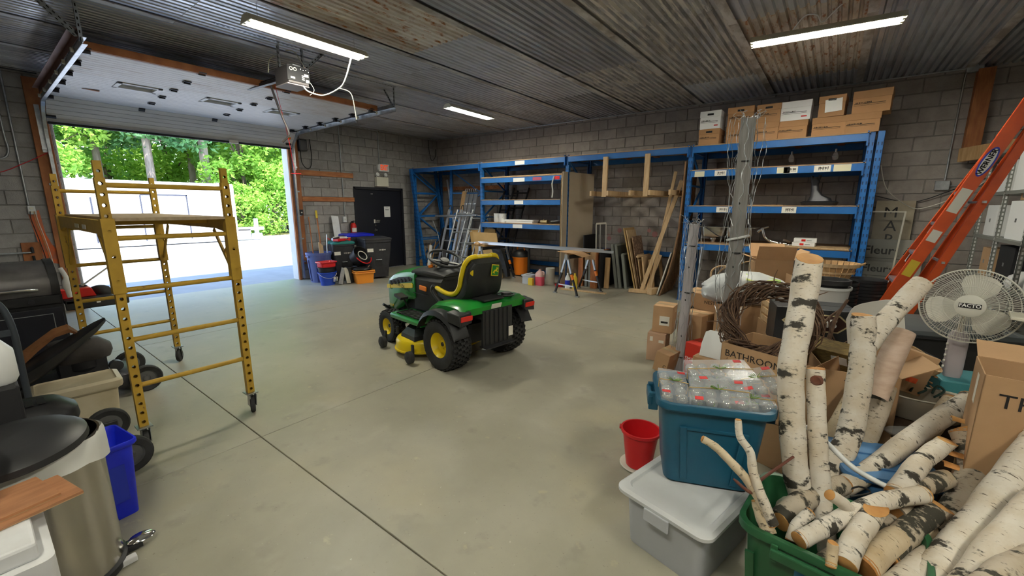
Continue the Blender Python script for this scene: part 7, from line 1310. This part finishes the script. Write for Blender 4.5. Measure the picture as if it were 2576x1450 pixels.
def birch_mat(name, base, dark, k=.60):
    m = bpy.data.materials.new(name); m.use_nodes = True; nt = m.node_tree; N = nt.nodes; L = nt.links; b = N['Principled BSDF']; b.inputs['Roughness'].default_value = .8
    tc = N.new('ShaderNodeTexCoord'); oi = N.new('ShaderNodeObjectInfo'); ad = N.new('ShaderNodeVectorMath'); ad.operation = 'MULTIPLY_ADD'; L.new(oi.outputs['Random'], ad.inputs[0]); ad.inputs[1].default_value = (13,7,29); L.new(tc.outputs['Object'], ad.inputs[2])
    cur = None
    def layer(scale, stretch, lo, hi, c, prev):
        mp = N.new('ShaderNodeMapping'); mp.inputs['Scale'].default_value = stretch; L.new(ad.outputs[0], mp.inputs[0]); t = N.new('ShaderNodeTexNoise'); t.inputs['Scale'].default_value = scale; t.inputs['Detail'].default_value = 5; t.inputs['Roughness'].default_value = .65; L.new(mp.outputs[0], t.inputs[0])
        r = N.new('ShaderNodeMapRange'); r.inputs[1].default_value = lo; r.inputs[2].default_value = hi; L.new(t.outputs[0], r.inputs[0]); x = N.new('ShaderNodeMix'); x.data_type = 'RGBA'; L.new(r.outputs[0], x.inputs[0])
        if isinstance(prev, tuple): x.inputs[6].default_value = (*prev,1)
        else: L.new(prev, x.inputs[6])
        x.inputs[7].default_value = (*c,1); return x.outputs[2], t
    cur, _ = layer(7, (1,1,1), .40, .70, (base[0]*.80, base[1]*.72, base[2]*.60), base)
    cur, _ = layer(26, (1,1,5.5), .61, .66, (.10,.075,.05), cur)
    cur, t = layer(7.5, (1,1,1.9), k, k+.05, dark, cur)
    L.new(cur, b.inputs['Base Color']); bn = N.new('ShaderNodeBump'); bn.inputs['Strength'].default_value = .5; bn.inputs['Distance'].default_value = .004; L.new(t.outputs[0], bn.inputs['Height']); L.new(bn.outputs[0], b.inputs['Normal']); return m
BI = [birch_mat('birch_white', (.66,.61,.53), (.035,.03,.022), .575), birch_mat('birch_dark', (.46,.40,.32), (.035,.032,.022), .50), birch_mat('birch_cream', (.58,.48,.34), (.05,.042,.03), .62)]
cut_m = mat('cut_wood', (.55,.30,.10), .75, col2=(.40,.17,.045), scale=6, bump=.2, bscale=30); knot_m = mat('knot', (.20,.07,.04), .8, col2=(.08,.035,.025), scale=20)
def log(label, pts, r, k=0, branches=(), knots=(), name='birch_log', slant=None):
    P = [Vector(p) for p in pts]; base = P[0]; d = (P[-1]-P[0]).normalized(); q = d.to_track_quat('Z','Y'); qi = q.inverted(); rr = random.Random(hash(label) % 1000 if False else sum(map(ord, label)))
    t = thing(name, label, 'log', base, group='birch logs', rot=q.to_euler()); 
    def seg(pp, rad, nm, par, cuts=(True,True)):
        S = smoothpts([qi @ (v-base) for v in pp], 5); n = len(S); rs = [(rad[0]+(rad[1]-rad[0])*i/(n-1))*(1+.035*math.sin(i*1.7+rr.uniform(0,.6))) for i in range(n)]
        o = MB().tube(S, rs, 14).build(nm, BI[k], par, smooth=60)
        for e, (c, nb, rad_) in enumerate(((S[0],S[1],rs[0]),(S[-1],S[-2],rs[-1]))):
            if not cuts[e]: continue
            ax_ = (c-nb).normalized(); b = MB()
            if slant and e == 1 and par is t:
                sd = qi @ Vector(slant); sd = (sd-ax_*sd.dot(ax_)); kk = sd.length; sd.normalize(); rg0 = b.ring(c-ax_*.012, ax_, rad_*1.0, 14); rg1 = [v+ax_*(.012+kk*(rad_-(v-c).dot(sd))) for v in rg0]
                MB().loft([rg0, rg1], cap=(False, False)).build('bark_edge', BI[k], t, smooth=60); cc = sum(rg1, Vector())/14
                MB().loft([[v-ax_*.003 for v in rg1], [cc+(v-cc)*.98+ax_*.002 for v in rg1], [cc+(v-cc)*.3+ax_*.004 for v in rg1]]).build('cut_end', cut_m, t, smooth=35); continue
            b = MB(); tl_ = ax_+Vector((rr.uniform(-.22,.22),rr.uniform(-.22,.22),rr.uniform(-.1,.1))); tl_.normalize(); b.loft([b.ring(c-ax_*.010, ax_, rad_*1.01, 14), b.ring(c+ax_*.002, tl_, rad_*.985, 14), b.ring(c+ax_*.006, tl_, rad_*.6, 14)]).build('cut_end', cut_m, o if par is t else par, smooth=35)
        return o
    tr = seg(P, r if isinstance(r, tuple) else (r,r), 'trunk', t)
    for bp, br in branches: seg([Vector(v) for v in bp], br, 'branch', t, (False,True))
    for c, n_, s_ in knots:
        c = qi @ (Vector(c)-base); n_ = (qi @ Vector(n_)).normalized(); b = MB(); b.loft([b.ring(c-n_*.01, n_, s_*1.3, 12), b.ring(c+n_*.006, n_, s_, 12), b.ring(c+n_*.004, n_, s_*.5, 12)]).build('knot', knot_m, t, smooth=50)
    return t
log('tall thick birch log with a slanted pale cut on top', [(0.047, 2.019, 0.336), (0.002, 2.035, 0.470), (-0.041, 2.103, 0.689), (-0.069, 2.157, 0.888), (-0.066, 2.247, 1.108), (-0.064, 2.336, 1.331)], (.047,.056), 0, slant=(.1,-.75,.1))
log('slim upright birch log with a round red knot', [(0.147, 1.920, 0.222), (0.116, 1.996, 0.338), (0.073, 2.089, 0.547), (0.039, 2.164, 0.746), (0.018, 2.211, 0.892)], (.036,.036), 0, knots=(((0.024, 2.165, 0.857), (-.3,-1,.1), .020),))
log('forked birch log whose branch points up right', [(-0.001, 2.008, 0.290), (0.114, 2.321, 0.349), (0.185, 2.476, 0.477), (0.198, 2.561, 0.710), (0.193, 2.607, 0.912), (0.176, 2.632, 1.076)], (.056,.050), 0, branches=(([(0.206, 2.616, 0.932), (0.280, 2.748, 1.058), (0.396, 2.911, 1.225)], (.045,.047)),))
log('dark scaly birch log behind the forked one', [(0.145, 2.307, 0.147), (0.238, 2.629, 0.310), (0.327, 2.884, 0.661)], (.065,.055), 1)
log('smooth pale birch stick behind the forked log', [(0.093, 2.518, 0.287), (0.141, 2.681, 0.433), (0.227, 2.871, 0.662)], (.04,.036), 2); log('long birch log sloping up to the right across the pile', [(0.097, 2.107, 0.334), (0.265, 2.385, 0.388), (0.455, 2.680, 0.521), (0.666, 2.991, 0.640)], (.044,.046), 0)
log('short birch log beside the long sloping one', [(0.487, 2.817, 0.402), (0.548, 2.927, 0.485), (0.615, 3.040, 0.599)], (.042,.042), 2); log('birch log with a long orange slanted cut', [(0.333, 2.110, 0.472), (0.408, 2.293, 0.537), (0.492, 2.457, 0.571)], (.040,.036), 0, slant=(-.5,-1.8,1.6))
log('bent dark birch log at the right of the pile', [(0.459, 2.131, 0.205), (0.544, 2.321, 0.358), (0.613, 2.499, 0.492), (0.583, 2.601, 0.612)], (.052,.052), 1); log('birch log lying level in the middle of the pile', [(0.325, 2.029, 0.439), (0.393, 2.181, 0.475), (0.512, 2.372, 0.472)], (.038,.038), 1)
log('forked birch branch with a small cut stub at the front', [(0.040, 1.662, 0.422), (0.115, 1.757, 0.454), (0.193, 1.854, 0.488), (0.275, 1.954, 0.511), (0.401, 2.087, 0.518)], (.030,.032), 0, branches=(([(0.188, 1.850, 0.484), (0.151, 1.821, 0.529), (0.112, 1.792, 0.561)], (.022,.021)),))
log('stout birch log with an oval pale cut facing up', [(0.169, 1.635, 0.420), (0.193, 1.728, 0.459), (0.228, 1.817, 0.496)], (.036,.036), 0, slant=(-.3,-1.3,1.5)); log('small curved birch stub inside the green tote', [(0.018, 1.721, 0.368), (0.029, 1.754, 0.419), (0.065, 1.794, 0.463)], (.020,.020), 0); log('tiny birch stub at the front rim of the green tote', [(0.133, 1.607, 0.412), (0.133, 1.632, 0.440), (0.132, 1.644, 0.473)], (.017,.017), 2)
log('birch log with a broad orange cut in the lower pile', [(0.290, 1.827, 0.375), (0.368, 1.986, 0.420), (0.441, 2.117, 0.439)], (.042,.042), 1, slant=(-.4,-1.5,1.4)); log('pale birch log low in the pile', [(0.223, 1.701, 0.385), (0.318, 1.898, 0.405), (0.427, 2.082, 0.386)], (.045,.040), 2); log('thick birch log running out at the bottom edge', [(0.283, 1.621, 0.350), (0.418, 1.899, 0.362), (0.593, 2.182, 0.387)], (.055,.050), 0)
log('thick birch log slanting out at the right edge', [(0.362, 1.731, 0.337), (0.524, 2.030, 0.457), (0.646, 2.247, 0.593), (0.749, 2.426, 0.709)], (.052,.056), 0); log('birch log at the lower right corner', [(0.459, 1.704, 0.395), (0.569, 1.913, 0.503), (0.700, 2.113, 0.633)], (.055,.055), 0); log('short dark birch log at the lower right corner', [(0.475, 1.641, 0.490), (0.556, 1.777, 0.512), (0.664, 1.910, 0.530)], (.045,.045), 1)
log('pale birch log behind the right edge logs', [(0.511, 2.208, 0.232), (0.593, 2.358, 0.301), (0.682, 2.501, 0.348)], (.045,.042), 2); log('birch log under the forked branch', [(0.099, 1.682, 0.308), (0.269, 1.961, 0.385), (0.359, 2.093, 0.397)], (.036,.036), 1); log('birch log deep in the pile above the green rim', [(-0.029, 1.836, 0.352), (0.040, 1.976, 0.389), (0.171, 2.163, 0.413)], (.042,.042), 1)
log('small cut birch log at the left rim of the green tote', [(-0.050, 1.669, 0.393), (-0.080, 1.697, 0.436), (-0.100, 1.719, 0.478)], (.026,.026), 2); log('thin spotted birch branch reaching far left', [(-0.057, 1.639, 0.486), (-0.133, 1.656, 0.581), (-0.204, 1.640, 0.653), (-0.256, 1.638, 0.692), (-0.302, 1.629, 0.713)], (.018,.014), 2)
log('thin crooked birch branch standing at the left rim', [(-0.041, 1.626, 0.470), (-0.081, 1.633, 0.545), (-0.125, 1.663, 0.623), (-0.143, 1.674, 0.693), (-0.182, 1.670, 0.746), (-0.196, 1.684, 0.804)], (.019,.012), 0)
bk_m = mat('bark_curl', (.55,.42,.34), .7, col2=(.42,.30,.22), scale=9, stretch=(1,1,3))
t = thing('bark_curl', 'curled sheet of pinkish birch bark right of the forked log', 'bark', (0,0,0)); b = MB(); A_, B_ = Vector((0.279, 2.723, 0.640)), Vector((0.360, 2.909, 0.961)); dd = (B_-A_).normalized(); s1 = dd.cross(Vector((0,1,0))).normalized(); s2 = dd.cross(s1); n = 12
for rad in (.055, .0525):
    for f in (0, .5, 1): b.v += [tuple(A_.lerp(B_, f)+s1*(rad*math.cos(R(-40+i*20)))+s2*(rad*math.sin(R(-40+i*20)))) for i in range(n)]
F = []
for o_ in (0, 3*n):
    for j in range(2): F += [(o_+j*n+i, o_+j*n+i+1, o_+(j+1)*n+i+1, o_+(j+1)*n+i) for i in range(n-1)]
for i in range(n-1): F += [(i,i+1,3*n+i+1,3*n+i),(2*n+i,2*n+i+1,5*n+i+1,5*n+i)]
b.f = F; b.mi = [0]*len(F); b.build('sheet', bk_m, t, smooth=50)
for k, (c, l) in enumerate((((0.582, 2.676, 0.618),'orange peeled wood chip hanging at the right of the pile'),((0.549, 2.500, 0.523),'second peeled wood chip on the bent dark log'),((0.545, 2.472, 0.478),'curled wood chip below the long slanted cut'),((0.622, 2.481, 0.448),'splintered wood chip on the right side of the pile'),((0.385, 2.614, 0.463),'dry leaf litter behind the long sloping log'))): tag(MB().loft([[Vector(c)+Vector((x_, .03*math.sin(a), .028*math.cos(a)*(1-.2*j))) for a in [R(-60+120*i/5) for i in range(6)]]+[Vector(c)+Vector((x_, .024*math.sin(a), .022*math.cos(a))) for a in [R(60-120*i/5) for i in range(6)]] for j, x_ in enumerate((-.03,0,.035))]).build('wood_chip', cut_m, smooth=40), l, 'wood chip', 'peeled wood chips')
tag(MB().tube(smoothpts([(0.019, 2.337, 0.557), (0.097, 2.208, 0.564), (0.198, 2.133, 0.518), (0.328, 2.132, 0.474)],5), .011, 8).build('white_hose', M['white_plastic'], smooth=60), 'white plastic tube lying across the birch logs', 'tube')
tag(MB().tube(smoothpts([(-0.015, 1.997, 0.559), (-0.111, 1.698, 0.567), (-0.122, 1.640, 0.554), (-0.182, 1.619, 0.598)],4), [.006]*4+[.007]*5+[.006]*3+[.003], 6).build('red_twig', mat('red_twig', (.13,.045,.03), .8), smooth=60), 'thin dark red twig at the left rim of the green tote', 'twig')
tag(MB().tube(smoothpts([(0.172, 2.114, 0.404), (0.222, 2.152, 0.433), (0.261, 2.144, 0.427), (0.193, 2.055, 0.431)],4), .004, 6).build('dark_wire', M['black_rubber'], smooth=60), 'loop of dark wire among the logs', 'wire')
dd_ = thing('log_crate', 'dark crate under the birch pile at the right', 'crate', (.62, 2.10, 0), R(-4)); tote(dd_, .56, .44, .34, M['black_plastic'], .9, .05, rim=.03)
lbt = mat('tote_lightblue', (.06,.18,.38), .45); lt2 = thing('blue_tote', 'light blue tote with a flat lid among the birch logs', 'tote', (.32, 2.50, 0), R(20)); tote(lt2, .36, .30, .40, lbt, .88, .04, rim=.02); MB().loft([rring(.40,.34,.04,.385), rring(.41,.35,.04,.40), rring(.40,.34,.04,.415), rring(.34,.28,.03,.418)]).build('lid', lbt, lt2, smooth=35); MB().b2(-.14,-.1,.418,.14,-.09,.424).b2(-.14,.03,.418,.14,.04,.424).build('lid_ridge', lbt, lt2)
pc = thing('plastic_wrap', 'crumpled clear plastic wrap by the blue tote', 'plastic', (0.448, 2.850, 0.439)); MB().loft([[Vector((.08*f*math.cos(2*PI*i/12)*(1+.25*math.sin(i*2.3)), .05*f*math.sin(2*PI*i/12), z)) for i in range(12)] for z, f in ((-.03,.7),(-.01,1.1),(.015,.8),(.03,.3))]).build('body', mat('wrap', (.6,.6,.58), .15, alpha=.35), pc, smooth=20)
# ================================================================ FAR RIGHT GOODS
dkb = mat('dark_carton', (.055,.032,.018), .8)
cbox('dark brown open carton under the roasting pan', .52, .46, .44, (.54, 3.16, 0), R(-4), m=dkb, tape=False)
rp = thing('roasting_pan', 'oval metal roasting pan holding dark cords', 'pan', (.53, 3.13, .445), R(14)); b = MB(); S = Matrix.Diagonal((1,.62,1)); b.lathe([(0,0),(.16,0),(.175,.02),(.178,.06),(.182,.066),(.184,.12),(.195,.125),(.195,.13),(.178,.128),(.17,.06),(.16,.008),(0,.008)], 40, (0,0,0), S).build('body', mat('pan_metal', (.52,.47,.38), .35, metal=.6), rp, smooth=40)
MB().tube([(.195*math.cos(2*PI*i/40), .62*.195*math.sin(2*PI*i/40), .13) for i in range(40)], .004, 6, closed=True).build('rim', M['off_white'], rp, smooth=60)
for k in range(3): tag(MB().tube(smoothpts([(0.467, 3.141, 0.572), (0.492, 3.185, 0.611), (0.538, 3.195, 0.584), (0.501, 3.142, 0.569)] if k == 0 else ([(0.563, 3.189, 0.569), (0.585, 3.231, 0.604), (0.615, 3.228, 0.582), (0.571, 3.170, 0.555)] if k == 1 else [(0.595, 3.175, 0.560), (0.650, 3.217, 0.548), (0.673, 3.209, 0.522), (0.646, 3.152, 0.502)]),5), .006, 6).build('cord', mat('cord_green', (.02,.05,.04), .6), smooth=60), 'dark green cord coil in the roasting pan, %s' % ('left','middle','right at the rim')[k], 'cord', 'cords in the pan')
bag2 = cbox('kraft box with an orange price sticker left of the wicker basket', .17, .24, .24, (0.383, 3.240, 0.562), R(30), m=M['cardboard'], rot=(R(0),R(18),R(30)), tape=False, texts=(((.06,.03),0,'-y',.0,.08,mat('sticker_orange', (.85,.12,.03), .6)),)); cbox('dark carton below the kraft box', .24,.30,.50, (.36,3.42,0), R(10), m=dkb, tape=False, texts=(('nder', .06, '-y', .02, .38),))
wk = thing('chip_basket', 'tilted woven chip wood basket', 'basket', (0.457, 3.360, 0.618), rot=(R(18),R(30),R(20))); MB().lathe([(0,-.02),(.07,-.02),(.085,.05),(.095,.12),(.088,.12),(.078,.05),(.06,-.012),(0,-.012)], 18).build('body', M['wood'], wk, smooth=30); MB().lathe([(.094,.09),(.10,.09),(.103,.13),(.094,.13),(.094,.09)], 18).build('rim_band', M['pale_wood'], wk, smooth=30)
pcn = MB(); rr = random.Random(9); c0 = Vector((0.540, 3.360, 0.588))
for k in range(40): p = c0+Vector((rr.gauss(0,.035),rr.gauss(0,.03),rr.gauss(0,.035))); pcn.tube([p, p+Vector((rr.uniform(-.025,.025),rr.uniform(-.02,.02),rr.uniform(-.01,.025)))], [.006,.003], 5)
o = pcn.build('dried_flowers', mat('dried', (.35,.18,.08), .8), smooth=40); tag(o, 'bunch of dried brown flower heads behind the roasting pan', 'dried flowers'); o['kind'] = 'stuff'
tag(MB().tube([(0.597, 3.591, 0.510), (0.720, 3.584, 0.453)], .022, 12).build('teal_tube', mat('teal_light', (.05,.35,.42), .4), smooth=40), 'bright teal tube lying behind the roasting pan', 'tube'); tb3 = thing('teal_box', 'teal plastic box behind the teal tube', 'box', (.78, 3.55, 0), R(8)); MB().b2(-.18,-.14,.40,.18,.14,.60).build('upper_box', mat('teal_dull', (.04,.20,.23), .5), tb3, bevel=.01); MB().b2(-.2,-.16,0,.2,.16,.40).build('base_carton', dkb, tb3)
tag(MB().tube(smoothpts([(0.481, 3.817, 0.693), (0.614, 3.793, 0.634), (0.676, 3.714, 0.612), (0.698, 3.605, 0.572), (0.741, 3.512, 0.500)],3), .010, 8).build('bent_bar', M['dark_metal'], smooth=60), 'bent metal handle bar crossing in front of the black bin', 'handle bar')
bb2 = thing('black_cart', 'large black garden cart bin behind the fan', 'bin', (.72, 4.55, 0), R(20)); tote(bb2, .80, .52, .66, M['black_plastic'], .82, .07, rim=.05); MB().loft([rring(.86,.58,.08,.655), rring(.88,.60,.09,.67), rring(.86,.58,.08,.70), rring(.7,.44,.07,.72)]).build('lid', mat('lid_slate', (.06,.07,.075), .5), bb2, smooth=35)
sht = thing('foam_sheet', 'large white curled foam sheet behind the forked log', 'foam sheet', (0,0,0)); b = MB(); ring1, ring2 = [], []
for (x_, y_, d1), (x2, y2, d2) in zip(((2128,805,2.6),(2150,775,2.7),(2200,762,2.8),(2245,757,2.85),(2275,790,2.75),(2285,850,2.6)), ((2140,985,2.5),(2160,990,2.55),(2190,1000,2.6),(2215,985,2.6),(2225,960,2.5),(2240,920,2.45))): pass
top = [(0.144, 3.373, 0.888), (0.184, 3.529, 0.951), (0.306, 3.747, 0.967), (0.406, 3.886, 0.959), (0.455, 3.797, 0.904), (0.464, 3.615, 0.796)]; bot = [(0.222, 3.307, 0.441), (0.269, 3.405, 0.404), (0.342, 3.523, 0.352), (0.389, 3.559, 0.395), (0.391, 3.435, 0.510), (0.392, 3.373, 0.637)]
T_ = smoothpts(top,4); B2 = smoothpts(bot,4); n = len(T_); th = Vector((.0,.008,0)); b.add([*T_, *B2, *[v+th for v in T_], *[v+th for v in B2]], [(i,i+1,n+i+1,n+i) for i in range(n-1)]+[(2*n+i,3*n+i,3*n+i+1,2*n+i+1) for i in range(n-1)]+[(i,2*n+i,2*n+i+1,i+1) for i in range(n-1)]).build('sheet', mat('foam_white', (.70,.68,.62), .6), sht, smooth=60)
# TH carton, with a lid standing on it
cbox('big open carton marked TH at the right edge', .46, .30, .50, (.815, 2.575, .43), R(-6), flaps=(None, 18, None, 20), texts=(('TH', .085, '-y', -.125, .40), ((.05,.13),0,'-x',-.02,.40,M['label_white']))); cbox('carton carrying the big open one', .48,.32,.425, (.83,2.58,0), R(-6), tape=False)
tag(MB().loft([[Vector((x_, y_, z)) for y_, z in ((-.10,0),(.10,.0),(.10,.012),(-.10,.012))] for x_, z0 in ((-.25,0),(-.1,.02),(.1,.03),(.3,.03))]).build('cream_board', M['ivory'], loc=(1.05,3.25,1.02), rot=(0,R(4),R(-10))), 'cream plastic panel lying beyond the TH carton', 'panel')
bc = thing('folding_bicycle', 'dark bicycle wheels and frame behind the fan stand', 'bicycle', (1.62, 4.55, 0), R(15))
for x_ in (-.35,.35):
    MB().lathe([(.26,-.018),(.285,-.014),(.29,0),(.285,.014),(.26,.018),(.255,0),(.26,-.018)], 30, (x_,0,.29+.35), Matrix.Rotation(PI/2,3,'X')).build('tyre', M['black_rubber'], bc, smooth=50); b = MB()
    for k in range(14): a = 2*PI*k/14; b.tube([(x_,0,.64),(x_+.255*math.cos(a),0,.64+.255*math.sin(a))], .0015, 3)
    b.tube([(x_+.253*math.cos(2*PI*i/30),0,.64+.253*math.sin(2*PI*i/30)) for i in range(30)], .008, 6, closed=True); b.build('spokes', M['steel'], bc)
MB().tube([(-.35,0,.64),(-.05,0,.9),(.2,0,.98),(.35,0,.64)], .016).tube([(-.05,0,.9),(.0,0,.62),(.2,0,.98)], .016).build('frame', M['galv'], bc, smooth=50); MB().b2(-.5,-.2,0,.5,.2,.35).build('base_carton', dkb, bc)
